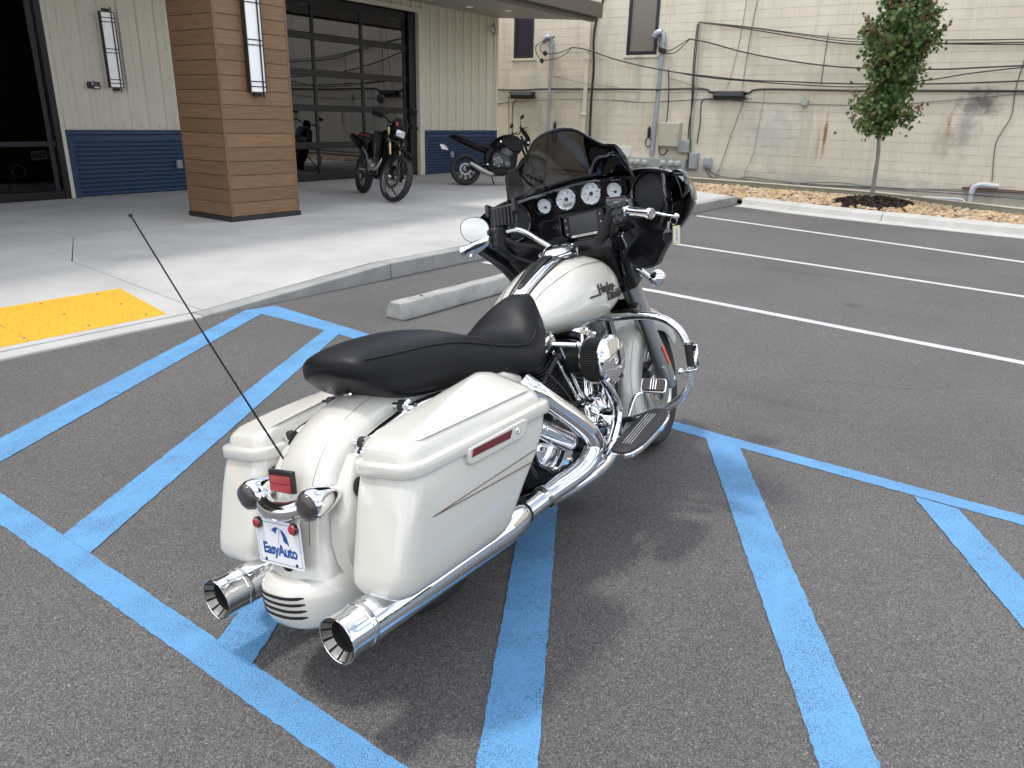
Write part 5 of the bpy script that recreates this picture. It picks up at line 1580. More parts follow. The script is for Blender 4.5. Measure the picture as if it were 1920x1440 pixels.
def on_tank(u, v, w, x0, z0, sd=-1, slope=0.0):
    x, z = x0 + u * (-sd), z0 + v + slope * u
    return Vector((x, sd * (tank_y(x, z) + w + 0.0015), z))
for body, x0, z0, sz in (('Harley-', 1.055, 0.868, 0.050), ('Davidson', 1.130, 0.832, 0.050)):
    vs, fs = text_mesh(body, sz, 0.0015, 0.0014, 0.0, 1.0)
    mb = MB().add([on_tank(p[0] * 0.9, p[1], p[2] + 0.002, x0, z0) for p in vs], fs)
    mb.build('emblem', 'emblem', tank, smooth=0)
mb = MB()
mb.add([on_tank(u, v, w, 0.945, 0.842) for u, v, w in ((-0.02, 0, 0.0005), (0.02, 0.004, 0.0005), (0.02, 0.008, 0.0005), (-0.02, 0.0045, 0.0005))], [(0, 1, 2, 3)])
for u0, u1, zz in ((0.93, 1.0, 0.848), (1.19, 1.235, 0.858)):
    pts = [Vector((u0 + (u1 - u0) * k / 6, -(tank_y(u0 + (u1 - u0) * k / 6, zz) + 0.003), zz)) for k in range(7)]
    mb.tube(pts, 0.0035, 6)
mb.build('emblem_bar', 'emblem', tank, smooth=30)
for sd in (-1, 1):
    loop = []
    for (x, y) in ((0.72, 0.085), (0.77, 0.095), (0.88, 0.122), (1.0, 0.140), (1.10, 0.142), (1.19, 0.125)):
        loop.append((x, sd * y, tank_z(x, y) + 0.0008))
    for (x, z) in ((1.245, 0.86), (1.24, 0.80), (1.17, 0.765)):
        loop.append((x, sd * (tank_y(x, z) + 0.0008), z))
    MB().tube(smooth_path(loop, 6), 0.0011, 5).build('pinstripe', 'pinstripe', tank)
# console and cap
con = []
for x, w in ((0.70, 0.028), (0.72, 0.031), (0.76, 0.034), (0.84, 0.042), (0.93, 0.052), (1.0, 0.062), (1.05, 0.068), (1.10, 0.064), (1.16, 0.045), (1.19, 0.025)):
    zt = interp(tank_tab, x)[1] + 0.020
    con.append([(x, -w * 1.15, zt - 0.05), (x, -w, zt - 0.014), (x, -w * 0.75, zt - 0.003), (x, 0, zt), (x, w * 0.75, zt - 0.003), (x, w, zt - 0.014), (x, w * 1.15, zt - 0.05)])
console = MB().rings(con).build('tank_console', 'chrome', bike, smooth=60, sub=1)
lip = []
for sd in (-1, 1):
    MB().tube(smooth_path([(x, sd * w * 1.17, tank_z(x, w) + 0.003) for x, w in ((0.70, 0.036), (0.76, 0.041), (0.84, 0.048), (0.93, 0.058), (1.0, 0.070), (1.08, 0.074))], 4), 0.0035, 6).build('rubber_edge', 'rubber', console)
ins = []
for x, w in ((0.745, 0.008), (0.76, 0.015), (0.82, 0.021), (0.90, 0.027), (0.94, 0.028), (0.968, 0.023), (0.976, 0.010)):
    zt = interp(tank_tab, x)[1] + 0.0185
    ins.append([(x, -w, zt), (x, -w * 0.85, zt + 0.0035), (x, w * 0.85, zt + 0.0035), (x, w, zt)])
mb = MB().rings(ins)
cins = mb.build('console_insert', 'black_satin', console, smooth=40)
rib = MB()
for k in range(5):
    y = -0.010 + 0.005 * k
    rib.tube([(x, y, interp(tank_tab, x)[1] + 0.0225) for x in (0.77, 0.82, 0.88, 0.93, 0.955)], 0.0013, 5)
rib.build('ribs', 'dark_plastic', cins)['kind'] = 'stuff'
write('badge', 'FLHX', 0.010, 'chrome', cins if 0 else console, plane_mtx((0.965, 0, interp(tank_tab, 0.965)[1] + 0.0235), (0, -1, 0), (1, 0, 0.1)), 0.0004)
cap_c, cap_d = Vector((1.045, 0, 1.012)), Vector((-0.22, 0, 1)).normalized()
MB().lathe(cap_c, cap_d, [(0, 0.074), (0.010, 0.078), (0.020, 0.076), (0.026, 0.070), (0.028, 0.066), (0.036, 0.059), (0.042, 0.044), (0.046, 0.024), (0.047, 0.002)], 36).build('fuel_cap', 'chrome', bike, smooth=40)
MB().lathe(cap_c + cap_d * 0.019, cap_d, [(0, 0.0785), (0.004, 0.0785)], 36).build('cap_ring', 'black_gloss', bike)
ig = MB().cyl((1.105, -0.045, 0.985), (1.10, -0.045, 1.035), 0.020, 18).build('ignition_switch', 'chrome', bike)
MB().obox((1.10, -0.045, 1.045), (0.03, 0.012, 0.018)).build('knob', 'chrome', ig, bevel=0.004)

# ---- rear wheel
def tyre_mesh(c_, r_, w, name, n=72, T=None, parent=None, tread=True, mat='tyre'):
    prof = [(-w * 0.72, r_ - w * 1.05), (-w * 0.92, r_ - w * 0.85), (-w, r_ - w * 0.5), (-w * 0.95, r_ - w * 0.28), (-w * 0.78, r_ - w * 0.12), (-w * 0.42, r_ - w * 0.02), (0, r_), (w * 0.42, r_ - w * 0.02), (w * 0.78, r_ - w * 0.12), (w * 0.95, r_ - w * 0.28), (w, r_ - w * 0.5), (w * 0.92, r_ - w * 0.85), (w * 0.72, r_ - w * 1.05)]
    rings = [[(c_[0] + q * math.cos(t), c_[1] + y, c_[2] + q * math.sin(t)) for y, q in prof] for t in [2 * math.pi * k / n for k in range(n)]]
    mb = MB().rings(rings, cap=False, closed=True)
    o = mb.build(name, mat, parent, T=T, smooth=60)
    if tread:
        g_ = MB()
        for k in range(n // 2):
            for sd in (-1, 1):
                t = 2 * math.pi * (k + 0.25 * sd) / (n // 2)
                pts = [(c_[0] + (q + 0.0006) * math.cos(t + dt), c_[1] + y * sd, c_[2] + (q + 0.0006) * math.sin(t + dt)) for y, q, dt in ((w * 0.15, r_, 0), (w * 0.45, r_ - w * 0.02, 0.05), (w * 0.78, r_ - w * 0.12, 0.09))]
                g_.tube(pts, 0.0018, 4)
        gg = g_.build('tread_grooves', 'soot_shade_black', o, T=T, smooth=0)  # grooves drawn as black strips, their shade painted in
        gg['kind'] = 'stuff'
    return o
tyre_mesh((0, 0, 0.318), 0.318, 0.090, 'rear_tyre', parent=bike)
rim = MB()
for sd in (-1, 1):
    rim.lathe((0, sd * 0.045, 0.318), (0, sd, 0), [(0, 0.205), (0.02, 0.222), (0.025, 0.228), (0.024, 0.214), (0.0, 0.20)], 48, cap=False)
for k in range(9):
    t = 2 * math.pi * k / 9
    for sd in (-1, 1):
        rim.beam((0.04 * math.cos(t), sd * 0.035, 0.318 + 0.04 * math.sin(t)), (0.208 * math.cos(t + 0.1), sd * 0.04, 0.318 + 0.208 * math.sin(t + 0.1)), 0.02, 0.014, (0, 1, 0))
rim.lathe((0, -0.07, 0.318), (0, 1, 0), [(0, 0.045), (0.14, 0.045)], 24)
rim.build('rear_rim', 'alloy', bike)

# ---- exhaust
for sd in (-1, 1):
    S = lambda p, sd=sd: Vector((p[0], p[1] * sd, p[2]))
    mz, my = 0.247, 0.268
    mf = MB().lathe((-0.475, my, mz), (1, 0, 0.004), [(0, 0.0560), (0.004, 0.0585), (0.30, 0.0585), (0.58, 0.0580), (0.66, 0.054), (0.70, 0.040), (0.715, 0.034)], 40).build('muffler', 'chrome', bike, T=S, smooth=40)
    tp_ = MB().lathe((-0.475, my, mz), (-1, 0, -0.004), [(-0.004, 0.0585), (0.0, 0.0605), (0.012, 0.0605), (0.014, 0.0588), (0.055, 0.0592), (0.078, 0.0612), (0.086, 0.0632), (0.0885, 0.0628), (0.087, 0.0600), (0.080, 0.0565)], 40, cap=False).build('tip', 'chrome', mf, T=S, smooth=40)
    cup = MB().lathe((-0.475, my, mz), (-1, 0, -0.004), [(0.0872, 0.0600), (0.080, 0.0560), (0.064, 0.0440), (0.062, 0.0420)], 40, cap=False).build('tip_cup', 'soot_shade_black', mf, T=S, smooth=60)
    MB().lathe((-0.475, my, mz), (-1, 0, -0.004), [(0.063, 0.0425), (0.060, 0.0405), (0.045, 0.040), (0.040, 0.002)], 32, cap=False).build('bore', 'soot_shade_black', mf, T=S, smooth=40)
    vn = MB()
    for k in range(12):
        t0 = 2 * math.pi * k / 12
        pe = []
        for f, dx, rr_ in ((0, -0.0660, 0.0430), (1, -0.0800, 0.0548), (2, -0.0862, 0.0588)):
            for q in (-0.20, -0.07, 0.07, 0.20):
                pe.append(Vector((-0.475 + dx, my + rr_ * math.cos(t0 + q), mz + rr_ * math.sin(t0 + q))))
        vn.add(pe, [(r_ * 4 + c2, r_ * 4 + c2 + 1, r_ * 4 + c2 + 5, r_ * 4 + c2 + 4) for r_ in range(2) for c2 in range(3)])
    for k in range(0):
        t = 2 * math.pi * (k + 0.5) / 10
        c0 = Vector((-0.475, my, mz))
        e = Vector((0, math.cos(t), math.sin(t)))
        sdv = Vector((0, -math.sin(t), math.cos(t)))
        a, b2 = c0 + Vector((-0.066, 0, 0)) + e * 0.0405, c0 + Vector((-0.085, 0, 0)) + e * 0.0575
        vn.add([a - sdv * 0.002, a + sdv * 0.002, b2 + sdv * 0.002, b2 - sdv * 0.002, a - e * 0.004 - sdv * 0.002, a - e * 0.004 + sdv * 0.002, b2 - e * 0.007 + sdv * 0.002, b2 - e * 0.007 - sdv * 0.002], [(4, 5, 6, 7), (0, 4, 7, 3), (1, 2, 6, 5), (2, 3, 7, 6), (0, 1, 5, 4)])
    o = vn.build('tip_vanes', 'tip_inside', mf, T=S, smooth=0); o['kind'] = 'stuff'
    MB().lathe((0.222, my, mz + 0.003), (1, 0, 0.004), [(0, 0.040), (0.014, 0.040)], 28).build('clamp', 'soot_shade_black', mf, T=S)
    MB().obox((-0.36, 0.285, 0.302), (0.03, 0.03, 0.03)).build('hanger', 'black_satin', bike, T=S, bevel=0.004)
# right side header pipes and shields
MB().tube(smooth_path([(0.236, -0.268, 0.252), (0.40, -0.272, 0.262), (0.52, -0.285, 0.272), (0.60, -0.295, 0.290), (0.655, -0.300, 0.335), (0.645, -0.300, 0.385), (0.575, -0.290, 0.465), (0.49, -0.270, 0.545), (0.42, -0.245, 0.615), (0.40, -0.21, 0.65)], 6), [0.036] * 8 + [0.037] * 46 + [0.030] * 1, 22).build('rear_header_shield', 'chrome', bike)
MB().tube(smooth_path([(0.42, -0.235, 0.222), (0.60, -0.25, 0.215), (0.80, -0.25, 0.225), (0.93, -0.20, 0.25), (1.04, -0.13, 0.33), (1.08, -0.09, 0.46)], 6), 0.031, 20).build('front_header_shield', 'chrome', bike)
MB().tube(smooth_path([(0.235, 0.268, 0.252), (0.5, 0.2, 0.26), (0.7, 0.1, 0.25)], 5), 0.032, 16).build('crossover_pipe', 'chrome', bike)
for x in (0.34, 0.50): MB().lathe((x, -0.275, 0.266), (1, 0, 0.06), [(0, 0.0385), (0.01, 0.0385)], 22).build('hose_clamp', 'chrome_satin', bike)

# ---- engine
EX, EZ = 0.872, 0.360
MB().lathe((EX - 0.02, -0.17, EZ - 0.02), (0, 1, 0), [(0, 0.10), (0.02, 0.135), (0.30, 0.135), (0.33, 0.11)], 28).build('crankcase', 'engine_black', bike, smooth=40)
MB().box(0.42, 0.80, -0.17, 0.19, 0.24, 0.46).build('gearbox', 'engine_black', bike, bevel=0.03)
MB().box(0.52, 1.12, -0.12, 0.12, 0.17, 0.30).build('oil_pan', 'engine_black', bike, bevel=0.03)
def cyl_frame(tilt):
    ax = Vector((math.sin(tilt), 0, math.cos(tilt)))
    fx = Vector((math.cos(tilt), 0, -math.sin(tilt)))
    base = Vector((EX, 0, EZ))
    return lambda u, y, h: base + fx * u + Vector((0, y, 0)) + ax * h
for tilt, nm in ((R(-24), 'rear'), (R(24), 'front')):
    Fq = cyl_frame(tilt)
    body = MB().rings([[Fq(0.062 * math.cos(t), 0.066 * math.sin(t), h) for t in [math.pi / 12 * j for j in range(24)]] for h in (0.09, 0.36)]).build('cylinder', 'engine_black', bike)
    fn, fe = MB(), MB()
    for k in range(15):
        h = 0.115 + k * 0.0142
        w = 0.080 + 0.014 * (k / 14)
        ring = lambda hh, ww: [Fq(x, y, hh) for x, y in rrect(-ww, ww, -ww * 1.02 - 0.012, ww * 1.02, 0.035, 4)]
        fn.rings([ring(h, w), ring(h + 0.0042, w)])
        fe.rings([ring(h + 0.0012, w + 0.0008), ring(h + 0.0030, w + 0.0008)])
    o = fn.build('cooling_fins', 'engine_black', body, smooth=30); o['kind'] = 'stuff'
    o = fe.build('fin_edges', 'fin_edge', body, smooth=30); o['kind'] = 'stuff'
    hd = MB()
    ring = lambda hh, wx_, wy_, rc=0.03: [Fq(x, y, hh) for x, y in rrect(-wx_, wx_, -wy_, wy_, rc, 4)]
    hd.rings([ring(0.330, 0.090, 0.098), ring(0.352, 0.092, 0.10)]).build('head', 'engine_black', bike, smooth=30, bevel=0.004)
    rb_ = MB().rings([ring(0.353, 0.090, 0.105), ring(0.372, 0.090, 0.105), ring(0.376, 0.080, 0.095), ring(0.392, 0.078, 0.093), ring(0.400, 0.070, 0.085), ring(0.412, 0.050, 0.070), ring(0.416, 0.03, 0.05)]).build('rocker_cover', 'chrome', bike, smooth=45)
    for u, y in ((0.078, -0.09), (-0.078, -0.09), (0.0, -0.098), (0.078, 0.09), (-0.078, 0.09)):
        MB().cyl(Fq(u, y, 0.372), Fq(u, y, 0.384), 0.009, 10).build('bolt', 'chrome', rb_)
    # pushrod tubes meet low at the tappet block
    for u in (-0.022, 0.022):
        a = Vector((EX + (0.030 if nm == 'front' else -0.030) + u * 0.7, -0.145, EZ + 0.10))
        b2 = Fq(u * 1.2 + (-0.035 if nm == 'front' else 0.035), -0.118, 0.345)
        pr_ = MB().cyl(a, b2, 0.0085, 14).build('pushrod_tube', 'chrome', bike)
        MB().cyl(a, a.lerp(b2, 0.12), 0.0125, 14).build('collar', 'chrome', pr_)
        MB().cyl(a.lerp(b2, 0.62), a.lerp(b2, 0.70), 0.0115, 14).build('collar', 'chrome', pr_)
    MB().obox(Vector((EX + (0.035 if nm == 'front' else -0.035), -0.140, EZ + 0.088)), (0.055, 0.05, 0.03)).build('tappet_block', 'engine_black', bike, bevel=0.006)
    MB().cyl(Fq(0, -0.085, 0.30), Fq(0.0, -0.15, 0.33), 0.012, 12).build('spark_plug_cap', 'rubber', bike)
# cam cover: chrome lobed cover with a round timer cover
cc = MB()
lob = []
for k in range(60):
    t = 2 * math.pi * k / 60
    r_ = 0.088 + 0.020 * max(0, math.cos(5 * t + 0.9)) ** 2 + 0.01 * math.cos(t - 2.2)
    lob.append((r_ * math.cos(t), r_ * math.sin(t)))
def cam_ring(y, s): return [(EX + 0.005 + x * s, y, EZ + 0.005 + z * s) for x, z in lob]
cc.rings([cam_ring(-0.17, 1.0), cam_ring(-0.196, 1.0), cam_ring(-0.204, 0.94), cam_ring(-0.208, 0.80), cam_ring(-0.218, 0.66), cam_ring(-0.222, 0.6)])
cam_c = cc.build('cam_cover', 'chrome', bike, smooth=35)
for k in range(5):
    t = (2 * math.pi * k - 0.9) / 5
    MB().lathe((EX + 0.005 + 0.094 * math.cos(t), -0.205, EZ + 0.005 + 0.094 * math.sin(t)), (0, -1, 0), [(0, 0.0095), (0.007, 0.009), (0.0075, 0.005), (0.003, 0.004)], 14).build('bolt', 'chrome', cam_c)
MB().lathe((EX + 0.012, -0.218, EZ + 0.0), (0, -1, 0), [(0, 0.060), (0.030, 0.055), (0.048, 0.050), (0.056, 0.046), (0.058, 0.040)], 36).build('timer_cover', 'chrome', cam_c, smooth=40)
rg = MB().lathe((EX + 0.012, -0.2765, EZ), (0, -1, 0), [(0, 0.040), (0.003, 0.038), (0.003, 0.026)], 32).build('timer_ring', 'black_gloss', cam_c, smooth=40)
MB().lathe((EX + 0.012, -0.278, EZ), (0, -1, 0), [(0, 0.024), (0.004, 0.023), (0.005, 0.012), (0.005, 0.001)], 28).build('timer_cap', 'chrome_satin', cam_c, smooth=40)
for k in range(5):
    t = 2 * math.pi * k / 5 + 0.3
    MB().lathe((EX + 0.012 + 0.032 * math.cos(t), -0.2795, EZ + 0.032 * math.sin(t)), (0, -1, 0), [(0, 0.0035), (0.003, 0.003)], 8).build('screw', 'chrome', cam_c)
# oil pump style cover and starter behind, gearbox side cover (chrome)
gc = MB()
mtx = Matrix(((1, 0, 0, 0), (0, 0, -1, -0.175), (0, 1, 0, 0), (0, 0, 0, 1)))
gc.prism([(0.43, 0.34), (0.42, 0.40), (0.45, 0.42), (0.50, 0.40), (0.56, 0.385), (0.62, 0.40), (0.66, 0.37), (0.645, 0.31), (0.60, 0.275), (0.50, 0.285)], 0.045, mtx)
gcv = gc.build('gearbox_cover', 'chrome', bike, smooth=40, bevel=0.014, seg=4)
MB().tube([(0.455, -0.212, 0.470), (0.595, -0.232, 0.375)], 0.036, 24).build('starter_cover', 'chrome', bike, bevel=0.012, seg=4)
MB().ball((0.455, -0.212, 0.470), 0.036, 20, 12).build('starter_cap', 'chrome', bike)
MB().ball((0.595, -0.232, 0.375), 0.036, 20, 12).build('starter_cap', 'chrome', bike)
for x, z in ((0.445, 0.395), (0.635, 0.375), (0.52, 0.295), (0.61, 0.30)):
    MB().lathe((x, -0.220, z), (0, -1, 0), [(0, 0.009), (0.008, 0.0085), (0.0085, 0.004)], 12).build('bolt', 'chrome', gcv)
for (x, y, z, r_) in ((0.60, -0.19, 0.47, 0.018), (0.56, -0.18, 0.50, 0.014), (0.66, -0.19, 0.45, 0.016), (0.39, -0.18, 0.43, 0.016), (0.46, -0.18, 0.53, 0.018), (0.99, -0.15, 0.44, 0.016), (0.98, -0.16, 0.30, 0.016)):
    MB().lathe((x, y, z), (0, -1, 0), [(-0.03, r_), (0, r_), (0.004, r_ * 0.8), (0.005, r_ * 0.3)], 14).build('fitting', 'chrome_satin', bike)
for pts, r_ in (([(0.62, -0.17, 0.62), (0.68, -0.19, 0.54), (0.74, -0.18, 0.47)], 0.006), ([(0.92, -0.19, 0.60), (0.98, -0.18, 0.54), (0.99, -0.15, 0.45)], 0.007), ([(0.70, -0.16, 0.66), (0.60, -0.16, 0.60), (0.50, -0.17, 0.54)], 0.008), ([(1.0, -0.14, 0.30), (1.08, -0.13, 0.45), (1.12, -0.12, 0.65)], 0.010), ([(0.40, -0.19, 0.56), (0.42, -0.20, 0.46), (0.50, -0.20, 0.36)], 0.009), ([(0.36, -0.17, 0.50), (0.38, -0.19, 0.40), (0.42, -0.19, 0.30)], 0.014)):
    MB().tube(smooth_path(pts, 5), r_, 8).build('hose', 'rubber', bike)
# air cleaner
AC = Vector((0.857, 0, 0.618))
MB().cyl(AC + Vector((0, -0.10, 0)), AC + Vector((0, -0.215, 0)), 0.06, 24).build('intake', 'engine_black', bike)
MB().lathe(AC + Vector((0, -0.205, 0)), (0, -1, 0), [(0, 0.086), (0.010, 0.088), (0.012, 0.080)], 40).build('filter_backplate', 'chrome_satin', bike)
pt_ = []
for k in range(120):
    t = 2 * math.pi * k / 120
    pt_.append((0.086 if k % 2 else 0.079) * 1.0)
rgs = [[(AC.x + pt_[k] * math.cos(2 * math.pi * k / 120), y, AC.z + pt_[k] * math.sin(2 * math.pi * k / 120)) for k in range(120)] for y in (-0.214, -0.292)]
MB().rings(rgs).build('filter_element', 'filter_pleat', bike, smooth=0)
ac = MB().lathe(AC + Vector((0, -0.288, 0)), (0, -1, 0), [(0, 0.088), (0.002, 0.094), (0.010, 0.0955), (0.018, 0.093), (0.022, 0.088), (0.027, 0.083), (0.031, 0.060), (0.033, 0.035), (0.0335, 0.016), (0.028, 0.0145), (0.028, 0.001)], 56).build('air_cleaner_cover', 'chrome', bike, smooth=30)
MB().lathe(AC + Vector((0, -0.3165, 0)), (0, -1, 0), [(0, 0.011), (0.004, 0.010), (0.0045, 0.006), (0.001, 0.005), (0.001, 0.0005)], 18).build('cover_bolt', 'chrome', ac)
mtb = plane_mtx(AC + Vector((0.03, -0.3185, -0.070)), (1, 0.05, 0.3), (-0.3, 0.1, 1))
MB().prism([(-0.012, -0.010), (0.012, -0.010), (0.012, 0.004), (0.0, 0.011), (-0.012, 0.004)], 0.0012, mtb).build('badge', 'gauge_ink', ac, smooth=0)
MB().tube([(0.70, -0.15, 0.715), (0.745, -0.235, 0.700)], 0.010, 12).build('breather_bolt', 'chrome', bike)
MB().ball((0.745, -0.235, 0.700), 0.014, 12, 8).build('breather_nut', 'chrome', bike)
# bracket: polished strip running down from the air cleaner to the floorboard mount
MB().tube(smooth_path([(0.79, -0.29, 0.560), (0.825, -0.30, 0.50), (0.848, -0.305, 0.44), (0.835, -0.305, 0.385), (0.775, -0.31, 0.325), (0.70, -0.315, 0.288)], 6), [0.015, 0.017, 0.019, 0.021, 0.022, 0.022, 0.023] + [0.023] * 12 + [0.020] * 8 + [0.015] * 4, 14, flat=0.6).build('footboard_support', 'chrome', bike)

# ---- footboards, brake pedal
for sd in (-1, 1):
    bmx = plane_mtx((0.825, 0.408 * sd, 0.350), (1, 0, 0.17), (0, 1, 0))
    def oval(L, w, n=40, e=2.9): return [(L * math.copysign(abs(math.cos(t)) ** (2 / e), math.cos(t)), w * math.copysign(abs(math.sin(t)) ** (2 / e), math.sin(t))) for t in [2 * math.pi * k / n for k in range(n)]]
    fb = MB().rings([[bmx @ Vector((x, y, z)) for x, y in oval(0.182 - i_, 0.066 - i_)] for z, i_ in ((-0.022, 0.012), (-0.018, 0.003), (-0.004, 0.0), (0.000, 0.003))]).build('footboard', 'chrome', bike, smooth=45)
    MB().rings([[bmx @ Vector((x, y, z)) for x, y in oval(0.175 - i_, 0.059 - i_)] for z, i_ in ((0.0, 0.0), (0.007, 0.001), (0.010, 0.005))]).build('rubber_pad', 'rubber', fb, smooth=45)
    for k in range(4):
        y = -0.016 + 0.011 * k
        pts = [bmx @ Vector((x, y + 0.010 * math.sin((x + 0.1) * 6), 0.0112)) for x in (-0.12, -0.06, 0, 0.06, 0.12)]
        MB().tube(pts, 0.0014, 5).build('inlay_strip', 'chrome_satin', fb)
    MB().beam((0.70, 0.315 * sd, 0.325), (0.70, 0.14 * sd, 0.30), 0.04, 0.02).build('board_bracket', 'black_satin', bike, bevel=0.004)
    MB().beam((0.93, 0.33 * sd, 0.365), (0.93, 0.14 * sd, 0.32), 0.03, 0.02).build('board_bracket', 'black_satin', bike, bevel=0.004)
pmx = plane_mtx((1.085, -0.345, 0.450), (0.30, -1, -0.12), (0.75, 0.1, 0.75))
pad = MB().prism(rrect(-0.052, 0.052, -0.032, 0.032, 0.012, 4), 0.012, pmx).build('brake_pedal', 'chrome', bike, smooth=40, bevel=0.003)
MB().prism(rrect(-0.046, 0.046, -0.027, 0.027, 0.010, 4), 0.006, pmx @ Matrix.Translation((0, 0, 0.0121))).build('rubber_pad', 'rubber', pad, smooth=40, bevel=0.002)
for x in (-0.010, 0.0, 0.010): MB().obox(pmx @ Vector((x, 0, 0.0185)), (0.001, 0.001, 0.001)).rings([[pmx @ Vector((x + a, y, z)) for a, z in ((-0.0018, 0.0182), (0.0018, 0.0182), (0.0018, 0.0195), (-0.0018, 0.0195))] for y in (-0.022, 0.022)]).build('inlay_strip', 'chrome', pad, smooth=0)
MB().tube(smooth_path([(1.075, -0.325, 0.442), (1.03, -0.285, 0.42), (0.97, -0.275, 0.355), (0.90, -0.27, 0.31)], 5), [0.012] * 16, 12, flat=0.7).build('pedal_arm', 'chrome', bike)
MB().cyl((0.90, -0.20, 0.31), (0.90, -0.29, 0.31), 0.02, 16).build('pedal_pivot', 'chrome', bike)

# ---- engine guard with pegs
gd = [(1.20, 0.03, 0.735), (1.20, 0.127, 0.722), (1.20, 0.26, 0.722), (1.20, 0.35, 0.708), (1.20, 0.418, 0.665), (1.20, 0.452, 0.595), (1.20, 0.462, 0.50), (1.195, 0.438, 0.41), (1.18, 0.375, 0.350), (1.16, 0.29, 0.318), (1.13, 0.19, 0.285), (1.10, 0.10, 0.26)]
for sd in (-1, 1):
    gp = MB().tube(smooth_path([(x, y * sd, z) for x, y, z in gd], 6), 0.0165, 18).build('engine_guard', 'chrome', bike)
    MB().tube([(1.185, 0.470 * sd, 0.60), (1.185, 0.474 * sd, 0.515)], 0.021, 18).build('peg', 'rubber', bike)
    for z0, z1 in ((0.602, 0.612), (0.503, 0.513)): MB().cyl((1.185, 0.472 * sd, z0), (1.185, 0.472 * sd, z1), 0.0225, 18).build('peg_cap', 'chrome', bike)
    MB().beam((1.176, 0.492 * sd, 0.60), (1.176, 0.496 * sd, 0.515), 0.008, 0.03, (0, 1, 0)).build('peg_rail', 'chrome', bike, bevel=0.002)
    for dx, dy in ((0, 0), (-0.018, -0.03), (0.012, 0.012)): MB().ball((1.19 + dx, (0.455 + dy) * sd, 0.492), 0.017, 12, 8, (1, 1.1, 0.75)).build('peg_clamp', 'chrome', bike)

# ================================================================== FRONT END (turns with the bars)
def F(mb, name, mat, parent=None, **k): return mb.build(name, mat, parent or bike, T=FT, **k)
AXc = Vector((1.655, 0, 0.318))
tyre_mesh(AXc, 0.318, 0.064, 'front_tyre', T=FT, parent=bike)
rim = MB()
for sd in (-1, 1):
    rim.lathe((AXc.x, sd * 0.030, AXc.z), (0, sd, 0), [(0, 0.238), (0.014, 0.250), (0.020, 0.256), (0.020, 0.243), (0, 0.226)], 56, cap=False)
rim.lathe((AXc.x, -0.032, AXc.z), (0, 1, 0), [(0, 0.232), (0.064, 0.232)], 56, cap=False)
F(rim, 'front_rim', 'alloy', smooth=40)
for k in range(9):
    t = 2 * math.pi * k / 9
    sp_ = MB()
    for dt in (-0.10, 0.10):
        sp_.beam((AXc.x + 0.035 * math.cos(t), 0, AXc.z + 0.035 * math.sin(t)), (AXc.x + 0.233 * math.cos(t + dt), 0, AXc.z + 0.233 * math.sin(t + dt)), 0.026, 0.013, (0, 1, 0))
    F(sp_, 'spoke', 'alloy', bevel=0.003)
F(MB().lathe((AXc.x, -0.06, AXc.z), (0, 1, 0), [(0, 0.038), (0.12, 0.038)], 24), 'hub', 'alloy')
for sd in (-1, 1):
    rot = MB().lathe((AXc.x, sd * 0.070, AXc.z), (0, sd, 0), [(0, 0.150), (0.005, 0.150), (0.005, 0.100), (0, 0.100)], 48, cap=False)
    F(rot, 'brake_disc', 'chrome_satin', smooth=30)
    cr_ = MB()
    for k in range(5):
        t = 2 * math.pi * k / 5
        cr_.beam((AXc.x + 0.03 * math.cos(t), sd * 0.066, AXc.z + 0.03 * math.sin(t)), (AXc.x + 0.11 * math.cos(t), sd * 0.070, AXc.z + 0.11 * math.sin(t)), 0.02, 0.006, (0, 1, 0))
    F(cr_, 'disc_carrier', 'black_satin')
    F(MB().obox((AXc.x - 0.125, sd * 0.088, AXc.z + 0.055), (0.075, 0.055, 0.125), (0, -0.45, 0)), 'brake_caliper', 'alloy_dark', bevel=0.012, seg=3)
    F(MB().obox((AXc.x - 0.150, sd * 0.100, AXc.z + 0.030), (0.05, 0.035, 0.06), (0, -0.45, 0)), 'caliper_cover', 'chrome_satin', bevel=0.008, seg=3)
# front fender: deep skirt wrapping the wheel
fr_rings = []
for k in range(41):
    t = R(-32 + 262 * 0 + (215 - -32) * 0) if 0 else R(208 - (208 - 22) * k / 40)
    w = 0.096 - 0.010 * abs(k - 20) / 20
    R0 = 0.352 + 0.020 * max(0, (k - 30) / 10)
    dep = 0.085 + 0.03 * math.sin(math.pi * k / 40)
    c_, s_ = math.cos(t), math.sin(t)
    ring = [(-w, R0 - dep)] + [(-w * math.cos(q), R0 - 0.05 + 0.068 * max(0, math.sin(q)) ** 0.8) for q in [math.pi * j / 18 for j in range(19)]] + [(w, R0 - dep)]
    fr_rings.append([(AXc.x + r_ * c_, y, AXc.z + r_ * s_) for y, r_ in ring])
mb = MB().rings(fr_rings, cap=False)
n = len(fr_rings[0])
mb.f = [f for k, f in enumerate(mb.f) if (k % n) != n - 1]; mb.mi = [0] * len(mb.f)
ff = F(mb, 'front_fender', 'pearl_white', smooth=50, solid=0.004)
for sd in (-1, 1):
    pts = []
    for k in range(0, 41):
        p = fr_rings[k][1 + (3 if sd < 0 else 15)]
        c_ = Vector((AXc.x, p[1], AXc.z))
        d = (Vector(p) - c_).normalized()
        pts.append(Vector(p) + d * 0.0022 + Vector((0, sd * 0.0012, 0)))
    F(MB().tube(pts, 0.0011, 5), 'pinstripe', 'grey_paint_line', ff)
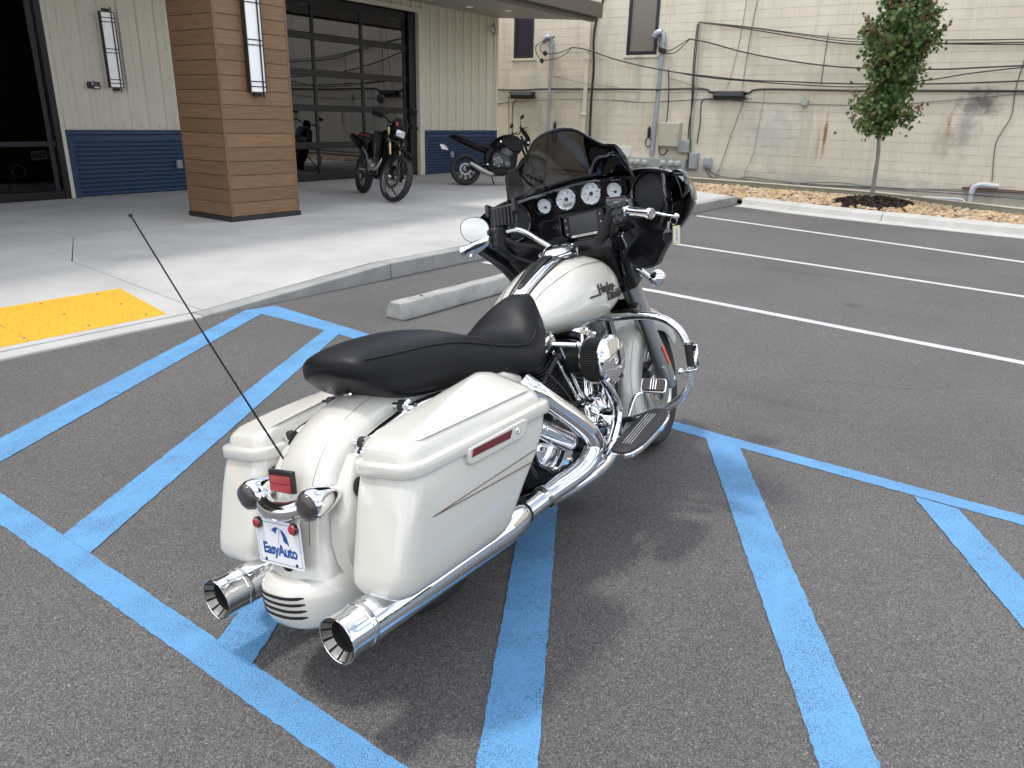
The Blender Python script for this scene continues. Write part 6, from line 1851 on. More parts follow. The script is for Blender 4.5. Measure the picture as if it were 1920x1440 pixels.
# forks
fk_d = Vector((-math.sin(R(29)), 0, math.cos(R(29))))
for sd in (-1, 1):
    a = Vector((AXc.x + 0.012, sd * 0.122, AXc.z))
    lo = MB().tube([a - fk_d * 0.04, a, a + fk_d * 0.10, a + fk_d * 0.30, a + fk_d * 0.36], [0.026, 0.036, 0.040, 0.037, 0.040], 20)
    F(lo, 'fork_lower', 'fork_grey')
    F(MB().tube([a + fk_d * 0.36, a + fk_d * 0.58], 0.045, 20), 'fork_cover', 'fork_grey')
    F(MB().tube([a + fk_d * 0.58, a + fk_d * 0.86], 0.048, 20), 'fork_cover', 'black_gloss')
    F(MB().lathe(a + Vector((0, sd * 0.02, 0)), (0, sd, 0), [(0, 0.016), (0.012, 0.016), (0.018, 0.012)], 16), 'axle_nut', 'chrome')
    mtx = plane_mtx(a + fk_d * 0.155 + Vector((-0.006, sd * 0.041, 0)), fk_d, Vector((0.5, 0, 0.4)))
    F(MB().prism(rrect(-0.058, 0.058, -0.012, 0.012, 0.005, 3), 0.004 * (1), mtx), 'side_reflector', 'orange_lens', smooth=0)
    F(MB().obox(a + fk_d * 0.04 + Vector((-0.02, sd * 0.01, 0.02)), (0.07, 0.03, 0.10), (0, -0.5, 0)), 'fork_lug', 'fork_grey', bevel=0.01)
    # indicator on a bracket beside the fork
    b2 = MB().tube(smooth_path([a + fk_d * 0.66 + Vector((0, sd * 0.04, 0)), a + fk_d * 0.66 + Vector((-0.01, sd * 0.075, -0.01)), a + fk_d * 0.62 + Vector((0, sd * 0.105, -0.02))], 4), 0.012, 12)
    F(b2, 'indicator_arm', 'chrome')
    c0 = a + fk_d * 0.60 + Vector((0.02, sd * 0.125, -0.01))
    ind = F(MB().lathe(c0 + Vector((-0.055, 0, 0)), (1, 0, 0), [(0, 0.004), (0.012, 0.020), (0.03, 0.031), (0.055, 0.037), (0.08, 0.036), (0.085, 0.033)], 24), 'front_indicator', 'chrome', smooth=60)
    F(MB().lathe(c0 + Vector((0.031, 0, 0)), (1, 0, 0), [(0, 0.032), (0.01, 0.028), (0.013, 0.002)], 24), 'lens', 'smoke_lens', ind)
    F(MB().beam(a + fk_d * 0.84 + Vector((0.01, sd * 0.055, 0)), a + fk_d * 0.62 + Vector((0.02, sd * 0.062, 0)), 0.014, 0.05, (1, 0, 0)), 'bracket', 'chrome', bevel=0.004)
    F(MB().tube(smooth_path([a + fk_d * 0.82 + Vector((-0.04, sd * 0.0, 0)), a + fk_d * 0.5 + Vector((-0.07, sd * 0.01, 0)), a + fk_d * 0.25 + Vector((-0.06, -sd * 0.0, 0)), (AXc.x - 0.13, sd * 0.11, AXc.z + 0.10)], 5), 0.006, 8), 'brake_hose', 'rubber')
F(MB().obox((1.40, 0, 0.72), (0.10, 0.30, 0.05), (0, -0.5, 0)), 'fork_yoke', 'black_gloss', bevel=0.012)
# steering head covers (black) with three slots on the right
F(MB().rings([[(x, y, z) for x, y, z in ((xb, -wy, zz), (xb, wy, zz), (xf, wy * 0.9, zz - 0.02), (xf, -wy * 0.9, zz - 0.02))] for zz, xb, xf, wy in ((0.80, 1.33, 1.46, 0.12), (0.93, 1.20, 1.44, 0.15), (1.00, 1.16, 1.42, 0.165), (1.055, 1.17, 1.40, 0.17))]), 'steering_cover', 'inner_black', bevel=0.012, seg=3)
for k in range(3):
    F(MB().obox((1.18 + 0.022 * k, -0.167, 1.028), (0.012, 0.004, 0.022), (0, 0.1, 0)), 'cover_slot', 'soot_shade_black', bevel=0.002)  # slot as a flat black insert, coloured like its shaded depth
F(MB().obox((1.34, -0.165, 0.90), (0.10, 0.03, 0.16), (0, -0.3, 0)), 'side_duct', 'black_satin', bevel=0.008)

# ---- fairing
half = [(0.0, 1.318), (0.10, 1.314), (0.20, 1.304), (0.28, 1.294), (0.35, 1.284), (0.42, 1.262), (0.475, 1.232), (0.512, 1.19), (0.523, 1.14), (0.505, 1.09), (0.462, 1.045), (0.41, 0.995), (0.365, 0.94), (0.335, 0.90), (0.27, 0.895), (0.215, 0.93), (0.17, 0.985), (0.10, 1.03), (0.0, 1.04)]
full = half + [(-y, z) for y, z in half[-2:0:-1]]
fp_ = [(p.x, p.y) for p in smooth_path([(y, z, 0) for y, z in full], 3, closed=True)]
def xr(y, z): return 1.262 - 0.085 * (abs(y) / 0.5) ** 2.0 - 0.30 * max(0, 1.05 - z)
FCy, FCz = 0.0, 1.13
def fring(s, dx, lift=0.0): return [((xr(y, z) if s > 0.96 else xr(FCy + (y - FCy) * s, FCz + (z - FCz) * s)) + dx, FCy + (y - FCy) * s, FCz + (z - FCz) * s + lift) for y, z in fp_]
shell = MB().rings([fring(0.975, 0.012), fring(0.985, 0.0), fring(1.0, 0.002), fring(1.008, 0.02), fring(1.0, 0.07), fring(0.955, 0.12), fring(0.87, 0.17), fring(0.72, 0.225), fring(0.5, 0.27), fring(0.25, 0.295), fring(0.05, 0.30)], cap=False)
shell.add([(xr(0, 1.13) + 0.30, 0, FCz)], [])
fairing = F(shell, 'outer_fairing', 'black_gloss', smooth=60, sub=1)
inner = MB().rings([fring(0.980, 0.006), fring(0.955, 0.004), fring(0.935, 0.012), fring(0.92, 0.035), fring(0.90, 0.048), fring(0.6, 0.050), fring(0.3, 0.050), fring(0.02, 0.050)], cap=False)
inn = F(inner, 'inner_fairing', 'inner_black', smooth=45)
def dp(y, z, off=0.0):
    """a point on the instrument panel, off metres towards the rider"""
    return Vector((xr(y, z) + 0.050 - off, y, z))
def dash_mtx(y, z, off=0.0, tilt=0.05):
    n_ = Vector((-1, 0, tilt)).normalized()
    xd = Vector((0.17 * y / 0.5 * -1 * 0 , -1, 0))
    return plane_mtx(dp(y, z, off), (0, -1, 0), Vector((tilt, 0, 1)))
# gauge pod
pod = MB()
pr = []
for k in range(40):
    t = 2 * math.pi * k / 40
    c_, s_ = math.cos(t), math.sin(t)
    pr.append((0.225 * math.copysign(abs(c_) ** 0.62, c_), 0.062 * math.copysign(abs(s_) ** 0.7, s_) + 0.006 * (1 - c_ * c_)))
pmt = dash_mtx(0.0, 1.243, 0.0, -0.16)
pod.rings([[pmt @ Vector((x * s, y * s, z)) for x, y in pr] for s, z in ((1.06, -0.01), (1.05, 0.022), (1.0, 0.035), (0.97, 0.033), (0.95, 0.022))])
podo = F(pod, 'gauge_pod', 'inner_black', smooth=40)
def gauge(y, z, r_, lo, hi, lcd=False):
    mt_ = pmt @ Matrix.Translation((-y, z - 1.243, 0.024))
    def L(prof, nm, mat, n_=36, **k): return F(MB().lathe(mt_ @ Vector((0, 0, 0)), mt_.to_3x3() @ Vector((0, 0, 1)), prof, n_, **k), nm, mat, podo, smooth=30)
    L([(0, r_ * 1.13), (0.010, r_ * 1.12), (0.013, r_ * 1.06), (0.010, r_ * 1.0), (0.002, r_ * 0.99)], 'gauge_bezel', 'chrome', cap=False)
    L([(0.001, r_), (0.003, r_ * 0.999), (0.003, 0.001)], 'gauge_face', 'gauge_face')
    tk = MB()
    nt = 11 if r_ > 0.04 else 7
    for k in range(nt * 2 - 1):
        a = R(225 - 270 * k / (nt * 2 - 2))
        r0 = r_ * (0.80 if k % 2 == 0 else 0.87)
        c_, s_ = math.cos(a), math.sin(a)
        w = r_ * 0.018
        tk.add([mt_ @ Vector((q * c_ - w * s_ * g_, q * s_ + w * c_ * g_, 0.0034)) for q, g_ in ((r0, -1), (r_ * 0.95, -1), (r_ * 0.95, 1), (r0, 1))], [(0, 1, 2, 3)])
    F(tk, 'gauge_ticks', 'gauge_ink', podo, smooth=0)['kind'] = 'stuff'
    for k in range(0, nt, 2 if nt > 7 else 3):
        a = R(225 - 270 * k / (nt - 1))
        vs, fs = text_mesh(str((10 * k + 10) if r_ > 0.04 else k), r_ * 0.19, 0.0001, 0.0002)
        mm = mt_ @ Matrix.Translation((r_ * 0.66 * math.cos(a), r_ * 0.66 * math.sin(a), 0.0035))
        F(MB().add([mm @ Vector(p) for p in vs], fs), 'gauge_numeral', 'gauge_ink', podo, smooth=0)
    a = R(lo)
    c_, s_ = math.cos(a), math.sin(a)
    off_y = 0 if r_ > 0.04 else -0.25 * r_
    F(MB().add([mt_ @ Vector((x, y_ + off_y, 0.0052)) for x, y_ in ((-s_ * 0.0016, c_ * 0.0016), (c_ * r_ * 0.72, s_ * r_ * 0.72), (s_ * 0.0016, -c_ * 0.0016))], [(0, 1, 2)]), 'gauge_needle', 'gauge_ink', podo, smooth=0)
    F(MB().lathe(mt_ @ Vector((0, off_y, 0.0034)), mt_.to_3x3() @ Vector((0, 0, 1)), [(0, r_ * 0.20), (0.004, r_ * 0.17), (0.0045, 0.001)], 18), 'needle_hub', 'gauge_ink', podo)
    if lcd: F(MB().prism(rrect(-r_ * 0.5, r_ * 0.5, -r_ * 0.78, -r_ * 0.40, 0.002, 2), 0.0012, mt_ @ Matrix.Translation((0, 0, 0.0034))), 'gauge_display', 'lcd', podo, smooth=0)
gauge(0.168, 1.236, 0.0305, 160, 0)
gauge(0.060, 1.243, 0.0425, 215, 0, True)
gauge(-0.060, 1.243, 0.0425, 218, 0)
gauge(-0.168, 1.236, 0.0305, 165, 0)
# audio screen unit
smt = dash_mtx(0.0, 1.120, 0.018)
unit = F(MB().prism(rrect(-0.098, 0.098, -0.054, 0.052, 0.012, 4), 0.018, smt @ Matrix.Translation((0, 0, -0.012))), 'audio_unit', 'black_satin', smooth=40, bevel=0.003)
F(MB().prism(rrect(-0.066, 0.066, -0.040, 0.042, 0.004, 3), 0.002, smt @ Matrix.Translation((0, 0, 0.0062))), 'screen', 'screen_glass', unit, smooth=0)
F(MB().prism(rrect(-0.066, 0.066, -0.050, -0.041, 0.001, 2), 0.0022, smt @ Matrix.Translation((0, 0, 0.0062))), 'name_strip', 'chrome_satin', unit, smooth=0)
vs, fs = text_mesh('HARLEY-DAVIDSON', 0.0075, 0.0001, 0.0002, 0, 1.35)
F(MB().add([smt @ Matrix.Translation((0, -0.0455, 0.0088)) @ Vector(p) for p in vs], fs), 'lettering', 'gauge_ink', unit, smooth=0)
for sx in (-0.083, 0.083):
    for sy, hh in ((0.030, 0.012), (-0.002, 0.016), (-0.032, 0.012)):
        b2 = F(MB().prism(rrect(sx - 0.010, sx + 0.010, sy - hh, sy + hh, 0.004, 3), 0.004, smt @ Matrix.Translation((0, 0, 0.0062))), 'unit_button', 'dark_plastic', unit, smooth=30, bevel=0.001)
        F(MB().prism([(sx - 0.003, sy - 0.003), (sx + 0.003, sy - 0.003), (sx, sy + 0.004)], 0.0004, smt @ Matrix.Translation((0, 0, 0.0103))), 'button_mark', 'white_plastic', unit, smooth=0)
# side compartments
for sd in (-1, 1):
    mt_ = dash_mtx(sd * 0.165, 1.118, 0.004)
    F(MB().prism([(-0.055, -0.055), (0.055, -0.055), (0.058, 0.050), (-0.058, 0.050)], 0.014, mt_), 'compartment_door', 'inner_black', smooth=40, bevel=0.006, seg=3)
    # speakers
    sp_c = dp(sd * 0.332, 1.190, 0.0)
    mt_ = dash_mtx(sd * 0.332, 1.190, 0.0)
    nrm = mt_.to_3x3() @ Vector((0.10 * -sd * -1, 0, 1))
    ring = F(MB().lathe(sp_c, nrm, [(-0.01, 0.097), (0.012, 0.095), (0.020, 0.089), (0.018, 0.082), (0.002, 0.078)], 48, cap=False), 'speaker_ring', 'black_gloss', smooth=40)
    F(MB().lathe(sp_c, nrm, [(0.001, 0.080), (0.007, 0.076), (0.012, 0.05), (0.014, 0.001)], 40), 'speaker_grille', 'rubber', ring, smooth=40)
    # mirrors set in the fairing corners
    mc = Vector((1.155, sd * 0.470, 1.190))
    mn = Vector((-1, -sd * (0.26 if sd > 0 else 0.79), 0.20 if sd > 0 else 0.37)).normalized()
    mm = plane_mtx(mc, (mn.cross(Vector((0, 0, 1))) * -1), (0, 0, 1))
    if (mm.to_3x3() @ Vector((0, 0, 1))).dot(mn) < 0: mm = plane_mtx(mc, mn.cross(Vector((0, 0, 1))), (0, 0, 1))
    out = [(0.066 * math.copysign(abs(math.cos(t)) ** 0.9, math.cos(t)), 0.056 * math.copysign(abs(math.sin(t)) ** 0.85, math.sin(t)) - 0.008 * math.cos(t) * sd) for t in [2 * math.pi * k / 40 for k in range(40)]]
    mir = F(MB().rings([[mm @ Vector((x * s, y * s, z)) for x, y in out] for s, z in ((0.55, -0.035), (0.92, -0.024), (1.05, -0.006), (1.04, 0.003), (0.99, 0.003))], cap=True), 'mirror', 'black_gloss', smooth=50)
    F(MB().add([mm @ Vector((x * 0.985, y * 0.985, 0.0036)) for x, y in out], [tuple(range(40))]), 'mirror_glass', 'mirror_glass', mir, smooth=0)
    # brow between mirror and speaker
    F(MB().tube(smooth_path([dp(sd * 0.405, 1.275, 0.03), dp(sd * 0.41, 1.20, 0.05), dp(sd * 0.40, 1.11, 0.05), dp(sd * 0.36, 1.05, 0.03)], 5), 0.012, 12, flat=0.6), 'speaker_brow', 'black_gloss')

# windshield: smoked, raked and wavy along its top edge
def ws_height(u):
    return interp([(-1.02, 0.004), (-0.97, 0.085), (-0.90, 0.124), (-0.80, 0.132), (-0.68, 0.136), (-0.54, 0.160), (-0.36, 0.202), (-0.18, 0.220), (0, 0.224), (0.18, 0.220), (0.36, 0.202), (0.54, 0.160), (0.68, 0.136), (0.80, 0.132), (0.90, 0.124), (0.97, 0.085), (1.02, 0.004)], u)[0]
NU, NV = 60, 12
vs = []
for i in range(NU + 1):
    u = -1 + 2 * i / NU
    for j in range(NV + 1):
        v = j / NV
        h = ws_height(u) * v
        y = 0.302 * u * (1 - 0.04 * v)
        x = 1.290 - 0.115 * abs(u) ** 2.2 - h * 0.62 + 0.05 * (abs(u) ** 3) * v
        vs.append((x, y, 1.292 - 0.03 * abs(u) ** 2 + h))
mb = MB().add(vs, [(i * (NV + 1) + j, (i + 1) * (NV + 1) + j, (i + 1) * (NV + 1) + j + 1, i * (NV + 1) + j + 1) for i in range(NU) for j in range(NV)])
wsh = F(mb, 'windshield', 'smoked_screen', smooth=60, solid=0.004)
for u in (-0.62, 0.0, 0.62):
    i = int((u + 1) / 2 * NU)
    F(MB().ball(Vector(vs[i * (NV + 1) + 2]) + Vector((-0.004, 0, 0)), 0.006, 10, 6), 'screw', 'black_gloss', wsh)
# trim strip along the windshield base
F(MB().tube([Vector(vs[i * (NV + 1)]) + Vector((-0.006, 0, -0.004)) for i in range(0, NU + 1, 2)], 0.008, 8), 'windshield_trim', 'black_gloss')

# ---- handlebar, grips, levers
for sd in (-1, 1):
    ge, gi = Vector((0.955, sd * 0.430, 1.105)), Vector((1.012, sd * 0.310, 1.133))
    F(MB().tube(smooth_path([gi, (1.075, sd * 0.255, 1.155), (1.118, sd * 0.215, 1.145), (1.150, sd * 0.165, 1.095), (1.175, sd * 0.115, 1.045), (1.19, sd * 0.09, 0.99)], 6), 0.0135, 16), 'handlebar', 'chrome')
    d = (ge - gi)
    if sd < 0: F(MB().tube(smooth_path([(1.060, sd * 0.265, 1.150), (1.118, sd * 0.215, 1.143), (1.150, sd * 0.165, 1.095), (1.175, sd * 0.115, 1.045), (1.19, sd * 0.09, 0.99)], 5), 0.024, 12), 'cable_boot', 'rubber')
    gr = F(MB().tube([gi, gi + d * 0.08, gi + d * 0.10, gi + d * 0.90, gi + d * 0.92, ge], [0.021, 0.021, 0.0175, 0.0175, 0.0215, 0.0205], 24), 'grip', 'chrome', smooth=40)
    F(MB().lathe(ge, d, [(0.0, 0.0195), (0.004, 0.018), (0.004, 0.013), (0.0025, 0.012), (0.0025, 0.001)], 24), 'grip_cap', 'chrome_satin', gr)
    a_, b2_, dd = frame_from(d)
    for k in range(3):
        t = 2 * math.pi * k / 3 + 0.9
        e = a_ * math.cos(t) + b2_ * math.sin(t)
        F(MB().tube([gi + d * 0.14 + e * 0.0125, gi + d * 0.5 + e * 0.0135, gi + d * 0.86 + e * 0.0125], [0.006, 0.0085, 0.006], 12), 'grip_rubber', 'rubber', gr)
    sw = F(MB().obox(gi.lerp(ge, -0.22) + Vector((-0.004, 0, -0.006)), (0.062, 0.058, 0.088), (0, 0.15, sd * -0.35)), 'switch_housing', 'black_satin', bevel=0.014, seg=3)
    for r_ in range(3):
        for c_ in range(2):
            p = gi.lerp(ge, -0.22) + Vector((-0.038, (c_ - 0.5) * 0.024 * 1.0, 0.022 - r_ * 0.027))
            F(MB().obox(p, (0.010, 0.017, 0.019), (0, 0.15, sd * -0.35)), 'switch', 'dark_plastic', sw, bevel=0.003)
    # lever, ball ended, in front of the grip
    F(MB().obox(gi.lerp(ge, -0.16) + Vector((0.045, 0, 0.012)), (0.065, 0.075, 0.055)), 'lever_mount', 'black_gloss', bevel=0.012, seg=3)
    F(MB().tube(smooth_path([gi + Vector((0.055, 0.01 * sd, 0.005)), gi + d * 0.4 + Vector((0.085, 0, 0.0)), gi + d * 1.05 + Vector((0.125, 0, -0.012)), gi + d * 1.36 + Vector((0.155, 0, -0.016))], 6), [0.010] * 6 + [0.009] * 7 + [0.0065] * 6, 14, flat=0.75), 'lever', 'chrome')
    F(MB().ball(gi + d * 1.38 + Vector((0.157, 0, -0.016)), 0.012, 14, 10), 'lever_ball', 'chrome')
    F(MB().tube(smooth_path([gi.lerp(ge, -0.3), gi.lerp(ge, -0.3) + Vector((0.05, -0.05 * sd, -0.05)), (1.17, sd * 0.17, 1.06), (1.22, sd * 0.12, 1.0)], 5), 0.009, 8), 'cable', 'rubber')
    F(MB().tube(smooth_path([gi.lerp(ge, -0.2) + Vector((0.05, 0, -0.02)), (1.14, sd * 0.30, 1.05), (1.20, sd * 0.22, 0.99), (1.26, sd * 0.15, 0.93)], 5), 0.007, 8), 'cable', 'rubber')
F(MB().obox((1.055, -0.262, 1.172), (0.07, 0.085, 0.035), (0.1, 0.0, 0.4)), 'fluid_reservoir', 'black_gloss', bevel=0.008, seg=3)
F(MB().obox((1.055, -0.262, 1.192), (0.060, 0.075, 0.008), (0.1, 0.0, 0.4)), 'reservoir_cap', 'black_satin', bevel=0.003)

# ---- things carried: phone holder and the keys on the lever
ph = thing('phone_holder', 'ribbed black phone holder clamped beside the left speaker of the white tourer', 'phone holder')
bwm = bike.matrix_world.copy()
def FW(p): return bwm @ FT(p)
c0 = Vector((1.075, 0.258, 1.218))
mb = MB().obox(c0, (0.030, 0.130, 0.085), (0.0, 0.25, 0.12))
mb.build('body', 'dark_plastic', ph, T=FW, bevel=0.006)
for k in range(7):
    MB().obox(c0 + Vector((-0.018, 0.052 - 0.017 * k, 0.0)), (0.012, 0.008, 0.083), (0.0, 0.25, 0.12)).build('rib', 'black_satin', ph, T=FW, bevel=0.002)
for y in (0.066, -0.066):
    MB().obox(c0 + Vector((-0.01, y, 0.03)), (0.045, 0.016, 0.055), (0.0, 0.25, 0.12)).build('jaw', 'dark_plastic', ph, T=FW, bevel=0.004)
MB().tube([c0 + Vector((0.01, -0.02, -0.04)), c0 + Vector((0.03, -0.02, -0.09))], 0.010, 10).build('arm', 'dark_plastic', ph, T=FW)
ky = thing('key_tag', 'key fob with yellow edged paper tag hanging from the right hand lever', 'key tag')
tipp = FW(Vector((1.012, -0.310, 1.133)) + Vector((-0.057, -0.12, -0.028)) * 1.30 + Vector((0.152, 0, -0.022)))
K = tipp + Vector((0, 0, -0.012))
MB().tube([K + Vector((0.000, 0.014 * math.cos(t), 0.014 * math.sin(t))) for t in [2 * math.pi * j / 20 for j in range(20)]], 0.0012, 6, closed=True).build('ring', 'chrome', ky)
MB().tube(smooth_path([K + Vector((0, 0, 0.014)), K + Vector((-0.01, 0.004, 0.035)), K + Vector((0.0, 0.01, 0.06))], 4), 0.001, 5).build('strap', 'rubber', ky)
rgt = Vector((rt2.x, rt2.y, 0)).normalized()
def kq(dx, dz, dd=0.0): return K + rgt * dx + Vector((0, 0, dz)) + Vector((0, 0, 0)) + fwd * dd
tg = MB()
tm = plane_mtx(kq(0.016, -0.052), rgt + Vector((0, 0, 0.12)), Vector((-0.10, 0, 1)))
tg.prism(rrect(-0.0145, 0.0145, -0.036, 0.036, 0.003, 3), 0.0012, tm)
to = tg.build('tag', 'tag_yellow', ky, smooth=0)
MB().prism(rrect(-0.0115, 0.0115, -0.032, 0.032, 0.002, 3), 0.0005, tm @ Matrix.Translation((0, 0, 0.0013))).build('paper', 'tag_paper', to, smooth=0)
vs, fs = text_mesh('EASY AUTO', 0.009, 0.0001, 0.0002)
MB().add([tm @ Matrix.Translation((0.001, 0, 0.0019)) @ Matrix.Rotation(R(90), 4, 'Z') @ Vector(p) for p in vs], fs).build('lettering', 'plate_blue', to, smooth=0)
MB().rings([[kq(-0.018 + x * s, -0.058 + z * s, dz) for x, z in [(0.018 * math.cos(t), 0.030 * math.sin(t)) for t in [2 * math.pi * j / 20 for j in range(20)]]] for s, dz in ((0.7, -0.006), (1, -0.003), (1, 0.003), (0.7, 0.006))]).build('fob', 'black_gloss', ky, smooth=50)
MB().obox(kq(-0.018, -0.018), (0.004, 0.008, 0.03)).build('key', 'chrome_satin', ky)
# side stand on the left
MB().tube(smooth_path([(0.78, 0.16, 0.22), (0.80, 0.30, 0.14), (0.80, 0.40, 0.075)], 4), 0.013, 10).build('side_stand', 'black_satin', bike)
MB().obox((0.80, 0.41, 0.070), (0.07, 0.05, 0.012), (0.2, 0, 0)).build('stand_foot', 'black_satin', bike, bevel=0.004)

# ================================================================== THE TWO PARKED BIKES
def spoked_wheel(parent, cx, r_, w, nsp, wire, T=None, disc=True, matr='alloy_dark', cz=None):
    cz = r_ if cz is None else cz
    tyre_mesh((cx, 0, cz), r_, w, 'tyre', 48, T=T, parent=parent, tread=False)
    rr = r_ - w * 1.25
    rm = MB()
    rm.lathe((cx, -w * 0.65, cz), (0, 1, 0), [(0, rr + 0.014), (0.006, rr + 0.006), (w * 0.65, rr - 0.004), (w * 1.3 - 0.006, rr + 0.006), (w * 1.3, rr + 0.014)], 40, cap=False)
    rm.build('rim', matr, parent, T=T, smooth=50)
    MB().lathe((cx, -0.05, cz), (0, 1, 0), [(0, 0.03), (0.01, 0.038), (0.09, 0.038), (0.10, 0.03)], 20).build('hub', 'alloy_dark', parent, T=T)
    sp_ = MB()
    for k in range(nsp):
        t = 2 * math.pi * k / nsp
        if wire:
            for sd in (-1, 1):
                sp_.tube([(cx + 0.035 * math.cos(t), sd * 0.035, cz + 0.035 * math.sin(t)), (cx + rr * math.cos(t + 0.25 * sd), 0, cz + rr * math.sin(t + 0.25 * sd))], 0.0028, 4)
        else:
            for dt in (-0.09, 0.09):
                sp_.beam((cx + 0.03 * math.cos(t), 0, cz + 0.03 * math.sin(t)), (cx + rr * math.cos(t + dt), 0, cz + rr * math.sin(t + dt)), 0.022, 0.012, (0, 1, 0))
    o = sp_.build('spokes', 'bike_alloy' if wire else 'bike_black', parent, T=T, smooth=0)
    o['kind'] = 'stuff'
    if disc:
        MB().lathe((cx, -0.062, cz), (0, -1, 0), [(0, rr * 0.60), (0.004, rr * 0.60), (0.004, rr * 0.40), (0, rr * 0.40)], 32, cap=False).build('brake_disc', 'alloy_dark', parent, T=T)

def posed(name, label, rear, front, lean, group=None, sc=1.0):
    t = thing(name, label, 'motorcycle', (0, 0, 0))
    d = Vector((front[0] - rear[0], front[1] - rear[1], 0))
    th = math.atan2(d.y, d.x)
    mt_ = Matrix.Translation((rear[0], rear[1], 0.156)) @ Matrix.Rotation(th, 4, 'Z') @ Matrix.Rotation(-lean, 4, 'X') @ Matrix.Scale(sc, 4)
    t.matrix_world = mt_
    return t
def profile_body(parent, name, mat, tab, **k):
    """tab rows: x, half width, top z, bottom z"""
    rs = []
    x0, x1 = tab[0][0], tab[-1][0]
    for i in range(25):
        x = x0 + (x1 - x0) * i / 24
        a, zt, zb = interp(tab, x)
        rs.append(super_ring(x, max(0.004, a), zt, zb, 2.4, 2.4, 20))
    return MB().rings(rs).build(name, mat, parent, smooth=60, **k)

# ---- dual-sport bike facing the lot, in front of the glass door
d1 = posed('dual_sport_motorcycle', 'slim black dual sport motorcycle with red seat stripe and gold fork by the glass door', (9.80, 10.38), (9.14, 9.02), R(9), sc=1.1)
WB = 1.47
stm = Matrix.Rotation(R(18), 4, Vector((-math.sin(R(26)), 0, math.cos(R(26)))))
SA = Vector((WB - 0.04, 0, 0.345))
def T1(p): return SA + stm @ (Vector(p) - SA)
spoked_wheel(d1, 0, 0.315, 0.062, 18, True)
spoked_wheel(d1, WB, 0.345, 0.052, 18, True, T=T1)
fd = Vector((-math.sin(R(27)), 0, math.cos(R(27))))
for sd in (-1, 1):
    a = Vector((WB, sd * 0.085, 0.345))
    MB().tube([a - fd * 0.03, a, a + fd * 0.05, a + fd * 0.34], [0.024, 0.030, 0.024, 0.026], 14).build('fork_lower', 'bike_black', d1, T=T1)
    MB().tube([a + fd * 0.34, a + fd * 0.78], 0.024, 14).build('fork_tube', 'gold_fork', d1, T=T1)
    MB().obox(a + fd * 0.18 + Vector((0.02, sd * 0.02, 0)), (0.05, 0.03, 0.34), (0, -R(27), 0)).build('fork_guard', 'bike_black', d1, T=T1, bevel=0.01)
    MB().lathe(a + Vector((0, sd * 0.02, 0)), (0, sd, 0), [(0, 0.025), (0.03, 0.022), (0.045, 0.012)], 14).build('axle_nut', 'alloy', d1, T=T1)
    # bars, guards, mirrors
    MB().tube(smooth_path([(1.12, 0, 1.115), (1.11, sd * 0.08, 1.12), (1.10, sd * 0.20, 1.165), (1.03, sd * 0.40, 1.175)], 5), 0.012, 10).build('handlebar', 'bike_black', d1, T=T1)
    MB().tube([(1.065, sd * 0.30, 1.172), (1.025, sd * 0.415, 1.176)], 0.018, 12).build('grip', 'rubber', d1, T=T1)
    MB().obox((1.14, sd * 0.345, 1.165), (0.05, 0.17, 0.085), (0, 0.2, sd * 0.25)).build('hand_guard', 'bike_black', d1, T=T1, bevel=0.02, seg=3)
    MB().tube(smooth_path([(1.09, sd * 0.26, 1.17), (1.10, sd * 0.29, 1.27), (1.08, sd * 0.31, 1.33)], 4), 0.006, 8).build('mirror_stem', 'bike_black', d1, T=T1)
    mr = MB().rings([[(1.075 + dx, sd * 0.315 + y * s, 1.385 + z * s) for y, z in rrect(-0.055, 0.055, -0.055, 0.055, 0.025, 4)] for s, dx in ((1.0, 0), (1.05, 0.01), (0.9, 0.03), (0.5, 0.04))]).build('mirror', 'bike_black', d1, T=T1, smooth=50)
MB().obox((1.19, 0, 0.86), (0.10, 0.22, 0.04), (0, -0.5, 0)).build('fork_clamp', 'alloy_dark', d1, T=T1, bevel=0.008)
MB().obox((1.10, 0, 1.07), (0.09, 0.20, 0.035), (0, -0.5, 0)).build('fork_clamp', 'alloy_dark', d1, T=T1, bevel=0.008)
# headlight mask
MB().rings([[(x, y, z) for x, y, z in ((1.25 + dx, -w, z0), (1.25 + dx, w, z0), (1.23 + dx, w * 0.8, z1), (1.23 + dx, -w * 0.8, z1))] for dx, w, z0, z1 in ((-0.04, 0.13, 0.87, 1.16), (0.02, 0.12, 0.88, 1.15), (0.07, 0.09, 0.90, 1.08))]).build('headlight_mask', 'bike_black', d1, T=T1, bevel=0.015, seg=3)
MB().rings([[(1.322 + dx, y * s, 0.985 + z * s) for y, z in rrect(-0.075, 0.075, -0.05, 0.05, 0.02, 4)] for s, dx in ((1, -0.02), (1, 0.004), (0.8, 0.014))]).build('headlight', 'headlight_glass', d1, T=T1, smooth=50)
MB().obox((1.295, -0.085, 1.11), (0.01, 0.035, 0.06), (0, -0.3, 0.2)).build('sticker', 'red_lens', d1, T=T1)
MB().obox((1.20, 0, 1.18), (0.02, 0.12, 0.06), (0, -0.5, 0)).build('dash', 'bike_black', d1, T=T1, bevel=0.01)
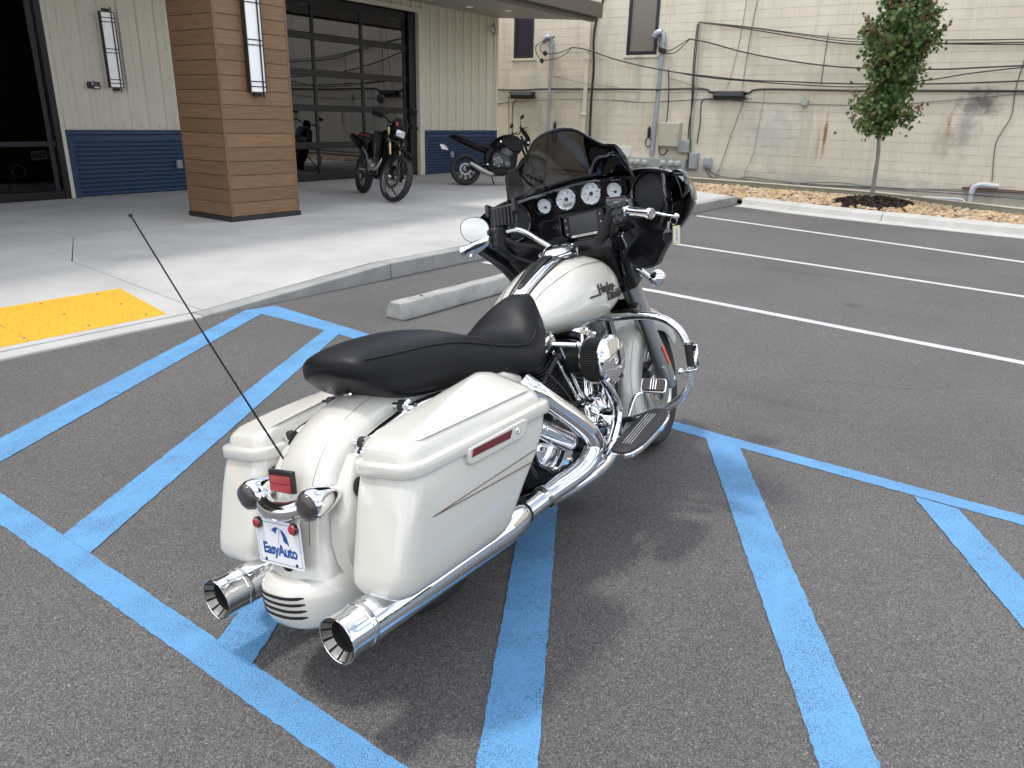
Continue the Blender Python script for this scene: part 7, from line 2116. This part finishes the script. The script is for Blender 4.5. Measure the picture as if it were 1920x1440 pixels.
# high front fender (black beak)
MB().rings([[(x, y, z + 0.035 * (1 - (y / w) ** 2) - 0.03) for y in (-w, -w * 0.5, 0, w * 0.5, w)] + [(x, y, z - 0.045 + 0.03 * (1 - (y / w) ** 2)) for y in (w, w * 0.5, 0, -w * 0.5, -w)] for x, z, w in ((1.10, 0.80, 0.07), (1.25, 0.815, 0.085), (1.45, 0.80, 0.08), (1.62, 0.745, 0.06), (1.72, 0.70, 0.03))]).build('front_fender', 'bike_black', d1, T=T1, smooth=50)
for sd in (-1, 1): MB().lathe((1.22, sd * 0.14, 0.86), (1, 0, 0), [(0, 0.01), (0.02, 0.022), (0.05, 0.024), (0.055, 0.01)], 12).build('indicator', 'orange_lens' if 0 else 'smoke_lens', d1, T=T1)
profile_body(d1, 'tank', 'bike_black', [(0.55, 0.08, 0.93, 0.78), (0.70, 0.14, 0.97, 0.72), (0.88, 0.155, 1.01, 0.66), (1.0, 0.12, 1.02, 0.70), (1.06, 0.03, 0.99, 0.80)])
profile_body(d1, 'seat', 'leather', [(-0.30, 0.05, 0.95, 0.90), (-0.2, 0.10, 0.96, 0.87), (0.2, 0.12, 0.935, 0.83), (0.55, 0.10, 0.92, 0.80), (0.85, 0.06, 0.99, 0.85), (0.90, 0.02, 0.98, 0.92)])
for sd in (-1, 1):
    MB().obox((0.12, sd * 0.112, 0.905), (0.55, 0.02, 0.028), (0, 0.03, 0)).build('seat_stripe', 'seat_red', d1, bevel=0.006)
    MB().rings([[(x, sd * 0.115, z0), (x, sd * 0.14, z0), (x, sd * 0.14, z1), (x, sd * 0.115, z1)] for x, z0, z1 in ((-0.25, 0.80, 0.88), (0.0, 0.66, 0.85), (0.28, 0.56, 0.82), (0.45, 0.66, 0.80))]).build('side_panel', 'bike_black', d1, bevel=0.006)
    MB().rings([[(x, sd * 0.15, z0), (x, sd * 0.185, z0), (x, sd * 0.185, z1), (x, sd * 0.15, z1)] for x, z0, z1 in ((0.80, 0.74, 0.98), (1.0, 0.60, 0.98), (1.14, 0.62, 0.90))]).build('shroud', 'bike_black', d1, bevel=0.01)
    MB().beam((0.48, sd * 0.09, 0.45), (0.0, sd * 0.10, 0.315), 0.03, 0.06).build('swingarm', 'bike_alloy', d1, bevel=0.008)
    MB().tube(smooth_path([(0.50, sd * 0.10, 0.45), (0.62, sd * 0.12, 0.80), (1.02, sd * 0.05, 0.95), (0.98, sd * 0.09, 0.62), (0.85, sd * 0.12, 0.36), (0.5, sd * 0.12, 0.35)], 6), 0.018, 10).build('frame', 'bike_black', d1)
    MB().beam((0.52, sd * 0.16, 0.38), (0.52, sd * 0.26, 0.38), 0.03, 0.02).build('footpeg', 'alloy', d1)
    MB().box(0.92, 0.97, sd * 0.145 - 0.045, sd * 0.145 + 0.045, 0.52, 0.80).build('radiator', 'alloy_dark', d1, bevel=0.006)
MB().tube(smooth_path([(-0.05, 0, 0.885), (-0.35, 0, 0.90), (-0.52, 0, 0.84)], 4), 0.06, 12, flat=0.35).build('rear_fender', 'bike_black', d1)
MB().obox((0.70, 0, 0.47), (0.38, 0.24, 0.28)).build('crankcase', 'alloy_dark', d1, bevel=0.05, seg=4)
MB().lathe((0.66, -0.12, 0.46), (0, -1, 0), [(0, 0.10), (0.03, 0.095), (0.04, 0.07)], 24).build('clutch_cover', 'alloy', d1)
MB().obox((0.78, 0, 0.68), (0.17, 0.17, 0.24), (0, 0.2, 0)).build('cylinder', 'alloy_dark', d1, bevel=0.02)
MB().tube(smooth_path([(0.88, -0.04, 0.72), (0.98, -0.07, 0.60), (0.92, -0.13, 0.42), (0.7, -0.15, 0.45), (0.45, -0.14, 0.62), (0.2, -0.14, 0.72)], 5), 0.022, 12).build('exhaust_pipe', 'alloy', d1)
MB().tube([(0.22, -0.15, 0.71), (0.16, -0.155, 0.73), (-0.28, -0.17, 0.86), (-0.31, -0.172, 0.87)], [0.03, 0.055, 0.055, 0.04], 18).build('muffler', 'bike_black', d1)
MB().tube([(0.42, 0, 0.50), (0.52, 0, 0.80)], 0.035, 12).build('shock', 'gold_fork', d1)
mtx = Matrix(((1, 0, 0, 0), (0, 0, 1, -0.08), (0, 1, 0, 0), (0, 0, 0, 1)))
MB().prism([(0.30, 0.50), (0.22, 0.80), (0.60, 0.88), (1.02, 0.90), (1.04, 0.55), (0.95, 0.34), (0.80, 0.27), (0.5, 0.28)], 0.16, mtx).build('cradle', 'bike_black', d1, bevel=0.02, seg=3)
MB().tube([(0.48, 0.15, 0.34), (0.50, 0.40, 0.06)], 0.012, 8).build('side_stand', 'bike_black', d1)
MB().tube(smooth_path([(1.10, 0.05, 1.15), (1.24, 0.10, 1.22), (1.30, 0.12, 1.05), (1.25, 0.10, 0.80)], 5), 0.006, 6).build('cable', 'rubber', d1, T=T1)
MB().tube(smooth_path([(1.05, -0.22, 1.16), (1.22, -0.14, 1.24), (1.28, -0.10, 1.05), (1.18, -0.08, 0.75)], 5), 0.006, 6).build('cable', 'rubber', d1, T=T1)

# ---- black naked street bike, tail to the left
d2 = posed('street_motorcycle', 'black naked street motorcycle with stubby grey exhaust parked by the building corner', (12.50, 10.15), (13.42, 9.05), R(10))
WB = 1.42
stm2 = Matrix.Rotation(R(16), 4, Vector((-math.sin(R(24)), 0, math.cos(R(24)))))
SB = Vector((WB - 0.03, 0, 0.315))
def T2(p): return SB + stm2 @ (Vector(p) - SB)
spoked_wheel(d2, 0, 0.318, 0.088, 10, False)
spoked_wheel(d2, WB, 0.312, 0.06, 10, False, T=T2)
MB().lathe((0, -0.10, 0.318), (0, -1, 0), [(0, 0.06), (0.02, 0.055), (0.025, 0.03)], 20).build('axle_plate', 'alloy_dark', d2)
fd = Vector((-math.sin(R(24)), 0, math.cos(R(24))))
for sd in (-1, 1):
    a = Vector((WB, sd * 0.095, 0.312))
    MB().tube([a - fd * 0.02, a + fd * 0.30], 0.030, 14).build('fork_lower', 'bike_black', d2, T=T2)
    MB().tube([a + fd * 0.30, a + fd * 0.74], 0.024, 14).build('fork_tube', 'bike_black', d2, T=T2)
    MB().tube(smooth_path([(1.12, 0, 1.06), (1.11, sd * 0.10, 1.07), (1.08, sd * 0.20, 1.11), (1.02, sd * 0.38, 1.10)], 5), 0.012, 10).build('handlebar', 'bike_black', d2, T=T2)
    MB().tube([(1.04, sd * 0.27, 1.108), (1.015, sd * 0.39, 1.10)], 0.018, 12).build('grip', 'rubber', d2, T=T2)
    MB().tube([(1.08, sd * 0.25, 1.10), (1.15, sd * 0.38, 1.09)], 0.007, 8).build('lever', 'bike_black', d2, T=T2)
    MB().tube(smooth_path([(1.06, sd * 0.23, 1.11), (1.05, sd * 0.27, 1.22), (1.06, sd * 0.30, 1.27)], 4), 0.006, 8).build('mirror_stem', 'bike_black', d2, T=T2)
    MB().rings([[(1.05 + dx, sd * 0.33 + y * s, 1.30 + z * s) for y, z in rrect(-0.075, 0.075, -0.035, 0.035, 0.02, 4)] for s, dx in ((1.0, 0), (1.05, 0.01), (0.9, 0.03), (0.5, 0.04))]).build('mirror', 'bike_black', d2, T=T2, smooth=50)
    MB().beam((0.50, sd * 0.11, 0.44), (0.0, sd * 0.12, 0.318), 0.035, 0.07).build('swingarm', 'bike_black', d2, bevel=0.01)
    MB().tube(smooth_path([(0.48, sd * 0.13, 0.45), (0.62, sd * 0.15, 0.72), (0.90, sd * 0.14, 0.84), (1.16, sd * 0.05, 0.90)], 5), 0.026, 10).build('frame', 'bike_black', d2)
    MB().rings([[(x, sd * 0.15, z0), (x, sd * 0.21, z0), (x, sd * 0.20, z1), (x, sd * 0.14, z1)] for x, z0, z1 in ((0.78, 0.80, 0.90), (0.98, 0.66, 0.95), (1.14, 0.68, 0.90), (1.18, 0.76, 0.86))]).build('shroud', 'bike_black', d2, bevel=0.012)
    MB().lathe((1.22, sd * 0.17, 0.84), (1, 0, 0), [(0, 0.01), (0.02, 0.022), (0.05, 0.022), (0.055, 0.01)], 12).build('indicator', 'headlight_glass', d2, T=T2)
    MB().beam((0.45, sd * 0.16, 0.40), (0.45, sd * 0.25, 0.40), 0.03, 0.02).build('footpeg', 'alloy', d2)
MB().lathe((1.24, 0, 0.90), (1, 0, -0.1), [(0, 0.06), (0.04, 0.085), (0.09, 0.085), (0.10, 0.07)], 24).build('headlight', 'bike_black', d2, T=T2)
MB().rings([[(x, y * s, z) for y in (-0.10, 0, 0.10)] + [(x - 0.01, y * s, z) for y in (0.10, 0, -0.10)] for x, z, s in ((1.32, 0.96, 0.9), (1.26, 1.05, 1.0), (1.16, 1.17, 0.7))]).build('flyscreen', 'bike_black', d2, T=T2, smooth=50)
MB().rings([[(WB + r_ * math.cos(t), y, 0.312 + r_ * math.sin(t)) for y, r_ in ((-0.065, 0.30), (-0.065, 0.335), (0, 0.352), (0.065, 0.335), (0.065, 0.30), (0, 0.335))] for t in [R(30 + 140 * k / 14) for k in range(15)]]).build('front_fender', 'bike_black', d2, T=T2, smooth=50)
MB().obox((1.17, 0, 0.86), (0.08, 0.24, 0.04), (0, -0.45, 0)).build('fork_clamp', 'bike_black', d2, T=T2, bevel=0.008)
profile_body(d2, 'tank', 'bike_black', [(0.50, 0.10, 0.84, 0.72), (0.60, 0.15, 0.93, 0.70), (0.76, 0.19, 1.01, 0.70), (0.95, 0.19, 1.03, 0.74), (1.08, 0.14, 0.99, 0.78), (1.14, 0.04, 0.94, 0.84)])
profile_body(d2, 'rider_seat', 'leather', [(0.08, 0.06, 0.86, 0.80), (0.16, 0.13, 0.865, 0.76), (0.35, 0.14, 0.83, 0.72), (0.52, 0.11, 0.84, 0.70), (0.62, 0.05, 0.87, 0.78)])
profile_body(d2, 'pillion_seat', 'leather', [(-0.30, 0.03, 1.005, 0.985), (-0.2, 0.08, 1.00, 0.95), (0.0, 0.11, 0.96, 0.86), (0.12, 0.11, 0.89, 0.82), (0.16, 0.05, 0.86, 0.82)])
profile_body(d2, 'tail', 'bike_black', [(-0.36, 0.02, 0.985, 0.965), (-0.25, 0.07, 0.975, 0.90), (0.0, 0.12, 0.91, 0.78), (0.3, 0.14, 0.80, 0.66), (0.45, 0.10, 0.74, 0.62)])
MB().beam((-0.22, 0, 0.90), (-0.42, 0, 0.78), 0.03, 0.02).build('plate_hanger', 'bike_black', d2)
MB().obox((-0.445, 0, 0.755), (0.006, 0.20, 0.12), (0, -0.5, -0.7)).build('number_plate', 'plate_white', d2)
MB().obox((0.72, 0, 0.50), (0.42, 0.30, 0.34)).build('crankcase', 'engine_black', d2, bevel=0.05, seg=4)
MB().lathe((0.66, -0.15, 0.46), (0, -1, 0), [(0, 0.115), (0.03, 0.11), (0.045, 0.08), (0.048, 0.02)], 28).build('clutch_cover', 'bike_alloy', d2)
MB().lathe((0.86, -0.15, 0.42), (0, -1, 0), [(0, 0.07), (0.03, 0.065), (0.04, 0.04)], 24).build('generator_cover', 'bike_alloy', d2)
MB().obox((0.84, 0, 0.70), (0.22, 0.32, 0.24), (0, 0.4, 0)).build('cylinders', 'engine_black', d2, bevel=0.02)
fn = MB()
for k in range(6): fn.obox((0.86 + 0.02 * k, -0.162, 0.62 + 0.03 * k), (0.16, 0.01, 0.008), (0, 0.4, 0))
o = fn.build('casting_ribs', 'alloy_dark', d2); o['kind'] = 'stuff'
for k in range(5): MB().lathe((0.66 + 0.09 * math.cos(k * 1.26), -0.195, 0.46 + 0.09 * math.sin(k * 1.26)), (0, -1, 0), [(0, 0.009), (0.006, 0.008)], 8).build('bolt', 'alloy', d2)
MB().box(1.00, 1.05, -0.17, 0.17, 0.50, 0.78).build('radiator', 'bike_black', d2, bevel=0.008)
MB().tube(smooth_path([(1.0, -0.06, 0.55), (0.98, -0.07, 0.34), (0.8, -0.08, 0.23), (0.5, -0.10, 0.22)], 5), 0.026, 12).build('exhaust_pipe', 'alloy_dark', d2)
MB().tube([(0.56, -0.11, 0.215), (0.48, -0.14, 0.225), (0.33, -0.17, 0.29), (0.10, -0.19, 0.42), (0.085, -0.19, 0.43)], [0.045, 0.056, 0.056, 0.046, 0.035], 18).build('muffler', 'exhaust_alloy', d2)
mtx = Matrix(((1, 0, 0, 0), (0, 0, 1, -0.12), (0, 1, 0, 0), (0, 0, 0, 1)))
MB().prism([(0.40, 0.40), (0.38, 0.62), (0.50, 0.76), (0.95, 0.84), (1.10, 0.74), (1.06, 0.45), (0.98, 0.30), (0.80, 0.20), (0.55, 0.19)], 0.24, mtx).build('belly_frame', 'bike_black', d2, bevel=0.03, seg=3)
MB().tube([(0.50, 0.14, 0.34), (0.62, 0.42, 0.06)], 0.012, 8).build('side_stand', 'bike_black', d2)
MB().lathe((0.72, -0.225, 0.86), (0, -1, 0), [(0, 0.0), (0.001, 0.02), (0.004, 0.018)], 14).build('badge', 'alloy', d2)
for pts in ([(1.05, -0.2, 1.10), (1.22, -0.12, 1.12), (1.25, -0.08, 0.9), (1.22, -0.09, 0.6)], [(1.05, 0.2, 1.10), (1.20, 0.1, 1.14), (1.18, 0.06, 0.95)]):
    MB().tube(smooth_path(pts, 5), 0.006, 6).build('cable', 'rubber', d2, T=T2)

# ================================================================== HEDGE ADDED BEHIND THE CAMERA (darkens the horizon in the chrome)
rf = random.Random(21)
mb = MB()
for i in range(1500):
    a = rf.uniform(R(196), R(300))
    d = rf.uniform(24, 34)
    c_ = Vector((d * math.cos(a), d * math.sin(a), 0))
    top = 2.2 + 2.0 * noise.noise(Vector((a * 5, 0, 0))) + 1.5
    z = rf.uniform(0.0, max(1.5, top))
    s = rf.uniform(0.5, 1.1)
    n1 = Vector((rf.uniform(-1, 1), rf.uniform(-1, 1), rf.uniform(-1, 1))).normalized()
    u = n1.cross(Vector((0.3, 0.2, 1))).normalized() * s
    w = n1.cross(u).normalized() * s
    c_.z = z
    mb.add([c_ - u, c_ - w * 0.8, c_ + u, c_ + w * 0.8], [(0, 1, 2, 3)])
o = mb.build('added_hedge', 'leaf_green', smooth=0)
tag(o, kind='stuff')
